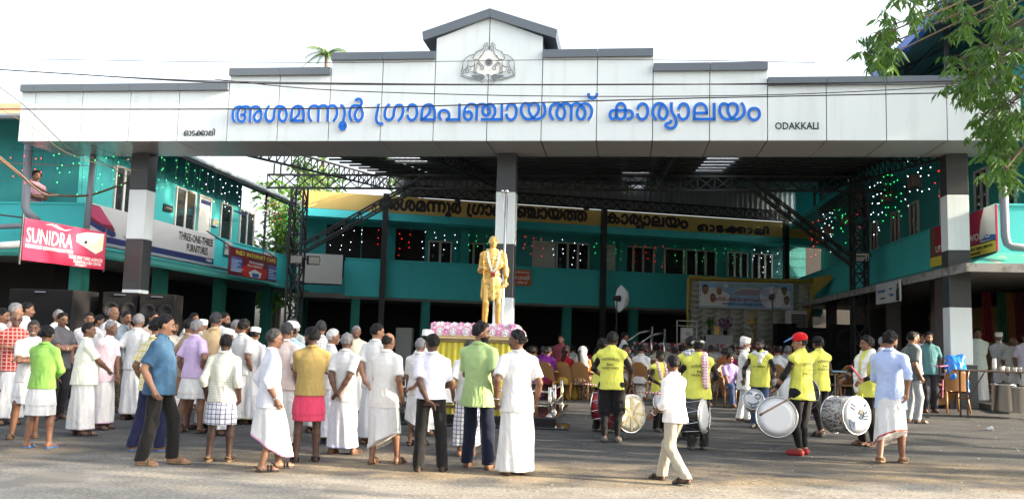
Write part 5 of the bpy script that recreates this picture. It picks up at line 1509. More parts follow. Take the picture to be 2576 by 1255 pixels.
    if beard:
        BF = Field(Hp(0, .03, 1.52)-.13, Hp(0, .03, 1.52)+.13, .009)
        BF.ell(Hp(0, .034, 1.535), (.064, .070, .066), .01, R=R); BF.ell(Hp(0, .08, 1.50), (.03, .028, .04), .02, R=R)
        BF.noise(.004, 80, 4, seed)
        BF.ell(Hp(0, .09, 1.60), (.09, .07, .052), .0, 's', R=R); BF.ell(Hp(0, .125, 1.54), (.03, .035, .008), 0, 's', R=R)
        v, q = BF.mesh()
        if len(q): child_mesh('beard', v, q, m_hair[beard])
    if glasses:
        mb = MB()
        for s in (-1, 1):
            mb.tube([Hp(s*.034+.025*math.cos(a), .108-abs(.025*math.cos(a))*.25, 1.603+.018*math.sin(a)) for a in np.linspace(0, 2*math.pi, 13)[:-1]], .0028, 5, closed=True)
            mb.tube([Hp(s*.06, .10, 1.608), Hp(s*.084, .03, 1.612), Hp(s*.083, -.01, 1.607)], .0025, 5)
        mb.tube([Hp(-.01, .110, 1.606), Hp(.01, .110, 1.606)], .0025, 5); child_mb('glasses', mb, m_black)
    # ---- shirt
    rs = np.random.default_rng(seed)
    lo2 = (-.56, -.62, .28 if hem > .4 else .05); hi2 = (.56, .56, 1.53)
    def shirt(F, off=0.0, slv=sleeve, hem_=hem):
        g2 = G
        pu = .02 if tuck else 0
        F.loft([(hem_, 0, 0, .200*g2+off+pu, (.158+.02*bl)*g2+off+pu), (.95, 0, -.01*bl-ln(.95), .184*g2+off, (.140+.03*bl)*g2+off), (1.06, 0, -.024*bl-ln(1.06), .166*g2+off, (.122+.048*bl)*g2+off), (1.2, 0, -.018*bl-ln(1.2), .170*g2+off, (.122+.03*bl)*g2+off),
                (1.30, 0, -ln(1.30), (.178+.4*(g2-1)*.15)*wscale+off, .118+off), (1.37, 0, -ln(1.37), .130*wscale+off, .100+off), (1.43, 0, -ln(1.43), .070+off, .074+off)], .03,
               fold=lambda t, z: 1+(.020*np.sin(5*t+rs0+3*z)+.012*np.sin(9*t+rs1-5*z))*np.clip((1.25-z)/.45, 0, 1))
        for s in (-1, 1):
            F.cone(Fw(s*.04, 0, 1.432), sh[s], .052+off, .060+off, .03)
            if slv == 'none': continue
            a, b, c = sh[s], elb[s], wri[s]
            if slv == 'short':
                e = a+(b-a)*.80; n = (b-a)/np.linalg.norm(b-a)
                F.cone(a, a+(b-a)*1.0, .062+off, .074+off, .03, cuts=((e, n),))
            else:
                F.cone(a, b, .061+off, .052+off, .03)
                f_ = .92 if slv == 'long' else .35
                e = b+(c-b)*f_; n = (c-b)/np.linalg.norm(c-b)
                F.cone(b, c, .055+off, .042+off if slv == 'long' else .056+off, .02, cuts=((e, n),))
        F.cone(Fw(0, -.012, 1.42), Fw(0, -.004, 1.462), .068+off, .062+off, .012)
    rs0, rs1 = rs.uniform(0, 6, 2)
    if top is not None:
        F = Field(lo2, hi2, h*1.08); shirt(F, -.010 if vest and bottom != 'sitskirt' else 0.0)
        F.noise(.0036, 30, 6, seed, (.9, .9, .9))
        if not vest or cap == 'veil' or bottom == 'sitskirt':
            sname = 'saree' if bottom == 'saree' else 'shirt'
            sm_ = cloth(top, tpat)
            child_mesh('blouse' if bottom == 'saree' else 'shirt', *F.mesh(), sm_)
            # collar flaps and yoke seam
            mb = MB()
            if bottom != 'saree':
                mb.tube([Fw(.075*math.sin(a), .074*math.cos(a)-.008, 1.468-.030*max(0, math.cos(a))) for a in np.linspace(0.25, 2*math.pi-.25, 17)], [.004]+[.011]*15+[.004], 6)
                child_mb('collar', mb, sm_)
        else:
            child_mesh('undershirt', *F.mesh(), cloth(top, tpat))
            F2 = Field(lo2, hi2, h*1.08); shirt(F2, .012, 'none', hem-.02)
            for s in (-1, 1): F2.cone(sh[s]+np.array([0, 0, .0]), sh[s]*.55+elb[s]*.45, .077, .075, .03, cuts=((sh[s]*.88+elb[s]*.12, (elb[s]-sh[s])/np.linalg.norm(elb[s]-sh[s])),))
            F2.noise(.0045, 30, 6, seed+5)
            child_mesh('vest', *F2.mesh(), cloth(vest))
    # ---- lower garment
    lx = (ank[-1][0]+ank[1][0])/2; ly = (ank[-1][1]+ank[1][1])/2
    sx = abs(ank[1][0]-ank[-1][0])/2; sy = abs(ank[1][1]-ank[-1][1])/2
    p1, p2, p3 = rs.uniform(0, 6, 3)
    if bottom in ('mundu', 'fold', 'saree'):
        zb = (bhem if bhem is not None else (.10 if bottom != 'fold' else .52))+drop
        kx = (knee[-1][0]+knee[1][0])/2; ky = (knee[-1][1]+knee[1][1])/2
        F = Field((-.5, -.6, zb-.05), (.5, .6, 1.12), h*1.08)
        am = .055 if bottom != 'fold' else .040
        fold = lambda t, z: 1+np.clip((1.0-z)/.5, .25, 1)*am*(np.sin(4*t+p1+2.5*z)+.8*np.sin(7*t+p2-4*z)+.6*np.sin(12*t+p3+6*z))*.8
        tcen = lambda z: max(0, min(1, (.9-z)/.8))
        def lv(z, rx, ry):
            t = tcen(z); return (z, lx*t, ly*t, rx+sx*.22*t, ry+sy*.9*t)
        if bottom == 'fold':
            L = [lv(zb, .186*G, .158), lv(.62, .188*G, .158), lv(.76, .180*G, .148), lv(.88, .172*G, .132+.015*bl), (1.0, 0, -.01*bl, .158*G, .116+.03*bl), (1.07, 0, -.02*bl, .148*G, .108+.03*bl)]
            L2 = [lv(max(zb+.05, .60), .196*G, .166), lv(.74, .186*G, .154), (.86, 0, -.01*bl, .165*G, .13+.015*bl)]
            F.loft(L, .015, fold); F.loft(L2, .01, fold)
        else:
            L = [lv(zb, .190*G, .160), lv(.35, .184*G, .156), lv(.55, .182*G, .154), lv(.78, .174*G, .142), lv(.92, .166*G, .126), (1.03, 0, -.012*bl, .152*G, .110+.03*bl)]
            F.loft(L, .015, fold)
        if slant:
            s_, P_ = F.block((-.5, -.6, zb-.05), (.5, .6, zb+.5)); F.f[s_] = np.maximum(F.f[s_], zb+.16+slant[0]*P_[0]+slant[1]*P_[1]-P_[2])
        F.noise(.0045, 30, 5, seed+9, (1, 1, .3))
        lm = cloth(bcol, bpat)
        o = child_mesh('saree' if bottom == 'saree' else ('mundu' if bottom == 'mundu' else 'folded_mundu'), *F.mesh(), lm)
        if border:
            F3 = Field((-.5, -.6, zb-.05), (.5, .6, zb+.08), h*1.08)
            Lb = [(z, lx*tcen(z), ly*tcen(z), r1+.004, r2+.004) for z, _, _, r1, r2 in (lv(zb-.002, .190*G, .160), lv(zb+.02, .190*G, .160))]
            if slant: Lb = [(z, lx*tcen(z), ly*tcen(z), r1+.004, r2+.004) for z, _, _, r1, r2 in (lv(zb-.002, .190*G, .160), lv(zb+.32, .184*G, .156))]
            F3 = F3 if not slant else Field((-.5, -.6, zb-.05), (.5, .6, zb+.4), h*1.08)
            F3.loft(Lb, 0, fold); F3.noise(.0045, 30, 5, seed+9, (1, 1, .3))
            if slant:
                s_, P_ = F3.block((-.6, -.7, zb-.1), (.6, .7, zb+.5)); pl_ = zb+.16+slant[0]*P_[0]+slant[1]*P_[1]; F3.f[s_] = np.maximum(F3.f[s_], np.maximum(pl_+.004-P_[2], P_[2]-pl_-.032))
            v, q = F3.mesh()
            if len(q): child_mesh('border', v, q, cloth(border))
    elif bottom == 'sitskirt':
        F = Field((-.45, -.75, .02), (.45, .45, 1.1), h*1.08)
        F.loft([(.78, 0, .02, .19*G, .16), (.90, 0, 0, .18*G, .15), (1.02, 0, 0, .165*G, .125)], .04)
        for s in (-1, 1): F.cone(hipj[s]+np.array([0, 0, -.03]), knee[s]+np.array([-s*.03, 0, .0]), .12, .10, .09); F.cone(knee[s]+np.array([-s*.03, 0, 0]), ank[s]+np.array([-s*.02, 0, -.02]), .10, .12, .09)
        F.noise(.006, 30, 6, seed+9, (1, 1, .6)); child_mesh('saree', *F.mesh(), cloth(bcol, bpat))
    elif bottom in ('pants', 'harem', 'short'):
        F = Field((-.45, -.62, .02), (.45, .62, 1.1), h*1.08)
        F.loft([(.86, 0, 0, .158*G, .125), (.95, 0, 0, .162*G, .125+.015*bl), (1.03, 0, -.01*bl, .155*G, .115+.03*bl)], .03)
        for s in (-1, 1):
            if bottom == 'harem':
                F.cone(hipj[s]+np.array([s*.01, 0, -.02]), knee[s]+np.array([s*.01, 0, .0]), .115, .10, .04); F.cone(knee[s], knee[s]*.8+ank[s]*.2, .10, .062, .03); F.cone(knee[s], knee[s]*.6+ank[s]*.4+np.array([0, .012, 0]), .066, .064, .02); F.cone(knee[s]*.6+ank[s]*.4+np.array([0, .012, 0]), ank[s]+np.array([0, 0, .05]), .064, .046, .02)
            else:
                F.cone(hipj[s], knee[s], .088*G, .078, .035); e = ank[s]+np.array([0, 0, -.03]); n = np.array([0, 0, -1.])
                F.cone(knee[s], ank[s]+np.array([0, .01, -.04]), .079, .072, .025, cuts=((e, n),))
        F.noise(.0045, 30, 6, seed+9, (1, 1, 1.3))
        child_mesh('trousers', *F.mesh(), cloth(bcol, bpat))
    # ---- footwear
    if foot:
        fm = m_sandal[foot]
        for s in (-1, 1):
            a = ank[s]; tz = a[2]-.085-drop-sit
            mb = MB()
            def sole(t, zz):
                y = .062-t*.265; wd = .047*(.78+.55*t-.62*max(0, t-.72)*2.0)
                return a+np.array([s*.012*t, y, -.085+zz-tz*t*.75]), wd
            pr = []
            for zz in (.0, .022):
                L_, R2 = [], []
                for t in np.linspace(0, 1, 9):
                    c, wd = sole(t, zz)
                    if t == 0 or t == 1: wd *= .55
                    L_.append(c+np.array([-wd, 0, 0])); R2.append(c+np.array([wd, 0, 0]))
                pr.append(L_+R2[::-1])
            n_ = len(pr[0])
            mb.add([tuple(p) for p in pr[0]+pr[1]], [tuple(range(n_)), tuple(range(2*n_-1, n_-1, -1))]+[(i, n_+i, n_+(i+1) % n_, (i+1) % n_) for i in range(n_)])
            closed = foot in ('red', 'grey')
            if closed:
                SF = Field(a+np.array([-.12, -.28, -.12]), a+np.array([.12, .14, .06]), .010)
                SF.cone(a+np.array([0, .03, -.04]), a+np.array([s*.012, -.13, -.05-tz*.6]), .047, .043, .02); SF.cone(a+np.array([s*.012, -.13, -.055-tz*.6]), a+np.array([s*.018, -.19, -.058-tz*.7]), .038, .028, .02)
                v, q = SF.mesh(); child_mesh('shoe', v, q, fm)
                continue
            ts = (.52, .66) if foot != 'blue' else ()
            for t in ts:
                c, wd = sole(t, .0)
                mb.tube([c+np.array([-wd*.98, 0, .012]), c+np.array([-wd*.7, 0, .058]), c+np.array([0, 0, .074]), c+np.array([wd*.7, 0, .058]), c+np.array([wd*.98, 0, .012])], .011, 6)
            if foot == 'blue':
                c1, w1 = sole(.45, .02); c2, _ = sole(.78, .03)
                for q_ in (-1, 1): mb.tube([c1+np.array([q_*w1, 0, 0]), c1*.5+c2*.5+np.array([q_*w1*.6, 0, .045]), c2], .008, 6)
            if foot in ('black', 'tan'):
                c, wd = sole(.12, .0); mb.tube([c+np.array([-wd, -.02, .02]), c+np.array([-wd*.9, .03, .06]), c+np.array([0, .055, .07]), c+np.array([wd*.9, .03, .06]), c+np.array([wd, -.02, .02])], .008, 6)
            child_mb('sandal', mb, fm)
    if watch:
        s = watch; d = (wri[s]-elb[s])/np.linalg.norm(wri[s]-elb[s]); u = np.cross(d, [0, 0, 1.]); u = u/(np.linalg.norm(u)+1e-9); v2 = np.cross(u, d)
        c = wri[s]-d*.025; mb = MB(); mb.tube([tuple(c+u*.031*math.cos(a)+v2*.031*math.sin(a)) for a in np.linspace(0, 2*math.pi, 15)[:-1]], .009, 6, closed=True); child_mb('watch', mb, m_steel)
    root['_k'] = k
    PJ[root.name] = dict(k=k, M=M, wri=wri, elb=elb, sh=sh, hd=hd, Hp=Hp, Fw=Fw, child_mb=child_mb, child_mesh=child_mesh)
    return root
PJ = {}
def pworld(root, p):
    j = PJ[root.name]; return j['M'] @ Vector(np.array(p)*j['k'])
# ------------------------------------------------------------------ pedestal, statue and railing
PC = fp(.25, -1.65, 0)
PM = frame(PC, UD, ND)
gp = gz(PC.x, PC.y)
PLZ = gp+.13
pl = thing('plinth', 'black granite plinth with a step, under the draped pedestal', 'plinth', PM)
mb = MB(PM); mb.bbox((-1.75, -2.45, gp-.25), (1.75, .95, PLZ), .012); mb.bbox((-1.95, -2.6, gp-.3), (1.95, .98, gp-.02), .012); mb.build('slab', m_granite, pl)
pd = thing('pedestal', 'square pedestal with cream moulded top slab carrying the golden statue', 'pedestal', PM)
mb = MB(PM); mb.bbox((-.70, -.70, PLZ), (.70, .70, 1.50), .01); mb.build('shaft', m_cream, pd)
mb = MB(PM); mb.bbox((-.80, -.80, 1.50), (.80, .80, 1.545), .012); mb.bbox((-.88, -.88, 1.545), (.88, .88, 1.585), .012); mb.bbox((-.84, -.84, 1.585), (.84, .84, 1.63), .015); mb.bbox((-.5, -.5, 1.63), (.5, .5, 1.74), .01); mb.build('top_slab', m_cream, pd)
# yellow cloth round the shaft
mb = MB(PM)
per = 1.46
def drape(i, j):
    t = i*4*per; side = min(3, int(t//per)); a = t-side*per-per/2; r = per/2
    ph = t*2*math.pi/.115
    top = j > .93
    w_ = .012+.030*(1-j)**.7*(1 if not top else .3)
    o = r+.012+w_*(math.sin(ph)+.4*math.sin(ph*.37+1.3*side))
    p = [(a, -o), (o, a), (-a, o), (-o, -a)][side]
    return (p[0], p[1], PLZ+.03+j*(1.49-PLZ-.03))
mb.grid(drape, 420, 12)
o = mb.build('cloth', m_ycloth, smooth=True); meta(o, 'pleated yellow satin cloth hanging round the pedestal', 'cloth')
# rose border
def rose(m1, nm, parent):
    mb = MB()
    mb.ball((0, 0, 0), (.035, .035, .035), 8, 6)
    for ring, (n_, r, tilt, sz) in enumerate(((4, .022, .35, .036), (5, .036, .75, .042), (7, .050, 1.15, .046))):
        for k in range(n_):
            a = 2*math.pi*(k+.5*ring)/n_
            def pet(i, j):
                x = (i-.5)*1.5*sz*(1-.35*j*j); zz = j*sz*1.25
                b = tilt*(.5+.7*j)
                rr = r*.6+zz*math.sin(b)*.9-.25*x*x/sz; y = zz*math.cos(b)-.012
                return (rr*math.cos(a)-x*math.sin(a), rr*math.sin(a)+x*math.cos(a), y+.01*math.sin(6*i))
            mb.grid(pet, 3, 3)
    return mb.build(nm, m1, parent, True, True)
m_rpink = mat('pink_petal', (.80, .36, .55), .6, .25, 12); m_rwhite = mat('white_petal', (.80, .76, .77), .6, .06, 8)
fb = thing('flower_border', 'thick border of pink and white artificial roses round the pedestal top', 'flower border', frame(PC+ZV*1.63, UD, ND))
protos = []
def place_rose(kind, p, out):
    q = out.to_track_quat('Z', 'Y')
    if kind >= len(protos):
        o = rose([m_rpink, m_rwhite][kind], 'rose', fb); protos.append(o)
    else:
        o = protos[kind].copy(); COL.objects.link(o); o.parent = fb
    o.location = p; o.rotation_euler = (q @ Vector((0, 0, 1)).rotation_difference(Vector((0, 0, 1)))).to_euler() if False else q.to_euler()
    s = random.uniform(.92, 1.1); o.scale = (s, s, s)
cnt = 0
for side in range(4):
    n_ = 13 if side in (0,) else (10 if side in (1, 3) else 5)
    for k in range(n_):
        for row in range(3 if side != 2 else 1):
            a = -.82+1.64*(k+.5)/n_; o_ = .82-.05*row
            p = [(a, -o_), (o_, a), (-a, o_), (-o_, -a)][side]; d = [(0, -1), (1, 0), (0, 1), (-1, 0)][side]
            if cnt in (0,): kd = 0
            elif cnt == 1: kd = 1
            else: kd = (k+row) % 2
            place_rose(kd, Vector((p[0]+random.uniform(-.012, .012), p[1], .045+.068*row)), Vector((d[0], d[1], .15+.35*row)))
            cnt += 1
leafb = MB(fb.matrix_world)
leafb.bbox((-.8, -.8, .0), (.8, -.66, .15), .03); leafb.bbox((-.8, .66, .0), (.8, .8, .12), .03); leafb.bbox((-.8, -.66, .0), (-.66, .66, .15), .03); leafb.bbox((.66, -.66, .0), (.8, .66, .15), .03)
leafb.build('foam_base', mat('pink_foam', (.62, .34, .46), .8, .3, 14), fb)

stp = at(1238, 700, 17.78)
st = person('golden statue of a bald man in a shawl holding a staff', (stp.x, 17.78, 1.735), 1.90, 6, head=4, hair='none', must='grey', glasses=True, arms=(((.20, .19, 1.10), (.12, -.8, -.7), (-.3, .9, .1)), ((.235, .06, .90), (.4, -1, 0), None)), top=(.7, .4, .07), sleeve='half', hem=1.0, bottom=None, foot=None, feet=((.11, .05), (.12, .02)), girth=.93, h=.0105, sk=1, pitch=-.05)
st['category'] = 'statue'; st.name = 'statue'
WM['statue'] = WM.get('statue', st.matrix_world.copy()); PJ['statue'] = PJ[[k for k in PJ][-1]]
SJ = PJ['statue']
st.data.materials[0] = m_gold
for c in st.children:
    for i in range(len(c.data.materials)): c.data.materials[i] = m_gold
    if c.name.startswith('shirt'): c.name = 'shawl'
    if c.name.startswith('folded_mundu'): c.name = 'dhoti'
# dhoti gathered above the knees, diagonal shawl roll and folds
Fw, Hp = SJ['Fw'], SJ['Hp']
F = Field((-.4, -.4, .45), (.4, .4, 1.15), .0105)
F.loft([(.82, 0, 0, .155, .125), (.95, 0, 0, .165, .128), (1.05, 0, 0, .150, .118)], .03)
for s in (-1, 1):
    F.cone(Fw(s*.095, 0, .88), Fw(s*.115, .03, .60), .098, .088, .03)
    for k in range(5): F.cone(Fw(s*(.02+.035*k), .105-.012*k, .98-.02*k), Fw(s*(.05+.035*k), .115-.02*k, .58+.012*k), .012, .017, .012)
F.cone(Fw(0, .125, 1.0), Fw(.01, .135, .56), .030, .040, .02); F.cone(Fw(0, .12, 1.0), Fw(0, .11, 1.03), .05, .045, .02)
F.loft([(.99, 0, 0, .168, .132), (1.03, 0, 0, .166, .130)], .01)
F.noise(.003, 60, 4, 8)
SJ['child_mesh']('dhoti', *F.mesh(), m_gold)
F = Field((-.5, -.5, .6), (.5, .5, 1.5), .0105)
for k in range(6):
    z0 = 1.40-.055*k
    F.cone(Fw(.15, .02+.02*k, z0+.03), Fw(-.02, .135, z0-.12), .030, .022, .01); F.cone(Fw(-.02, .135, z0-.12), Fw(-.16, .06, z0-.20), .022, .02, .01)
for k in range(5):
    F.cone(Fw(.19+.01*k, .05, 1.36-.05*k), Fw(.235, -.06, 1.26-.06*k), .032, .03, .015)
F.cone(Fw(.20, .06, 1.36), Fw(.245, .07, .98), .05, .045, .03)
F.noise(.003, 60, 4, 3)
SJ['child_mesh']('shawl_fold', *F.mesh(), m_gold)
mb = MB(); wr = SJ['wri'][-1]+SJ['hd'][-1]*.07
mb.tube([wr+np.array([-.012, 0, .26]), wr, wr+np.array([.01, -.01, -1.115])], [.014, .013, .012], 8); SJ['child_mb']('staff', mb, mat('golden_staff', (.5, .25, .04), .4, .1, metal=.5))
mb = MB()
for k in range(64):
    t = k/63; a = (t-.5)*2
    x = .125*abs(a)**.75*(1 if a > 0 else -1)*(1 if abs(a) < .8 else 1-(abs(a)-.8)*1.3); f = .175-.10*max(0, abs(a)-.45)/.55*1.2; z = 1.03+.42*abs(a)**1.15
    if abs(a) > .9: f -= .06
    for q in range(3): mb.ball(tuple(Fw(x+random.uniform(-.014, .014), f+random.uniform(-.01, .012), z+random.uniform(-.012, .012))), .0155, 6, 4)
k_ = SJ['k']; Mst = SJ['M']
gv = [Mst @ Vector(np.array(v)*k_) for v in mb.v]
go = newmesh('garland', gv, mb.f, mat('white_jasmine', (.78, .76, .66), .7, .08), None, True)
mb = MB()
for q in range(14): mb.ball(tuple(Fw(random.uniform(-.03, .03), .19+random.uniform(-.01, .015), 1.0+random.uniform(-.03, .03))), .017, 6, 4)
newmesh('red_tuft', [Mst @ Vector(np.array(v)*k_) for v in mb.v], mb.f, mat('red_petal', (.40, .015, .03), .6, .2), go, True)
meta(go, 'white flower garland with a red tuft hung round the statue neck', 'garland')
# railing round the plinth
rl = thing('steel_railing', 'low stainless steel railing on the black granite plinth', 'railing', PM)
posts = [(1.62, -2.3), (1.62, -1.25), (1.62, .7), (.35, -2.3), (-.6, -2.3), (-1.62, -2.3), (-1.62, -1.0), (-1.62, .7)]
for x, y in posts:
    mb = MB(PM); mb.tube([(x, y, PLZ), (x, y, PLZ+.5)], .032, 14); mb.lathe([(.06, PLZ+.0), (.058, PLZ+.015), (.038, PLZ+.035)], (x, y, 0), 14); mb.build('post', m_steel, rl, True)
mb = MB(PM)
for z in (PLZ+.18, PLZ+.42):
    for a, b in (((1.62, .7), (1.62, -2.3)), ((1.62, -2.3), (-1.62, -2.3)), ((-1.62, -2.3), (-1.62, .7))):
        mb.tube([(a[0], a[1], z), (b[0], b[1], z)], .019, 8)
mb.build('rail', m_steel, rl, True)
fl = thing('flagpole', 'slim steel flagpole with ball and pulley arm behind the statue', 'flagpole', at(1262, 900, 18.9))
mb = MB(); b0 = at(1262, 830, 18.9); b1 = at(1275, 482, 18.9)
mb.tube([Vector((b0.x, 18.9, gz(b0.x, 18.9))), b0, b1], .03, 10); mb.build('pole', m_steel, fl, True)
mb = MB(); mb.ball(tuple(b1), .05, 10, 8); mb.build('ball', m_steel, fl, True)
mb = MB(); q = at(1264, 481, 18.9); mb.tube([b1-ZV*.05, q], .012, 6); mb.ball(tuple(q), .035, 8, 6); mb.tube([q, at(1270, 560, 18.85)], .004, 4); mb.build('pulley_arm', m_steel, fl, True)
# ------------------------------------------------------------------ small plastic table by the pedestal
def cloth_table(label, P, w_, d_, h_, tm, drop, cat='table', yaw=FA):
    g = gz(P[0], P[1])
    M = Matrix.Translation((P[0], P[1], g)) @ Matrix.Rotation(yaw, 4, 'Z')
    t = thing('small_table', label, cat, M)
    mb = MB(M); mb.bbox((-w_/2, -d_/2, h_-.04), (w_/2, d_/2, h_), .01); mb.build('table_top', m_chairw, t)
    for sx in (-1, 1):
        for sy in (-1, 1):
            mb = MB(M); mb.tube([(sx*(w_/2-.06), sy*(d_/2-.06), h_-.04), (sx*(w_/2-.02), sy*(d_/2-.02), 0)], [.03, .02], 8); mb.build('leg', m_chairw, t)
    return t, M
tp = ground(1128, 1118)
tt, TM = cloth_table('white plastic table with a cloth between the men and the pedestal', (tp.x, 14.2), .75, .55, .70, m_chairw, .2)
mb = MB(TM)
mb.grid(lambda i, j: ((i-.5)*.85, (j-.5)*.65, .708-.20*max(0, max(abs(i-.5)*2-.86, abs(j-.5)*2-.84)/.16)+.012*math.sin(30*i+20*j)*(max(abs(i-.5), abs(j-.5)) > .44)), 40, 32)
o = mb.build('tablecloth', cloth((.74, .73, .68)), smooth=True); meta(o, 'white cloth draped over the small plastic table', 'tablecloth')
mb = MB(TM)
for q in range(60): mb.ball((random.uniform(-.2, .2), random.uniform(-.15, .15), .715+random.uniform(0, .03)), (.025, .025, .014), 6, 4)
o = mb.build('petals', mat('pink_rose_petals', (.55, .12, .22), .7, .3)); meta(o, 'heap of pink flower petals on the white tablecloth', 'petals', kind='stuff')

# ------------------------------------------------------------------ stage
def SX(px, y): return (px-1288)/2225*y
SG = 1.22
stg = thing('stage', 'low stage across the back right corner of the courtyard', 'stage', Vector((9, 34, .24)))
mb = MB(); mb.box((6.6, 32.6, .2), (12.2, 35.9, SG)); mb.build('platform', m_dark, stg)
m_curt = mat('silver_satin_curtain', (.42, .41, .36), .38, .08, 2, spec=.6)
CY = 35.6
x0, x1 = SX(1735, CY), SX(2047, CY)
mb = MB(); NC = 9
def curtf(i, j):
    u = i*NC; c = u-math.floor(u)
    sag = 4*c*(1-c)
    z = SG+j*(4.28-SG)
    y = CY-.03-.10*abs(math.sin(math.pi*(14*j)+sag*1.9))*(.35+.65*sag)-.05*abs(math.sin(math.pi*u))
    return (x0+(x1-x0)*i, y, z)
mb.grid(curtf, 108, 110)
o = mb.build('curtain', m_curt, smooth=True); meta(o, 'pleated silver satin curtain with scalloped swags behind the stage', 'curtain')
mb = MB()
mb.tube([(x0+(x1-x0)*t, CY-.18, 4.30-.05*math.sin(math.pi*t)+.02*math.sin(40*t)) for t in np.linspace(0, 1, 30)], .085, 8)
mb.tube([(x0, CY-.12, 4.3), (x0-.03, CY-.12, 3.0), (x0, CY-.12, 1.6)], [.09, .075, .05], 8); mb.tube([(x1, CY-.15, 4.3), (x1-.1, CY-.15, 3.3), (x1-.25, CY-.15, 2.5)], [.10, .09, .06], 8)
mb.grid(lambda i, j: (x1-.05+j*.95*(1-i*.6), CY-.2-j*1.5, 4.42-.5*i*(1-j)+.2*j-i*.25), 10, 8)
o = mb.build('swag', mat('gold_satin', (.42, .32, .06), .4, .15, 3), smooth=True); meta(o, 'mustard gold cloth swag edging the silver curtain', 'cloth')
a, b = SX(1762, 35.3), SX(1999, 35.3)
zt, zb = at(1880, 710, 35.3).z, at(1880, 776, 35.3).z
M, w_, h_ = sign_frame((a, 35.3), (b, 35.3), zt, zb)
bn = board('stage_banner', 'blue printed banner with portraits on the silver curtain', M, w_, h_, m_tw, .012)
bn['category'] = 'banner'
m_bn = mat('sky_blue_banner_print', (.30, .52, .78), .3, .3, 1.0)
patch(bn, M, rectp(.03, .03, w_-.03, h_-.03), m_bn, -.004)
patch(bn, M, [(.05, .08), (w_*.3, .08), (w_*.33, h_*.5), (w_*.2, h_*.75), (.1, h_*.8)], m_tw, -.006); patch(bn, M, [(w_*.72, .08), (w_*.97, .08), (w_*.97, h_*.7), (w_*.8, h_*.8), (w_*.72, h_*.5)], m_tw, -.006)
patch(bn, M, [(w_*.36, h_*.60), (w_*.46, h_*.78), (w_*.63, h_*.76), (w_*.66, h_*.62), (w_*.62, h_*.50), (w_*.37, h_*.52)], print_mat('mauve_print', (.42, .32, .40)), -.007)
patch(bn, M, [(w_*.355, h_*.62), (w_*.46, h_*.80), (w_*.64, h_*.77), (w_*.63, h_*.72), (w_*.46, h_*.74), (w_*.36, h_*.58)], m_creamp, -.0085)
def disc(th, M, cx, cz, rx, rz, m, y): patch(th, M, [(cx+rx*math.cos(t), cz+rz*math.sin(t)) for t in np.linspace(0, 2*math.pi, 17)[:-1]], m, y)
disc(bn, M, w_*.705, h_*.63, w_*.045, h_*.14, m_bluep, -.0095)
disc(bn, M, w_*.285, h_*.86, w_*.03, h_*.07, m_tw, -.0075)
m_hp = print_mat('dark_hair_print', (.03, .025, .025)); m_greyh = print_mat('grey_hair_print', (.45, .4, .38))
for (cx, cz, s_, hm_) in ((.065, .68, 1.15, m_hp), (.215, .66, 1.05, m_greyh), (.145, .36, 1.0, m_hp), (.81, .72, .95, m_hp), (.905, .70, .95, m_hp), (.93, .34, 1.0, m_hp)):
    X_, Z_ = cx*w_, cz*h_
    patch(bn, M, [(X_-.20*s_, Z_-.30*s_), (X_+.20*s_, Z_-.30*s_), (X_+.12*s_, Z_-.12*s_), (X_-.12*s_, Z_-.12*s_)], m_tw, -.010)
    disc(bn, M, X_, Z_+.02*s_, .115*s_, .17*s_, hm_, -.011); disc(bn, M, X_, Z_-.025*s_, .10*s_, .15*s_, m_skin_p, -.012)
    patch(bn, M, rectp(X_-.045*s_, Z_-.095*s_, X_+.045*s_, Z_-.065*s_), m_hp, -.013)
    for q in (-1, 1): patch(bn, M, rectp(X_+q*.04*s_-.018*s_, Z_+.01*s_, X_+q*.04*s_+.018*s_, Z_+.025*s_), m_hp, -.013)
sgtext(bn, M, 'ഗാന്ധി പ്രതിമ അനാച്ഛാദനം', w_*.47, h_*.28, h_*.17, print_mat('dark_red_print', (.35, .02, .04)), 'CENTER', .006, .95, -.013)
sgtext(bn, M, 'MGNREGS തൊഴിലാളി സംഗമം', w_*.47, h_*.13, h_*.11, m_navy, 'CENTER', .003, 1.0, -.013)
sgtext(bn, M, 'അശമന്നൂർ ഗ്രാമപഞ്ചായത്ത്', w_*.48, h_*.86, h_*.08, m_yel, 'CENTER', .002, 1.0, -.013)
# flowers along the stage edge
mb = MB()
for k in range(150):
    x = SX(1600, 31)+(SX(2100, 31)-SX(1600, 31))*(k/150.)
    for r in range(3):
        mb.m = (k+r) % 2; mb.ball((x+random.uniform(-.02, .02), 31.2+random.uniform(-.03, .03), 1.34+.12*r+random.uniform(-.02, .02)), .062, 6, 4)
o = mb.build('flower_trim', [mat('red_paper_flower', (.40, .02, .04), .7, .2), mat('white_paper_flower', (.62, .60, .55), .7, .1)], smooth=True); meta(o, 'trim of red and white paper flowers along the front of the stage', 'flower trim', kind='stuff')
mb = MB(); mb.bar((SX(1600, 31.3), 31.3, 1.28), (SX(2100, 31.3), 31.3, 1.28), .1, .12)
for k in range(44):
    x = SX(1600, 31.3)+(SX(2100, 31.3)-SX(1600, 31.3))*k/43; mb.bar((x, 31.3, .2), (x, 31.3, 1.25), .05, .03)
o = mb.build('stage_rail', m_offwhite); meta(o, 'pale slatted rail carrying the paper flowers in front of the stage', 'rail')
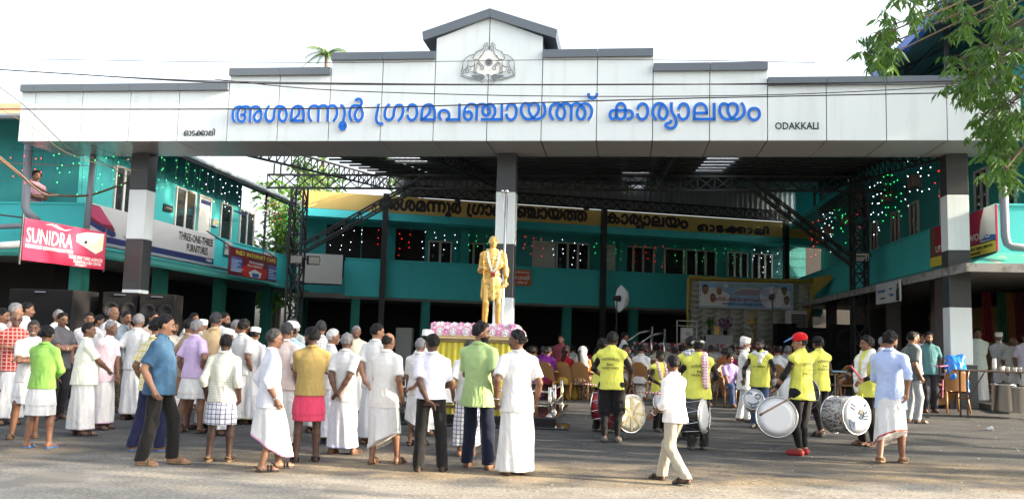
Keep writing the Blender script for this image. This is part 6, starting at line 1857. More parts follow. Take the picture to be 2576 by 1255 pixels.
# table on the stage with cloth, lamp, podium, chairs, speakers
t2 = thing('stage_table', 'long table on the stage under a white cloth', 'table', Vector((SX(1808, 33.3), 33.3, SG)))
mb = MB(); xa, xb = SX(1775, 33.3), SX(1842, 33.3)
mb.box((xa+.05, 33.05, SG), (xb-.05, 33.55, SG+.74)); mb.build('table_frame', m_dark, t2)
mb = MB(); mb.grid(lambda i, j: (xa+(xb-xa)*i, 33.0-.02*abs(math.sin(30*i))*(1-j), SG+.12+j*.65), 60, 4); mb.box((xa, 33.0, SG+.765), (xb, 33.6, SG+.775))
o = mb.build('tablecloth', cloth((.60, .62, .64))); meta(o, 'white cloth on the stage table', 'tablecloth')
mb = MB(); c = (SX(1806, 33.3), 33.3, SG+.78); mb.bbox((c[0]-.11, c[1]-.08, c[2]), (c[0]+.11, c[1]+.08, c[2]+.33), .02); o = mb.build('trophy_box', m_gold); meta(o, 'small golden box on the stage table', 'box')
for px, lab in ((1788, 'green potted plant at the left end of the stage table'), (1828, 'bouquet of purple flowers at the right end of the stage table')):
    c = Vector((SX(px, 33.35), 33.35, SG+.78)); t = thing('plant_vase', lab, 'plant', c)
    mb = MB(); mb.lathe([(.06, 0), (.09, .08), (.07, .16), (.09, .18)], c, 12); mb.build('vase', m_dark, t, True)
    mb = MB()
    for q in range(26):
        a = random.uniform(0, 6.28); r = random.uniform(.08, .28); zz = random.uniform(.2, .5)
        e = c+Vector((r*math.cos(a), r*math.sin(a), .12+zz)); mb.tube([c+ZV*.16, c.lerp(e, .6)+ZV*.1, e], .006, 4)
        if px > 1800: mb.ball(tuple(e), .045, 6, 4)
        else: mb.add([e+Vector((0, 0, -.08)), e+Vector((.03, .02, 0)), e+Vector((0, 0, .09)), e+Vector((-.03, -.02, 0))], [(0, 1, 2, 3)])
    mb.build('flowers' if px > 1800 else 'leaves', mat('purple_flower', (.20, .06, .16), .7, .4) if px > 1800 else m_leaf, t)
lm = Vector((SX(1896, 33), 33, SG)); t = thing('oil_lamp', 'tall brass oil lamp standing on the stage', 'oil lamp', lm)
mb = MB(); mb.lathe([(.20, 0), (.18, .06), (.05, .12), (.035, .5), (.07, .56), (.035, .62), (.03, 1.15), (.16, 1.25), (.17, 1.28), (.04, 1.3), (.03, 1.5), (.10, 1.55), (.02, 1.6), (.0, 1.75)], lm, 18); mb.build('stem', m_gold, t, True)
mb = MB()
for q in range(20): a = random.uniform(0, 6.28); mb.ball((lm.x+.13*math.cos(a), lm.y+.13*math.sin(a), lm.z+1.3+random.uniform(-.12, .06)), .04, 6, 4)
mb.build('flowers', mat('marigold', (.5, .3, .05), .7, .3), t)
pp_ = Vector((SX(1731, 32.2), 32.2, SG)); t = thing('podium', 'white speech podium with glass shelf at the left end of the stage', 'podium', pp_)
mb = MB(); mb.bbox((pp_.x-.2, 32.0, SG), (pp_.x+.2, 32.35, SG+1.0), .02); mb.build('column', m_white, t)
mb = MB(); mb.bbox((pp_.x-.42, 31.85, SG+1.04), (pp_.x+.42, 32.4, SG+1.07), .01); mb.bbox((pp_.x-.35, 31.9, SG+1.22), (pp_.x+.35, 32.4, SG+1.25), .01); mb.build('shelf', m_steel, t)
mb = MB()
for sx in (-.36, .36): mb.tube([(pp_.x+sx, 32.1, SG), (pp_.x+sx, 32.1, SG+1.25)], .02, 8)
mb.build('side_post', m_steel, t)
mb = MB(); mb.tube([(pp_.x+.1, 32.1, SG+1.25), (pp_.x+.12, 32.0, SG+1.5), (pp_.x+.02, 31.85, SG+1.6)], .012, 6); mb.ball((pp_.x+.02, 31.85, SG+1.6), .03, 8, 6); mb.build('microphone', m_black, t)
PMf = Matrix.Translation((pp_.x, 31.995, SG)); sgtext(t, PMf, 'കേരളം', 0, .52, .09, m_red, 'CENTER', .002); sgtext(t, PMf, 'ഗ്രാമപഞ്ചായത്ത്', 0, .42, .07, m_red, 'CENTER', .002, .7); disc(t, PMf, 0, .78, .08, .08, m_greyp, -.006)
def speaker(label, P, w_, d_, h_, yaw=0, n=1, z=None, two=False):
    g = gz(P[0], P[1]) if z is None else z
    M = Matrix.Translation((P[0], P[1], g)) @ Matrix.Rotation(R_(yaw), 4, 'Z')
    t = thing('loudspeaker', label, 'loudspeaker', M)
    mb = MB(M); mb.bbox((-w_/2, -d_/2, 0), (w_/2, d_/2, h_), .015); mb.build('cabinet', m_speaker, t)
    ax = Matrix.Rotation(R_(90), 3, 'X')
    for k in range(n):
        cz = h_*(k+.5)/n
        for q in ((-.25, .25) if two or w_ > h_/n*1.25 else (0,)):
            r = min(w_*(.22 if two or w_ > h_/n*1.25 else .38), h_/n*.38)
            mb = MB(M); mb.lathe([(r, .0), (r, .012), (r*.9, .014), (r*.35, -.03), (r*.3, -.015), (0, -.01)], (q*w_, -d_/2-.001, cz), 22, ax); mb.build('cone', m_grille, t, True)
    mb = MB(M); mb.tube([(-.12, -d_/2-.03, h_-.06), (.12, -d_/2-.03, h_-.06)], .012, 6); mb.build('handle', m_steel, t)
    return t
g0 = at(121, 800, 18.4)
t = speaker('large plain black flight case behind the crowd at the far left', (g0.x, 18.6), 1.42, .9, 2.2, -7, 0); t['category'] = 'flight case'
speaker('black loudspeaker stack just left of the striped left column base', (at(312, 800, 18.9).x, 18.9), .73, .6, 2.2, 4, 3, None, True)
speaker('black loudspeaker stack to the right of the other one, behind the crowd', (at(404, 800, 18.9).x, 18.9), .73, .6, 2.18, 4, 3, None, True)
speaker('black loudspeaker standing on the right of the stage', (SX(1976, 32.6), 32.6), .75, .5, 1.25, 5, 2, SG)
speaker('wide black speaker box right of the stage, next to the lattice column', (at(2128, 800, 28.6).x, 28.6), 1.1, .8, 2.0, -10, 2)
speaker('wide black speaker box between the stage and the other wide box', (at(2060, 800, 29.6).x, 29.6), 1.05, .8, 1.9, -10, 2)
speaker('small black speaker box low at the right edge of the stage', (SX(2015, 31.8), 31.8), .7, .5, 1.95, 0, 2)
c = Vector((SX(2006, 34.6), 34.6, 2.6)); t = thing('air_cooler', 'beige air cooler standing at the right end of the curtain', 'air cooler', Vector((c.x, c.y, SG)))
mb = MB(); mb.bbox((c.x-.35, 34.3, SG), (c.x+.35, 34.9, 3.05), .03); mb.build('cabinet', m_offwhite, t)
mb = MB()
for k in range(9): mb.box((c.x-.28, 34.285, 2.2+k*.08), (c.x+.28, 34.298, 2.25+k*.08))
mb.build('louvre', m_dark, t)
# photographic umbrellas
m_umb = mat('white_umbrella_fabric', (.75, .76, .78), .7, .04, 4)
m_umb2 = mat('thin_umbrella_fabric', (.45, .46, .48), .8, .05, 4)
_t = m_umb2.node_tree; _tp = _t.nodes.new('ShaderNodeBsdfTransparent'); _ms = _t.nodes.new('ShaderNodeMixShader'); _ms.inputs[0].default_value = .62
_t.links.new(_t.nodes['Principled BSDF'].outputs[0], _ms.inputs[1]); _t.links.new(_tp.outputs[0], _ms.inputs[2]); _t.links.new(_ms.outputs[0], _t.nodes['Material Output'].inputs[0])
def photo_umbrella(label, P, axis, r, zt, um=None):
    P = Vector(P); axis = Vector(axis).normalized(); g = gz(P.x, P.y)
    t = thing('studio_light', label, 'studio light', Vector((P.x, P.y, g)))
    q = axis.to_track_quat('Z', 'Y').to_matrix()
    mb = MB(); prof = [(r*math.sin(a), -r*.9*(math.cos(a)-1)*1.0) for a in np.linspace(0.02, 1.15, 8)]
    mb.lathe([(rr, -zz) for rr, zz in prof], P+axis*.35, 8, q); mb.build('umbrella', um or m_umb, t)
    mb = MB(); mb.lathe([(.07, -.12), (.10, .1), (.10, .12), (0, .1)], P, 12, q); mb.tube([P, P+axis*.35], .008, 6); mb.build('lamp_head', m_black, t)
    mb = MB(); mb.tube([Vector((P.x, P.y, g+.5)), P], .02, 8)
    for k in range(3): a = 2.1*k; mb.tube([Vector((P.x, P.y, g+.6)), Vector((P.x+.45*math.cos(a), P.y+.45*math.sin(a), g))], .012, 6)
    mb.build('stand', m_black, t)
c = at(1552, 750, 27); photo_umbrella('studio light with white umbrella seen from the side, before the teal parapet', c, (.9, .25, -.05), .46, c.z)
c = at(1943, 745, 27.5); photo_umbrella('studio light with white umbrella facing away in front of the blue banner', c, (.1, 1, -.15), .42, c.z, m_umb2)
# steel hand rails in front of the stage
for (a, b, lab) in (((1575, 862), (1640, 830), 'curved steel hand rail of the stage steps, left one'), ((1605, 868), (1672, 836), 'curved steel hand rail of the stage steps, right one')):
    P, Q = at(a[0], a[1], 29.5), at(b[0], b[1], 29.5); mb = MB(); mb.tube([P, P.lerp(Q, .5)+ZV*.12, Q], .035, 8); mb.tube([Q+ZV*.12, Q-ZV*1.4], .045, 8); o = mb.build('hand_rail', m_steel, smooth=True); meta(o, lab, 'hand rail')

# ------------------------------------------------------------------ plastic chairs and seated audience
def chair_mesh(m, arm=True):
    t = thing('plastic_chair', 'x', 'chair', Matrix.Identity(4), None)
    mb = MB(); mb.grid(lambda i, j: ((i-.5)*(.44-.04*j), -.22+j*.44, .43+.012*math.cos(math.pi*(i-.5)*2)*-1+.02*(1-j)**6*-1), 8, 8)
    mb.grid(lambda i, j: ((.5-i)*(.44-.04*j), -.22+j*.44, .405), 8, 8); mb.bar((-.22, -.215, .41), (.22, -.215, .41), .02, .05); mb.bar((-.215, -.21, .41), (-.195, .21, .41), .02, .05); mb.bar((.215, -.21, .41), (.195, .21, .41), .02, .05)
    mb.build('seat', m, t, True, True)
    mb = MB()
    def back_(i, j, o): 
        a = (i-.5)*1.9; w_ = .225*(1-.10*j)*(1 if j < .8 else math.sqrt(max(0.05, 1-((j-.8)/.2)**2*.55)))
        return (w_*math.sin(a)/math.sin(.95), .16+.11*j+.09*(math.cos(a)-.6)+o, .44+.44*j-.05*abs(i-.5)**3*8*(j > .85))
    mb.grid(lambda i, j: back_(i, j, 0), 12, 9); mb.grid(lambda i, j: back_(1-i, j, .014), 12, 9)
    mb.build('backrest', m, t, True, True)
    for sx in (-1, 1):
        for sy in (-1, 1):
            mb = MB(); mb.tube([(sx*.20, sy*.19, .43), (sx*.235, sy*(.235 if sy < 0 else .29), 0)], [.028, .02], 6); mb.build('leg', m, t, True, True)
        if arm:
            mb = MB(); mb.tube([(sx*.24, -.19, .40), (sx*.255, -.20, .60), (sx*.26, -.05, .645), (sx*.235, .20, .66)], [.02, .02, .024, .02], 6); mb.build('armrest', m, t, True, True)
    return t
def dup(root, M, label=None, group=None):
    r = root.copy(); COL.objects.link(r); r.matrix_world = M
    if label: r['label'] = label
    if group: r['group'] = group
    elif 'group' in r: del r['group']
    for ch in list(root.children):
        c = ch.copy(); COL.objects.link(c); c.parent = r
    return r
chB = chair_mesh(m_chair); chW = chair_mesh(m_chairw)
usedB = usedW = False
def put_chair(x, y, yaw, white, label, group=None, g=None, tilt=None):
    global usedB, usedW
    M = Matrix.Translation((x, y, gz(x, y) if g is None else g)) @ Matrix.Rotation(R_(yaw), 4, 'Z')
    if tilt is not None: M = M @ tilt
    src = chW if white else chB
    first = not (usedW if white else usedB)
    if first:
        src.matrix_world = M; src['label'] = label
        if group: src['group'] = group
        if white: usedW = True
        else: usedB = True
        return src
    return dup(src, M, label, group)
SIT = dict(sit=.40, feet=((.12, .44), (.12, .42)), foot=None, h=.0155)
colw = ['purple', 'crimson', 'dark green', 'navy', 'orange', 'magenta', 'teal', 'maroon', 'mustard', 'pale grey', 'turquoise', 'brown', 'cream', 'rust', 'violet', 'olive']
colv = [(.16, .02, .22), (.35, .015, .03), (.02, .10, .07), (.02, .03, .12), (.5, .16, .03), (.35, .03, .18), (.02, .2, .24), (.14, .01, .03), (.42, .28, .05), (.42, .42, .42), (.03, .32, .38), (.14, .07, .04), (.6, .54, .4), (.35, .1, .04), (.24, .12, .34), (.16, .16, .06)]
rA = random.Random(5)
def seat_person(x, y, yaw, i, dist, white, lab=None, man=False, **kw):
    grp = 'chairs of the audience under the canopy'
    put_chair(x, y, yaw, white, ('white' if white else 'brown')+' plastic chair among the rows of the seated audience', ('white ' if white else 'brown ')+grp)
    fx, fy = math.sin(R_(yaw)), -math.cos(R_(yaw))
    pos = (x-fx*.10, y-fy*.10, gz(x, y)+.02)
    c = i % 16
    if man:
        label = lab or 'man in a pale shirt sitting in the shaded audience rows'
        r = person(label, pos, 1.64, yaw, head=rA.uniform(-25, 25), hair=rA.choice(['short', 'bald', 'thick']), hc=rA.choice(['black', 'grey', 'salt']), top=rA.choice([(.55, .56, .58), (.4, .42, .45), (.5, .48, .4)]), bottom='sitskirt', bcol=(.5, .5, .5), arms=('lap', 'lap'), group=None if lab else 'men seated in the shaded audience rows', **SIT, **kw)
    else:
        label = lab or 'woman in a colourful sari sitting in the shaded audience rows'
        veil = rA.random() < .25
        if veil: kw.update(cap='veil', vest=colv[(c+5) % 16])
        r = person(label, pos, 1.55, yaw, head=rA.uniform(-30, 30), hair=rA.choice(['bun', 'long', 'bun']), hc=rA.choice(['black', 'black', 'salt', 'grey']), top=colv[c], bottom='sitskirt', bcol=colv[(c+7) % 16], bpat=rA.choice([None, 'print']), arms=('lap', 'lap'), group=None if lab else 'women seated in the shaded audience rows', **SIT, **kw)
    return r
i = 0
for (px, y, lab, man) in ((1352, 20.9, 'seated woman in white at the left end of the first chair row', False), (1390, 20.7, 'seated woman in a purple blouse with a long black braid', False), (1433, 20.7, 'seated woman with a red bag on the second brown chair', False), (1476, 20.5, 'seated woman in an orange print sari on the nearest brown chair', False), (1588, 21.3, 'old man in a white shirt sitting sideways behind the drummers', True), (1622, 21.0, 'seated man just behind the short boy drummer', True), (1962, 20.6, 'man sitting in a brown chair behind the red capped boy', True), (2010, 21.2, 'old man in white sitting in profile right of the small drum', True)):
    seat_person(SX(px, y), y, 150 if px != 1588 else 60, {1390: 0, 1433: 1, 1476: 4}.get(px, 9), y, False, lab, man); i += 1
nm = 0
for row, y in enumerate((22.3, 23.7, 25.2, 26.8, 28.4)):
    n_ = 8
    for k in range(n_):
        px = 1350+k*92+rA.uniform(-22, 22)+(row % 2)*40
        if px > 2100: continue
        man = px > 1560 and rA.random() < .75
        seat_person(SX(px, y), y+rA.uniform(-.15, .15), 150+rA.uniform(-12, 12), i, y, row > 1, None, man); i += 1
# boy seated at the side
bp = at(1838, 1000, 19.2)
put_chair(bp.x, 19.2, 10, False, 'brown plastic chair under the boy in the purple shirt')
person('boy in a purple checked shirt and jeans sitting on a brown chair', (bp.x, 19.28, gz(bp.x, 19.2)+.02), 1.42, 10, head=-5, pitch=-.35, hair='thick', top=(.34, .26, .50), tpat='finecheck', bottom='pants', bcol=(.04, .07, .16), arms=('lap', 'lap'), sit=.40, feet=((.12, .44), (.12, .42)), foot='brown', h=.013)
put_chair(bp.x-.75, 19.3, 12, False, 'brown plastic chair just left of the boy in the purple shirt')
person('man in a white shirt sitting left of the boy in purple', (bp.x-.75, 19.38, gz(bp.x, 19.3)+.02), 1.6, 12, hair='short', top=(.6, .6, .6), bottom='pants', bcol=(.02, .02, .025), arms=('lap', 'chin'), sit=.40, feet=((.12, .44), (.12, .42)), foot=None, h=.014)
for k, (px, y) in enumerate(((2112, 20.6), (2140, 20.4))): put_chair(SX(px, y), y, -150+k*20, False, ('empty brown plastic chair behind the winking drum, ' + ('left one', 'right one')[k]))

# ------------------------------------------------------------------ serving tables, fan, pots on the right
def trestle(label, P, w_, d_, h_, m, yaw):
    g = gz(P[0], P[1]); M = Matrix.Translation((P[0], P[1], g)) @ Matrix.Rotation(R_(yaw), 4, 'Z')
    t = thing('trestle_table', label, 'table', M)
    mb = MB(M); mb.bbox((-w_/2, -d_/2, h_-.03), (w_/2, d_/2, h_), .006); mb.build('table_top', m_dark if m is None else m, t)
    for sx in (-1, 1):
        mb = MB(M)
        for sy in (-1, 1): mb.bar((sx*(w_/2-.12), sy*(d_/2-.05), h_-.03), (sx*(w_/2-.12), sy*(d_/2-.05), 0), .03)
        mb.bar((sx*(w_/2-.12), -(d_/2-.05), .22), (sx*(w_/2-.12), d_/2-.05, .22), .025); mb.bar((sx*(w_/2-.12), 0, .22), (sx*(w_/2-.5), 0, h_-.04), .02)
        mb.build('leg_frame', m_steel_dark, t)
    return t, M
m_tblue = mat('blue_steel_table', (.05, .12, .2), .5, .2)
tt, T1 = trestle('long blue steel table behind the drummers on the right', (SX(2230, 19.6), 19.4), 2.9, .6, .76, m_tblue, 3)
tt, T2 = trestle('brown serving table with paper cups at the right edge', (SX(2540, 17.2), 17.2), 1.9, .65, .92, mat('brown_table_board', (.09, .06, .045), .5, .2), -14)
mcup = mat('white_paper', (.72, .72, .70), .6, .05)
for k, (x, y, n_) in enumerate(((-.30, -.1, 9), (-.18, -.12, 1), (-.06, -.08, 1), (.05, -.14, 1), (.16, -.05, 1), (-.1, .08, 2), (.3, -.1, 2))):
    mb = MB(T2); 
    for q in range(n_): mb.lathe([(.026, .92+q*.02), (.036, .99+q*.02), (.038, .993+q*.02), (.03, .985+q*.02)], (x, y, 0), 14)
    o = mb.build('paper_cup', mcup, smooth=True); meta(o, 'tall stack of white paper cups on the serving table' if n_ > 4 else 'white paper cup standing on the brown serving table', 'paper cup', None if n_ > 4 else 'paper cups on the serving table')
def pot(label, P, r, h_):
    g = gz(P[0], P[1])+.12; c = Vector((P[0], P[1], g)); t = thing('steel_pot', label, 'pot', c)
    mb = MB(); mb.lathe([(r*.96, 0), (r, .02), (r, h_), (r+.02, h_+.01), (r+.02, h_+.02), (r-.02, h_+.015)], c, 28); mb.build('vessel', m_steel, t, True)
    mb = MB(); mb.lathe([(r+.01, h_+.02), (r*.6, h_+.05), (.03, h_+.06), (.03, h_+.09), (0, h_+.09)], c, 28); mb.build('lid', m_steel, t, True)
pot('large steel cooking pot under the serving table, left one', (SX(2530, 17.4), 17.5), .22, .50); pot('large steel cooking pot at the right edge under the serving table', (SX(2566, 17.3), 17.4), .21, .46)
fc = at(2231, 907, 18.5); g = gz(fc.x, 18.5); t = thing('pedestal_fan', 'grey pedestal fan behind the light blue shirt', 'fan', Vector((fc.x, 18.5, g)))
fx_ = Vector((-.8, -.6, 0)); q = fx_.to_track_quat('Z', 'Y').to_matrix()
mb = MB()
for k in range(30):
    a = 2*math.pi*k/30
    mb.tube([fc+q @ Vector((.03*math.cos(a), .03*math.sin(a), .08)), fc+q @ Vector((.2*math.cos(a), .2*math.sin(a), .085)), fc+q @ Vector((.29*math.cos(a), .29*math.sin(a), .02)), fc+q @ Vector((.2*math.cos(a), .2*math.sin(a), -.06))], .003, 4)
for r in (.12, .2, .29): mb.tube([fc+q @ Vector((r*math.cos(a), r*math.sin(a), .085 if r < .25 else .02)) for a in np.linspace(0, 6.283, 25)[:-1]], .005, 4, closed=True)
mb.build('guard', m_offwhite, t)
mb = MB(); mb.lathe([(.05, .05), (.09, -.05), (.085, -.25), (.03, -.29)], fc, 14, q); mb.build('motor', m_offwhite, t, True)
for k in range(3):
    a = 2.094*k; mb = MB(); mb.grid(lambda i, j: fc+q @ Vector(((.05+.2*j)*math.cos(a+(i-.5)*.9), (.05+.2*j)*math.sin(a+(i-.5)*.9), .01+.04*(i-.5))), 4, 4); mb.build('blade', m_pipe, t, True)
mb = MB(); mb.tube([fc-ZV*.08, Vector((fc.x, 18.5, g+.03))], .022, 8); mb.lathe([(.22, 0), (.2, .04), (.03, .06)], Vector((fc.x, 18.5, g)), 20); mb.bbox((fc.x-.07, 18.42, g+.75), (fc.x+.07, 18.5, g+.95), .01); mb.build('stand', m_offwhite, t)
# stacked chairs with a blue bag in front of the right column
c0 = ground(2396, 1036); yw = 152
put_chair(c0.x, c0.y, 178, False, 'lower brown plastic chair by the right column, carrying an upturned one')
tl = Matrix.Translation((0, .02, .92)) @ Matrix.Rotation(R_(168), 4, 'X')
o = put_chair(c0.x, c0.y, 178, False, 'upturned brown plastic chair with legs in the air by the right column', None, None, tl)
BF = Field((-.35, -.3, -.5), (.4, .35, .35), .016)
BF.ell((-.02, 0, .0), (.20, .16, .24), .05); BF.ell((-.10, -.03, -.16), (.16, .14, .13), .05); BF.cone((-.20, 0, .20), (.18, .02, .24), .03, .04, .08); BF.loft([(-.50, .20, .02, .085, .07), (-.1, .17, .02, .08, .06), (.22, .14, .02, .05, .04)], .04)
BF.noise(.016, 24, 7, 3); BF.noise(.006, 60, 5, 4)
v, q = BF.mesh()
bc = at(2404, 925, c0.y-.12)
ob = newmesh('plastic_bag', v+np.array(bc), q, mat('blue_polythene', (.02, .17, .62), .22, .15, 8, spec=.6), None, True); meta(ob, 'crumpled bright blue plastic bag hanging on the upturned chair', 'bag')
mb = MB(); mb.tube([at(2346, 918, c0.y-.3), at(2365, 921, c0.y-.35), at(2385, 919, c0.y-.3)], .012, 6); mb.tube([at(2372, 955, c0.y-.3), at(2371, 1000, c0.y-.3)], .012, 6); o = mb.build('ribbon', mat('pink_ribbon', (.45, .12, .25), .6, .3)); meta(o, 'pink party ribbon tied between the chair and the right column', 'ribbon')
# litter on the road
gcup = ground(2489, 1083); ax = Matrix.Rotation(R_(80), 3, 'Y')
mb = MB(); mb.lathe([(.028, -.045), (.038, .045), (.040, .048), (.034, .04), (.026, -.035)], gcup+ZV*.036, 16, ax); o = mb.build('paper_cup', mcup, smooth=True); meta(o, 'crushed white paper cup lying alone on the asphalt', 'paper cup')
mb = MB()
for k in range(900):
    y = random.uniform(9, 19); x = random.uniform(-.6, .6)*y
    s = random.uniform(.006, .02); a = random.uniform(0, 3.1); g = gz(x, y)+.004
    mb.m = 0 if random.random() < .6 else 1
    mb.add([(x+s*math.cos(a+t), y+s*math.sin(a+t), g+.006*(t > 3)) for t in (0, 1.4, 3.2, 4.5)], [(0, 1, 2, 3)])
o = mb.build('litter', [mat('pale_paper_scrap', (.55, .53, .48), .8, .2), mat('dark_scrap', (.05, .045, .04), .9, .2)]); meta(o, 'tiny scraps of paper and grit scattered over the road', 'litter', kind='stuff')
# things inside the dim left shops
mb = MB(LW); mb.bbox((6.5, 1.2, .1), (8.0, 1.9, 1.1), .02); mb.bbox((8.4, 1.4, .1), (9.4, 2.0, 2.0), .02); o = mb.build('shop_counter', mat('brown_counter', (.12, .07, .05), .6, .3)); meta(o, 'brown counter inside the dim shop of the left building', 'counter')
b_ = at(1018, 830, 37.6); mb = MB(); mb.bbox((b_.x-.35, 37.4, .3), (b_.x+.35, 38.0, 2.0), .03); mb.box((b_.x-.3, 37.385, .5), (b_.x+.3, 37.395, 1.9)); o = mb.build('refrigerator', m_offwhite); meta(o, 'pale refrigerator in the dark ground floor of the back building', 'refrigerator')
# ------------------------------------------------------------------ people standing and walking
W1 = (.67, .67, .665); W2 = (.61, .61, .64)
def PP(label, x, yf, yt, yaw, dep=None, hx=None, **kw):
    if dep is None:
        pos = ground(x, yf)
    else:
        q = at(x, yt, dep); pos = Vector((q.x, dep, gz(q.x, dep)))
    top = at(hx or x, yt, pos.y)
    H = max(1.25, min(1.92, top.z-pos.z))
    far = pos.y > 14.2
    kw.setdefault('h', .0105 if pos.y < 12.8 else (.0125 if not far else .014))
    if kw.get('arms') is None: kw['arms'] = ('hang', 'hang2')
    return person(label, pos, H*.985, yaw, **kw)
BK = ('behind', 'behindlow'); FO = ('fold', 'fold2')
gl = 'onlookers behind the front row on the left'
# ---- far left cluster
PP('man in a white shirt cut by the left edge of the photo, facing right', 6, 1050, 773, 95, dep=14.2, must=True, top=W1, bottom='mundu')
PP('grey haired man in a pale pink shirt behind the red checked shirt', 38, 1050, 760, 120, dep=15.2, hc='grey', top=(.66, .46, .42), bottom='mundu')
PP('dark haired man half hidden behind the grey haired man at far left', 68, 1040, 757, 110, dep=16.2, must=True, top=W2, bottom='mundu')
PP('man in a red checked shirt with glasses and long white mundu', 42, 1040, 782, 40, dep=14.0, hc='salt', hair='bald', glasses=True, must='grey', top=(.36, .035, .03), tpat='redcheck', bottom='mundu', arms=('hang', 'fold'), sk=1)
PP('white shirted man with folded arms and a white moustache, mundu folded to the knee', 62, 1100, 803, 25, hc='salt', must='white', top=W1, bottom='fold', arms=FO, foot='brown', bhem=.50, sk=2, feet=((.17, .05), (.12, -.05)))
PP('man in a bright green shirt seen from behind in blue flip flops', 93, 1126, 817, 172, hair='thick', top=(.24, .47, .10), sleeve='long', bottom='fold', foot='blue', arms=('front', 'front'), hem=.83, sk=1, feet=((.15, .03), (.15, -.03)), bhem=.46, seed=4)
PP('man in a dark grey shirt with folded arms, glasses and moustache', 157, 1040, 784, 60, dep=14.8, must=True, glasses=True, top=(.085, .085, .095), bottom='pants', bcol=(.02, .02, .022), arms=FO, watch=1, belly=.4)
PP('pale shirted man glimpsed behind the dark grey shirt', 147, 1030, 777, 60, dep=16.6, hc='grey', top=W2)
PP('portly man in a cream shirt with hand on hip and long white mundu', 200, 1094, 808, 122, hc='black', must='grey', top=(.74, .76, .66), bottom='mundu', belly=1.0, girth=1.08, arms=('front', 'hang'), hem=.76, border=(.5, .45, .5), sk=2, foot='black', head=-25)
PP('grey haired man in a pink checked shirt leaning forward beside the portly man', 250, 1078, 804, 78, hc='grey', must='grey', top=(.74, .58, .64), tpat='finecheck', bottom='mundu', lean=.10, arms=('behind', 'frontlow'), hem=.74, border=(.62, .35, .55), sk=2)
PP('man in a grey blue shirt with hand on chin and dark patterned lungi', 300, 1034, 780, 55, must=True, top=(.20, .25, .29), bottom='mundu', bcol=(.045, .045, .03), bpat='lungi', arms=('fold2', 'chin'), watch=-1)
PP('grey headed man peering between the hand on chin man and the dark boxes', 285, 1010, 769, 70, dep=17.0, hc='grey', hair='bald', top=(.5, .5, .52), group=gl)
PP('old man with glasses and white shirt right of the hand on chin man', 316, 1020, 784, 40, dep=16.2, hc='grey', hair='bald', glasses=True, must='grey', top=W1)
PP('dark haired man in the crowd behind the pink checked shirt', 226, 1010, 784, 30, dep=16.4, top=(.6, .6, .62))
PP('short man with only his forehead showing behind the pink checked shirt', 250, 1010, 790, 100, dep=17.0, top=(.45, .4, .38))
PP('white haired man seen from behind beside the yellow checked shirt', 349, 1030, 787, 165, dep=15.0, hc='grey', top=W1)
PP('man with a head peeping over the blue shirt', 386, 1000, 782, 60, dep=17.2, top=(.4, .3, .25))
PP('young man in a yellow checked shirt and navy trousers behind the blue shirt', 372, 1134, 796, 150, hair='thick', top=(.72, .68, .48), tpat='ycheck', bottom='pants', bcol=(.018, .02, .06), hem=.78, arms=('hang', 'hang'), foot='blue', feet=((.12, .08), (.16, -.12)), head=-30, sk=1, hx=358)
PP('striding man in a blue denim shirt and black trousers with a moustache', 388, 1168, 788, 88, must=True, hair='recede', hc='black', top=(.035, .085, .155), tpat='denim', bottom='pants', bcol=(.012, .012, .012), belly=.75, girth=1.04, arms=('hang', 'swingb'), feet=((.08, -.12), (.09, .17)), lift=(0, .015), foot='tan', sk=0, head=14, pitch=-.24, hem=.80, watch=1, seed=1, hx=398)
PP('brown skinned man in a tan shirt standing behind the blue shirt', 458, 1078, 798, 130, hair='crop', top=(.36, .26, .18), bottom='fold', bcol=(.28, .15, .08), sk=2)
PP('man with his face between the blue shirt and the lilac shirt', 436, 1070, 806, 60, dep=15.2, sk=2, must=True, top=(.35, .32, .3))
PP('grey bearded man in a lilac shirt with hand on hip, white mundu folded up', 476, 1088, 802, 150, hc='grey', beard='white', top=(.58, .44, .68), bottom='fold', arms=('hip', 'hang'), hem=.83, sk=1, feet=((.16, .06), (.16, -.08)), bhem=.52, head=-10)
PP('man in a dark cap of hair far behind the white capped elder', 488, 1000, 785, 60, dep=18.2, top=(.4, .42, .4))
PP('white bearded elder in a white cap and white kurta standing far back', 511, 1010, 804, 30, dep=17.0, cap='white', beard='white', hc='white', top=W1, sleeve='long')
PP('tall man in a mustard shirt seen from behind', 543, 1075, 783, 175, dep=14.0, hc='salt', top=(.56, .42, .24), bottom='mundu', wscale=1.05)
PP('man with dark hair and beard facing right beside the mustard shirt', 563, 1050, 784, 80, dep=16.0, beard='black', must=True, top=W2)
PP('old man in a white cap with a long white beard behind the checked mundu', 570, 1110, 826, 95, dep=13.4, cap='white', beard='white', hc='white', top=W1, sleeve='long', bottom='mundu')
PP('man in a cream checked shirt and blue checked folded mundu seen from behind', 549, 1160, 838, 178, hc='black', hair='short', top=(.72, .72, .62), tpat='finecheck', bottom='fold', bcol=(.72, .72, .76), bpat='bluecheck', sleeve='half', arms=('hang', 'hang'), hem=.80, sk=3, foot='tan', feet=((.13, .03), (.13, -.03)), bhem=.50)
PP('grey haired man in white looking right behind the white capped back', 594, 1040, 803, 85, dep=15.8, hc='grey', top=W2)
PP('man with dark hair and glasses in a white shirt behind the white cap', 613, 1050, 802, 150, dep=14.8, hair='thick', glasses=True, top=W1)
PP('man in a white lace cap and long white kurta seen from behind', 628, 1066, 823, 170, cap='white', top=W1, sleeve='long', bottom='mundu', bcol=(.70, .71, .74), border=(.5, .45, .15), sk=1, hem=.62, arms=('hang', 'fold'))
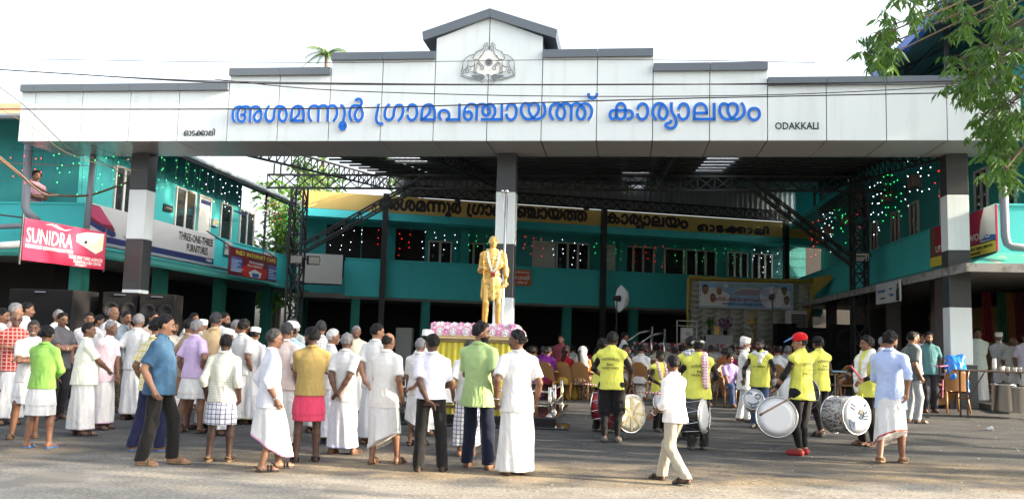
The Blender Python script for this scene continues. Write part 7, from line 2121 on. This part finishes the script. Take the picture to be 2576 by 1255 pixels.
PP('man with glasses striding right, pale shirt, white dhoti with pink border', 668, 1182, 822, 118, hair='recede', hc='salt', glasses=True, must='grey', top=(.70, .70, .76), sleeve='half', bottom='mundu', bhem=.16, slant=(.3, .55), border=(.62, .25, .45), arms=('hang', 'hang'), feet=((.12, -.08), (.12, .18)), sk=1, foot='black', hem=.76, watch=-1, hx=678)
PP('man in a pinkish shirt and long white mundu seen from behind', 704, 1130, 808, 160, hair='short', hc='salt', glasses=True, top=(.66, .55, .52), bottom='mundu', arms=('hang', 'front'), sk=1)
PP('man wearing a white turban and light blue shirt', 735, 1080, 811, 165, dep=13.2, cap='turban', top=(.45, .60, .72), bottom='mundu')
PP('grey shirted man farther back above the turban', 739, 1050, 800, 175, dep=16.0, hc='salt', top=(.40, .44, .42))
PP('bearded man in an olive shirt with folded arms and a red folded mundu', 771, 1160, 821, 195, hair='thick', beard='black', top=(.34, .25, .09), bottom='fold', bcol=(.55, .055, .12), arms=FO, hem=.84, sk=3, foot='black', feet=((.11, .02), (.14, -.02)), bhem=.52, head=45, wscale=1.08, girth=1.04)
PP('man in a white checked shirt seen from behind', 808, 1070, 804, 180, dep=14.0, hc='salt', top=(.68, .68, .66), tpat='check')
PP('white moustached man in a white shirt looking right', 822, 1113, 825, 110, hc='white', must='white', top=W1, bottom='mundu', bcol=(.66, .68, .76), foot='blue', sk=1, arms=BK)
PP('grey haired man in white with a towel on his shoulder and hands clasped behind', 858, 1141, 835, 160, hc='grey', top=W1, bottom='mundu', bcol=(.68, .68, .74), arms=('behindlow', 'behindlow'), hem=.74, sk=2, foot='brown', feet=((.17, .05), (.14, -.04)), border=(.3, .35, .55))
PP('man in a cream shirt looking down towards the stage side', 897, 1060, 817, 10, dep=16.0, hc='grey', pitch=-.35, top=(.70, .64, .48), bottom='mundu', arms=('front', 'frontlow'))
PP('tall dark haired man in white with hands behind his back', 934, 1116, 811, 155, hair='short', top=W1, bottom='mundu', bcol=(.67, .68, .72), arms=('hang', 'behindlow'), sk=0, hem=.78, head=-40)
PP('balding man in a cream white shirt with lifted white dhoti', 962, 1166, 833, 160, hair='bald', hc='black', glasses=True, top=(.72, .71, .68), bottom='mundu', bhem=.12, slant=(-.6, .1), arms=('hang', 'front'), hem=.73, sk=1, foot='brown', feet=((.16, .10), (.12, -.08)), girth=1.03, head=-15)
PP('grey haired man in white holding up a dhoti with a black border', 1047, 1120, 848, 165, hc='grey', top=W1, bottom='mundu', bhem=.14, slant=(.5, .1), border=(.03, .03, .04), arms=('behind', 'lift'), sk=1, hem=.80)
PP('man in a white cap in front of the yellow draped pedestal', 1074, 1110, 833, 150, dep=14.0, cap='prayer', top=W1, bottom='mundu')
PP('balding man in a pale lavender shirt and black flared trousers, hand behind his back', 1078, 1185, 837, 182, hair='recede', hc='black', glasses=True, top=(.68, .68, .78), bottom='pants', bcol=(.010, .010, .011), arms=('front', 'behindlow'), hem=.90, sk=3, foot='black', feet=((.17, .02), (.13, -.02)), head=35, hx=1088, girth=1.05)
gm = PP('young man in a green shirt and dark jeans holding a yellow fruit', 1196, 1176, 808, 160, hair='thick', beard='black', must=True, top=(.36, .50, .22), bottom='pants', bcol=(.012, .016, .035), arms=('hang', 'front'), hem=.72, sk=1, foot='brown', feet=((.18, -.05), (.12, .03)), head=-75, hx=1188, sleeve='short', wscale=1.06, tuck=True)
_q = ground(1172, 1146)
person('squat man in a blue checked white mundu mostly hidden behind the green shirt', _q, 1.5, 178, hc='salt', top=W1, bottom='mundu', bcol=(.72, .72, .74), bpat='bluecheck', bhem=.16, foot='brown', sk=1, h=.0105)
PP('man in all white shirt and long mundu turning to look left', 1296, 1193, 828, 190, hair='thick', must=True, top=(.71, .71, .70), bottom='mundu', bcol=(.70, .70, .69), arms=('hang', 'hang2'), hem=.74, sk=2, foot='brown', head=78, girth=1.06, wscale=1.05, watch=1, bhem=.05, belly=.3, hx=1292)
# ---- drummers and the right side
YV = (.66, .67, .12); BS = (.012, .012, .014)
dk = dict(top=BS, vest=YV, sleeve='long', tuck=False)
d1 = PP('drummer in a yellow vest and black balloon trousers seen from behind with a big drum', 1536, 1112, 833, 165, hair='thick', bottom='harem', bcol=BS, arms=('drumlow', 'drum'), sk=3, foot='grey', hem=.84, head=-20, **dk)
d2 = PP('drummer hidden behind the tall drummer, pointing to the right', 1511, 1086, 850, 120, hair='thick', bottom='pants', bcol=BS, arms=('drum', 'point'), sk=3, foot='grey', hem=.84, **dk)
d3 = PP('short boy drummer facing the camera with a pink towel round his neck', 1658, 1083, 882, 25, hair='thick', bottom='pants', bcol=BS, arms=('drum', 'drum'), sk=3, foot='grey', hem=.82, **dk)
wk = PP('man in a white shirt and beige trousers striding left with a phone', 1697, 1214, 882, 222, hair='crop', top=(.79, .76, .74), sleeve='half', bottom='pants', bcol=(.42, .38, .30), arms=('front', 'swingf'), feet=((.06, .28), (.07, -.24)), lift=(0, .03), hem=.83, sk=2, foot='black', head=-15, watch=1, lean=.05)
d4 = PP('drummer with a pink towel and bandana seen from behind in camouflage trousers', 1756, 1131, 850, 178, hair='short', cap='band', bottom='pants', bcol=(.022, .022, .02), bpat='camo', arms=('drum', 'drum'), sk=2, foot='grey', hem=.80, **dk)
d5 = PP('drummer with a checked scarf just left of the bandana drummer', 1738, 1105, 845, 190, hair='thick', bottom='pants', bcol=BS, arms=('drum', 'drum'), sk=3, foot='grey', hem=.80, **dk)
PP('old man in a white cap, white shirt and white trousers with folded arms', 1872, 1060, 850, 75, cap='prayer', beard='white', hc='white', top=(.71, .71, .70), sleeve='long', bottom='pants', bcol=(.68, .68, .67), arms=FO, sk=1, foot='black', hem=.66, feet=((.10, .06), (.10, -.10)))
d6 = PP('drummer in a yellow vest with a white scarf facing left over a small drum', 1912, 1074, 850, -25, hair='short', bottom='pants', bcol=(.05, .08, .16), bpat='denim', arms=('drumlow', 'drumlow'), sk=3, foot='grey', hem=.80, beard='black', head=-15, **dk)
d7 = PP('boy drummer in a red cap and red shoes striking a white drum', 2017, 1144, 838, 215, hair='short', cap='red', bottom='harem', bcol=BS, arms=('drumlow', 'drumlow'), sk=0, foot='red', hem=.80, head=40, hx=2022, **dk)
d8 = PP('drummer in sandals stepping behind the red capped boy', 2062, 1094, 843, 200, hair='thick', bottom='harem', bcol=BS, arms=('drum', 'drum'), sk=2, foot='black', hem=.80, feet=((.12, .1), (.14, -.18)), pitch=-.3, hx=2055, **dk)
d9 = PP('spiky haired drummer with a long white scarf behind the winking drum', 2186, 1120, 844, -70, hair='spiky', bottom='pants', bcol=BS, arms=('drum', 'drum'), sk=1, foot='brown', hem=.78, head=-10, **dk)
PP('man in a light blue shirt and red bordered white mundu walking away right', 2242, 1164, 831, 148, hair='thick', beard='black', top=(.42, .52, .78), sleeve='half', bottom='mundu', bhem=.14, slant=(-.5, .3), border=(.45, .07, .05), arms=('swingb', 'front'), feet=((.12, .10), (.10, -.22)), lift=(0, .03), sk=1, foot='tan', hem=.70, head=-35, hx=2256, wscale=1.05)
PP('grey haired man in white just left of the light blue shirt', 2220, 1060, 845, 60, dep=17.0, hc='grey', top=W1)
PP('young man peering over the grey haired man on the right', 2229, 1060, 842, 70, dep=17.6, hair='thick', top=W2)
PP('man in a dark grey shirt partly hidden by the light blue shirt', 2292, 1060, 832, 100, dep=16.5, hair='short', top=(.10, .12, .12), bottom='pants', bcol=(.3, .32, .34))
PP('smiling man in a pink shirt beside the dark teal shirt in the shade', 2300, 1060, 834, 20, dep=18.4, hair='thick', must=True, top=(.62, .50, .58), bottom='pants', bcol=(.05, .05, .06))
PP('bearded man in a dark teal shirt left of the striped column', 2335, 1060, 834, -10, dep=18.4, hair='thick', beard='black', top=(.06, .16, .18), bottom='pants', bcol=(.03, .03, .04))
PP('man half hidden between pink and teal shirts on the right', 2317, 1060, 838, 5, dep=19.4, hair='short', top=(.5, .5, .5), bottom='pants', bcol=(.05, .05, .06))
PP('man in a pale green shirt standing in the shade right of the striped column', 2458, 990, 824, -15, dep=21.0, hair='short', must=True, top=(.52, .60, .56), bottom='mundu', arms=BK, sk=2)
PP('elder in a white cap and white shirt in the shaded shop front', 2513, 985, 836, -40, dep=21.4, cap='white', beard='white', top=(.6, .62, .64), bottom='mundu', arms=BK, sk=2)
PP('man in a grey shirt next to the white capped elder in the shop front', 2549, 985, 846, -10, dep=21.0, hair='bald', hc='grey', top=(.46, .47, .44), bottom='mundu', bcol=(.5, .5, .48), sk=2)
PP('man in a lilac shirt cut by the right edge behind the serving table', 2580, 985, 835, -20, dep=20.6, hair='short', top=(.52, .48, .60), bottom='mundu', sk=2)
_b = at(99, 434, 23.9)
person('man in a pink shirt with folded arms leaning on the balcony of the left building', (_b.x, 23.75, 3.62), _b.z-3.62, 55, must=True, hair='thick', top=(.56, .30, .40), bottom='pants', bcol=(.02, .02, .025), arms=FO, h=.013)
_g = at(1570, 836, 23)
person('man in a white shirt walking among the seated audience', (_g.x, 23, gz(_g.x, 23)), _g.z-gz(_g.x, 23), 100, hair='short', top=(.55, .56, .58), bottom='pants', bcol=(.03, .03, .03), h=.014, arms=('front', 'hang'))
_g = at(1413, 843, 21.6)
person('standing woman in a cream sari with a gold border among the chairs', (_g.x, 21.6, gz(_g.x, 21.6)), _g.z-gz(_g.x, 21.6), -15, head=-10, pitch=-.25, hair='bun', top=(.14, .03, .05), bottom='saree', bcol=(.66, .62, .50), h=.013, arms=('hang', 'front'), foot=None)
_g = at(1728, 868, 27)
person('man standing before the stage beside the podium', (_g.x, 27, gz(_g.x, 27)), _g.z-gz(_g.x, 27), 10, hair='short', top=(.34, .32, .26), bottom='pants', bcol=(.05, .05, .05), h=.014)

def vest_text(root, lines, back=True):
    j = PJ[root.name]; k = j['k']
    for s_, z, size, sx in lines:
        M = Matrix.Identity(4)
        o = text(s_, size, M, m_black, 'printed_lettering', root, 'CENTER', 0, .001, sx)
        me = o.data
        inv = Matrix(WM[root.name]).inverted()
        me.transform(Matrix(WM[root.name]))
        for v in me.vertices:
            x = v.co.x; y = .165*math.sqrt(max(.05, 1-(x/.225)**2))+.004
            zz = z+v.co.z+(.02 if z > 1.25 else 0)*(1-(x/.14)**2)
            v.co = Vector((-x, y, zz))*k if back else Vector((x, -y, zz))*k
VT = [('WINNING', 1.255, .068, .9), ('Beats', 1.195, .05, 1.0), ('NAZIK DHOL', 1.14, .048, .95)]
for r_ in (d1, d4, d7, d8): vest_text(r_, VT)
vest_text(d6, [('AL AMEEN', 1.16, .05, 1)], False)
p_ = pworld(wk, PJ[wk.name]['wri'][-1]+PJ[wk.name]['hd'][-1]*.09)
mb = MB(Matrix.Translation(p_) @ Matrix.Rotation(.5, 4, 'Z')); mb.bbox((-.04, -.075, -.006), (.04, .075, .006), .004); o = mb.build('phone', m_black); meta(o, 'black mobile phone held by the striding man in beige trousers', 'phone')
p_ = pworld(gm, PJ[gm.name]['wri'][1]+PJ[gm.name]['hd'][1]*.09)
mb = MB(); mb.ball(tuple(p_), (.045, .045, .06), 12, 8); mb.tube([p_+ZV*.055, p_+ZV*.085], [.012, .006], 6); o = mb.build('fruit', mat('ripe_yellow_fruit', (.55, .33, .03), .4, .15, 8), smooth=True); meta(o, 'yellow fruit in the hand of the green shirted man', 'fruit')

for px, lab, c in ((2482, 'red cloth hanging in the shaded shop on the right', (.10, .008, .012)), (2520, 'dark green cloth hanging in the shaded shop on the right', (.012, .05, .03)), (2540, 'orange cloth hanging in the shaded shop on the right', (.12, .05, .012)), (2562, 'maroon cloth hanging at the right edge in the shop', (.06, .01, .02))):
    a = at(px, 735, 23.2); mb = MB()
    mb.grid(lambda i, j: (a.x-.13+.26*i, 23.2+.03*math.sin(18*i+3*j), a.z-1.3+1.3*j), 14, 6)
    o = mb.build('hanging_cloth', cloth(c), smooth=True); meta(o, lab, 'cloth')
# ------------------------------------------------------------------ drums (held by the drummers)
m_dh = mat('white_drum_head', (.74, .75, .77), .4, .04, 3); m_chrome = m_steel
def drum(label, c, nrm, r, dep, shell, head=m_dh):
    c = Vector(c); nrm = Vector(nrm).normalized(); q = nrm.to_track_quat('Z', 'Y').to_matrix()
    M = q.to_4x4(); M.translation = c
    t = thing('drum', label, 'drum', M)
    L = lambda nm, prof, m, n=40: newmesh(nm, *(lambda b: (b.v, b.f))(MB(M).lathe(prof, n=n)), m, t, True)
    L('shell', [(r*.97, -dep), (r*.97, -.01)], shell)
    for z, nm in ((0, 'head'), (-dep, 'rear_head')):
        s = 1 if z == 0 else -1
        mb = MB(M); mb.lathe([(r*.985, z+s*.004), (r*.6, z+s*.009), (0, z+s*.011)], n=40); mb.build(nm, head, t, True)
        mb = MB(M); mb.tube([(r*math.cos(a), r*math.sin(a), z) for a in np.linspace(0, 6.283, 41)[:-1]], .011, 8, closed=True); mb.build('hoop', m_chrome, t, True)
    mb = MB(M)
    for k in range(10):
        a = 2*math.pi*k/10; b = a+.31
        mb.tube([(r*1.0*math.cos(a), r*1.0*math.sin(a), 0), (r*1.01*math.cos(b), r*1.01*math.sin(b), -dep)], .004, 5); mb.tube([(r*1.01*math.cos(b), r*1.01*math.sin(b), -dep), (r*math.cos(a+.628), r*math.sin(a+.628), 0)], .004, 5)
    mb.build('tension_rod', m_chrome, t)
    return t, M
m_shell_r = mat('red_drum_shell', (.30, .02, .03), .3, .2); m_shell_k = mat('black_drum_shell', (.02, .02, .022), .3, .2)
m_shell_p = overlay(overlay(mat('patterned_drum_shell', (.45, .47, .48), .3, .3, 14), noise_fac(22, .52, .58), (.05, .05, .07)), noise_fac(31, .60, .64), (.45, .12, .06))
m_tan = mat('tan_ink', (.62, .50, .26), .6); m_inkb = mat('grey_blue_ink', (.06, .10, .18), .6)
def face_strokes(t, M, lines, w_, m, name='painted_face', sc=1.0, rot=0):
    mb = MB(); fr = M @ Matrix(((1, 0, 0, 0), (0, 0, 1, 0), (0, 1, 0, 0), (0, 0, 0, 1)))
    for ln in lines:
        P = catmull([np.array(p, float)*sc for p in ln], 4)
        ribbon(mb, P, w_, fr, .012, .022)
    mb.build(name, [m, m], t)
y1 = 13.9
c = at(1588, 1040, y1-.1); t, M = drum('big drum with a tan starburst painted head beside the tall drummer', c, (.55, -.9, 0), .285, .36, m_shell_r, mat('cream_drum_head', (.74, .70, .58), .45, .05))
M2 = M
face_strokes(t, M, [[(.04*math.cos(a), .04*math.sin(a)), (.25*math.cos(a), .25*math.sin(a))] for a in np.linspace(0, 6.283, 9)[:-1]], .045, m_tan, 'starburst')
c = at(1954, 1048, 12.35); t, M = drum('large plain white drum struck by the red capped boy', c, (-.25, -.95, .10), .275, .35, m_shell_k)
c = at(1895, 1004, 14.4); t, M = drum('small tilted drum with a winking face in front of the white scarf drummer', c, (-.35, -.85, .35), .165, .17, m_gold)
face_strokes(t, M, [[(.03, .06), (.07, .09), (.11, .06), (.10, .02), (.06, .01), (.03, .04)], [(-.10, .08), (-.06, .11), (-.02, .08)], [(-.08, -.05), (-.03, -.08), (.05, -.07), (.09, -.03)], [(-.03, -.08), (-.02, -.13), (.03, -.13), (.04, -.075)]], .014, m_inkb)
c = at(2155, 1044, 12.9); t, M = drum('large drum with a winking face and patterned shell on the right', c, (.42, -.92, .05), .27, .42, m_shell_p)
face_strokes(t, M, [[(.02, .02), (.06, .07), (.11, .06), (.12, 0), (.07, -.05), (.03, -.02)], [(.05, .01), (.08, .03), (.09, 0), (.06, -.01)], [(-.02, .12), (-.10, .17)], [(-.03, .08), (-.12, .12)], [(.13, .02), (.19, .05)], [(.13, -.02), (.20, -.01)], [(.12, -.05), (.19, -.06)], [(.14, .12), (.17, .16)]], .020, m_inkb)
face_strokes(t, M, [[(-.16, -.06), (-.11, -.10), (-.05, -.10)], [(-.14, -.10), (-.12, -.17), (-.08, -.18), (-.07, -.11)]], .040, m_inkb, 'painted_mouth')
c = at(1998, 985, 13.6); t, M = drum('dark shelled drum half hidden behind the red capped boy', c, (-.6, -.75, .1), .26, .35, m_shell_k)
c = at(1672, 1008, 14.3); t, M = drum('white snare drum held by the short boy drummer', c, (-.5, -.8, .25), .19, .2, m_shell_k)
c = at(1552, 1022, 14.6); t, M = drum('black drum behind the tall drummer legs', c, (.9, -.4, 0), .26, .36, m_shell_r)
c = at(1715, 1040, 13.0); t, M = drum('dark drum hanging in front of the bandana drummer', c, (-.8, .5, 0), .26, .34, m_shell_k)
m_strip = overlay(mat('red_striped_stick', (.6, .57, .55), .5), stripe_fac((0,), 24, 0), (.40, .02, .06))
m_wood = mat('dark_wood_stick', (.10, .05, .03), .5, .2); m_redst = mat('red_stick', (.32, .02, .04), .5, .2)
def stick(label, a, b, r, m):
    mb = MB(); mb.tube([a, a.lerp(b, .9), b], [r*.8, r, r*1.3], 8); o = mb.build('drumstick', m, smooth=True); meta(o, label, 'drumstick')
stick('red and white striped stick held to the right by the tall drummer', at(1603, 985, 13.7), at(1662, 990, 13.5), .016, m_strip)
stick('red and white striped stick sticking out left of the tall drummer', at(1500, 968, 13.9), at(1470, 965, 13.8), .014, m_strip)
stick('curved dark stick of the red capped boy against the white drum', at(1990, 1000, 12.2), at(1912, 1043, 12.0), .015, m_wood)
stick('thin yellow beater resting on the winking drum', at(2170, 990, 12.7), at(2168, 1042, 12.55), .006, m_ycloth)
stick('red stick raised by the spiky haired drummer', at(2168, 955, 12.9), at(2140, 920, 12.8), .014, m_redst)
stick('pale beater over the small tilted drum', at(1905, 985, 14.2), at(1888, 998, 14.15), .006, m_white)
# towels and scarves
def scarf(root, label, m, pts, wd, thick=.02, noise=.006):
    j = PJ[root.name]; Fw = j['Fw']; P = [Fw(*p) for p in pts]
    lo = np.min(P, 0)-.16; hi = np.max(P, 0)+.16
    F = Field(lo, hi, .011)
    for a, b in zip(P[:-1], P[1:]): F.cone(a, b, wd, wd*1.05, .03)
    F.noise(noise, 50, 5, len(label))
    v, q = F.mesh()
    v = np.array([j['M'] @ Vector(p*j['k']) for p in v])
    o = newmesh('towel', v, q, m, None, True); meta(o, label, 'towel')
ring = [(.10, -.06, 1.44), (.10, .05, 1.43), (.0, .10, 1.40), (-.10, .05, 1.43), (-.10, -.06, 1.44), (0, -.10, 1.47), (.10, -.06, 1.44)]
scarf(d6, 'white cotton scarf wound round the neck of the small drum player', cloth((.72, .71, .70)), ring+[(.05, .14, 1.36), (.02, .17, 1.26)], .036)
scarf(d3, 'pink checked towel round the neck of the short boy drummer', cloth((.60, .16, .26), 'pinkcheck'), [(.07, .16, 1.12), (.09, .13, 1.30), (.09, .03, 1.45), (0, -.09, 1.48), (-.09, .03, 1.45), (-.09, .13, 1.30), (-.07, .16, 1.15)], .035)
scarf(d4, 'pink checked towel hanging down the back of the bandana drummer', cloth((.60, .16, .26), 'pinkcheck'), [(.10, .10, 1.40), (.0, .10, 1.44), (-.09, .0, 1.47), (-.07, -.12, 1.42), (-.075, -.17, 1.30), (-.08, -.18, 1.12), (-.085, -.17, .99)], .045)
scarf(d9, 'long white scarf hanging down the front of the spiky haired drummer', cloth((.74, .73, .71)), [(-.06, .17, .86), (-.08, .16, 1.1), (-.09, .12, 1.32), (-.08, .02, 1.45), (0, -.09, 1.48), (.08, .02, 1.45), (.09, .13, 1.30), (.07, .17, 1.05)], .045)
scarf(d5, 'black and white checked scarf on the drummer left of the bandana', cloth((.62, .62, .64), 'bluecheck'), ring+[(.07, -.14, 1.36), (.10, -.17, 1.24)], .04)
# ------------------------------------------------------------------ trees
def leafmat(m):
    t = m.node_tree; b = t.nodes['Principled BSDF']; tr = t.nodes.new('ShaderNodeBsdfTranslucent'); tr.inputs[0].default_value = (.14, .26, .03, 1)
    ms = t.nodes.new('ShaderNodeMixShader'); ms.inputs[0].default_value = .35
    t.links.new(b.outputs[0], ms.inputs[1]); t.links.new(tr.outputs[0], ms.inputs[2]); t.links.new(ms.outputs[0], t.nodes['Material Output'].inputs[0])
for m in (m_leaf, m_leaf2, m_leaf3): leafmat(m)
def leaf(mb, p, d, L, wd, rg):
    d = d.normalized(); s = d.cross(Vector((rg.uniform(-1, 1), rg.uniform(-1, 1), rg.uniform(-.3, 1)))); 
    if s.length < 1e-3: s = Vector((1, 0, 0))
    s.normalize(); n = s.cross(d)
    mb.add([p, p+d*L*.35+s*wd*.5+n*wd*.12, p+d*L*.75+s*wd*.32-ZV*L*.05, p+d*L-ZV*L*.12, p+d*L*.75-s*wd*.32-ZV*L*.05, p+d*L*.35-s*wd*.5+n*wd*.12, p+d*L*.5-n*wd*.1], [(0, 1, 6), (1, 2, 6), (2, 3, 6), (3, 4, 6), (4, 5, 6), (5, 0, 6)])
rg = random.Random(3)
TB = Vector((8.1, 10.6, gz(8.1, 10.6)))
tr = thing('roadside_tree', 'leafy green tree reaching into the top right corner of the photo', 'tree', TB)
mb = MB(); top = Vector((8.6, 10.9, 6.6)); mb.tube([TB, TB.lerp(top, .5)+Vector((.1, 0, 0)), top], [.24, .18, .13], 12); mb.build('trunk', m_bark, tr, True)
clus = [(2185, 135, 22), (2215, 90, 24), (2255, 60, 26), (2235, 140, 22), (2300, 12, 22), (2360, 8, 26), (2400, 40, 32), (2425, 150, 28), (2455, 60, 32), (2500, 20, 34), (2480, 120, 30), (2520, 80, 32), (2455, 190, 26), (2500, 175, 28), (2540, 150, 30), (2560, 60, 34), (2575, 110, 30), (2420, 205, 22), (2490, 215, 22), (2475, 260, 18), (2500, 290, 22), (2480, 320, 18), (2525, 330, 22), (2505, 365, 18), (2545, 260, 20), (2565, 215, 26), (2545, 400, 20), (2570, 350, 24), (2530, 425, 16), (2560, 300, 18)]
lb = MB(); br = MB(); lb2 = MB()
for ci, (px, py, rad) in enumerate(clus):
    y = 10.9+rg.uniform(-.9, .9); c = at(px, py, y); R0 = rad*y/2225*1.15
    k1 = top.lerp(c, .5)+Vector((.5, rg.uniform(-.2, .2), .6)); br.tube([top-ZV*rg.uniform(0, .5), k1, c], [.035, .02, .009], 6)
    for q in range(8):
        e = c+Vector((rg.gauss(0, R0*.6), rg.gauss(0, R0*.8), rg.gauss(0, R0*.55)))
        br.tube([c, c.lerp(e, .5)+ZV*.03, e], [.008, .006, .004], 4)
        ax = (e-c).normalized() if (e-c).length > .02 else Vector((-1, 0, 0)); ax = (ax+Vector((0, 0, -.5))).normalized()
        for j in range(5):
            p = e+ax*(j*.045)
            for sd in (-1, 1):
                d = Vector((rg.uniform(-.6, .6)+sd*.5, rg.uniform(-.6, .6), -.75+rg.uniform(-.2, .35)))
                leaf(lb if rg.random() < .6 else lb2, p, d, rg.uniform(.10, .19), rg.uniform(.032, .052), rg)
br.build('branch', m_bark, tr); lb.build('foliage', m_leaf, tr); lb2.build('dark_foliage', m_leaf2, tr)  # second foliage mesh takes the darker green leaves, drawn at random
def bushy(name, label, base, crown, radii, n, L, m, rgs, trunk_r=.2, cat='tree', clumps=14, group=None):
    rr = random.Random(rgs); base = Vector(base); crown = Vector(crown)
    t = thing(name, label, cat, base, group)
    mb = MB(); mb.tube([base, base.lerp(crown, .5)+Vector((.1, 0, 0)), crown], [trunk_r, trunk_r*.7, trunk_r*.3], 10)
    cs = []
    for k in range(clumps):
        v = Vector((rr.gauss(0, 1), rr.gauss(0, 1), rr.gauss(0, 1))).normalized()*rr.uniform(.35, .95)
        c = crown+Vector((v.x*radii[0], v.y*radii[1], v.z*radii[2])); cs.append((c, rr.uniform(.28, .5)))
        mb.tube([base.lerp(crown, .75), crown.lerp(c, .6), c], [trunk_r*.3, trunk_r*.15, trunk_r*.06], 5)
    mb.build('trunk', m_bark, t, True)
    lb = MB()
    for c, s in cs:
        for q in range(n//clumps):
            v = Vector((rr.gauss(0, 1), rr.gauss(0, 1), rr.gauss(0, 1))).normalized()*rr.uniform(.3, 1)**.5*s
            p = c+Vector((v.x*radii[0], v.y*radii[1], v.z*radii[2]*.9)); leaf(lb, p, Vector((rr.gauss(0, 1), rr.gauss(0, 1), rr.gauss(-.4, .7))), L*rr.uniform(.7, 1.3), L*.4, rr)
    lb.build('crown', m, t)
for (px, py, y, rx, rz, m, lab, n) in ((705, 600, 44, 2.6, 3.0, m_leaf, 'bright green bushy tree seen through the gap by the left lattice column', 1500), (790, 560, 47, 2.4, 3.2, m_leaf3, 'pale green tree just right of the left lattice column', 1300), (690, 690, 43, 2.4, 1.6, m_leaf, 'low green shrub tree at the foot of the gap on the left', 1000), (775, 500, 52, 2.0, 2.4, m_leaf2, 'dark tree top showing above the canopy beam on the left', 900), (1050, 415, 60, 3.4, 2.2, m_leaf3, 'pale tree crown behind the yellow band under the canopy edge', 900)):
    c = at(px, py, y); bushy('tree', lab, (c.x, y, .1), c, (rx, rx*.8, rz), n, .42, m, int(px))
# palm behind the gateway
pc = at(822, 136, 55); t = thing('coconut_palm', 'coconut palm crown rising above the left part of the gateway', 'palm', Vector((pc.x, 55, .1)))
mb = MB(); mb.tube([Vector((pc.x+.5, 55, .1)), Vector((pc.x+.2, 55, 8)), pc], [.2, .15, .12], 8); mb.build('trunk', m_bark, t, True)
for k in range(15):
    a = 2*math.pi*k/15+rg.uniform(-.2, .2); el = rg.uniform(-.1, 1.1); mb = MB(); P = []
    for j in range(9):
        s = j/8*1.55; P.append(pc+Vector((math.cos(a)*s*math.cos(el*.6), math.sin(a)*s, s*math.sin(el)*1.0-.42*s*s)))
    mb.tube(P, [.03]*4+[.015]*5, 4)
    for j in range(1, 9):
        for f in (0, .33, .66):
            p = P[j-1].lerp(P[j], f); d = (P[j]-P[j-1]).normalized()
            for sd in (-1, 1): s_ = d.cross(ZV).normalized()*sd; e = p+s_*.34*(1-.4*j/8)+d*.18-ZV*.18; mb.add([p, p+d*.05, e], [(0, 1, 2)])
    mb.build('frond', m_leaf3, t)
# trees beside and behind the viewer that shade the road, plus added sun blockers
for k, (x, y, z, rx, rz, n) in enumerate(((14.5, 4.0, 9.6, 4.2, 3.8, 900), (16.5, 10.5, 8.8, 4.2, 4.2, 1000), (19.5, 0.0, 8.0, 4.6, 3.6, 600), (24, 6.5, 11.5, 4.6, 4.0, 600), (14.0, -3.5, 7.5, 4.2, 3.8, 600), (24.5, 17.5, 15.5, 5.0, 5.5, 4400), (26, 25, 15.5, 5, 6, 4400), (27, 33, 15, 5, 6, 4400))):  # last three rows: unseen trees added to keep sun off the left wall
    bushy('shade_tree', ('tall shade tree outside the photo, %s' % ('nearest the viewer', 'nearest the gateway', 'behind the nearest one', 'farthest to the right', 'behind the viewer', 'added sun blocker behind the right building', 'added sun blocker midway behind the right building', 'added sun blocker, far end, behind the right building')[k]), (x, y, 0), (x, y, z), (rx, rx, rz), n, .75, m_leaf2, 50+k, .3, clumps=20 if z < 12 else 44)
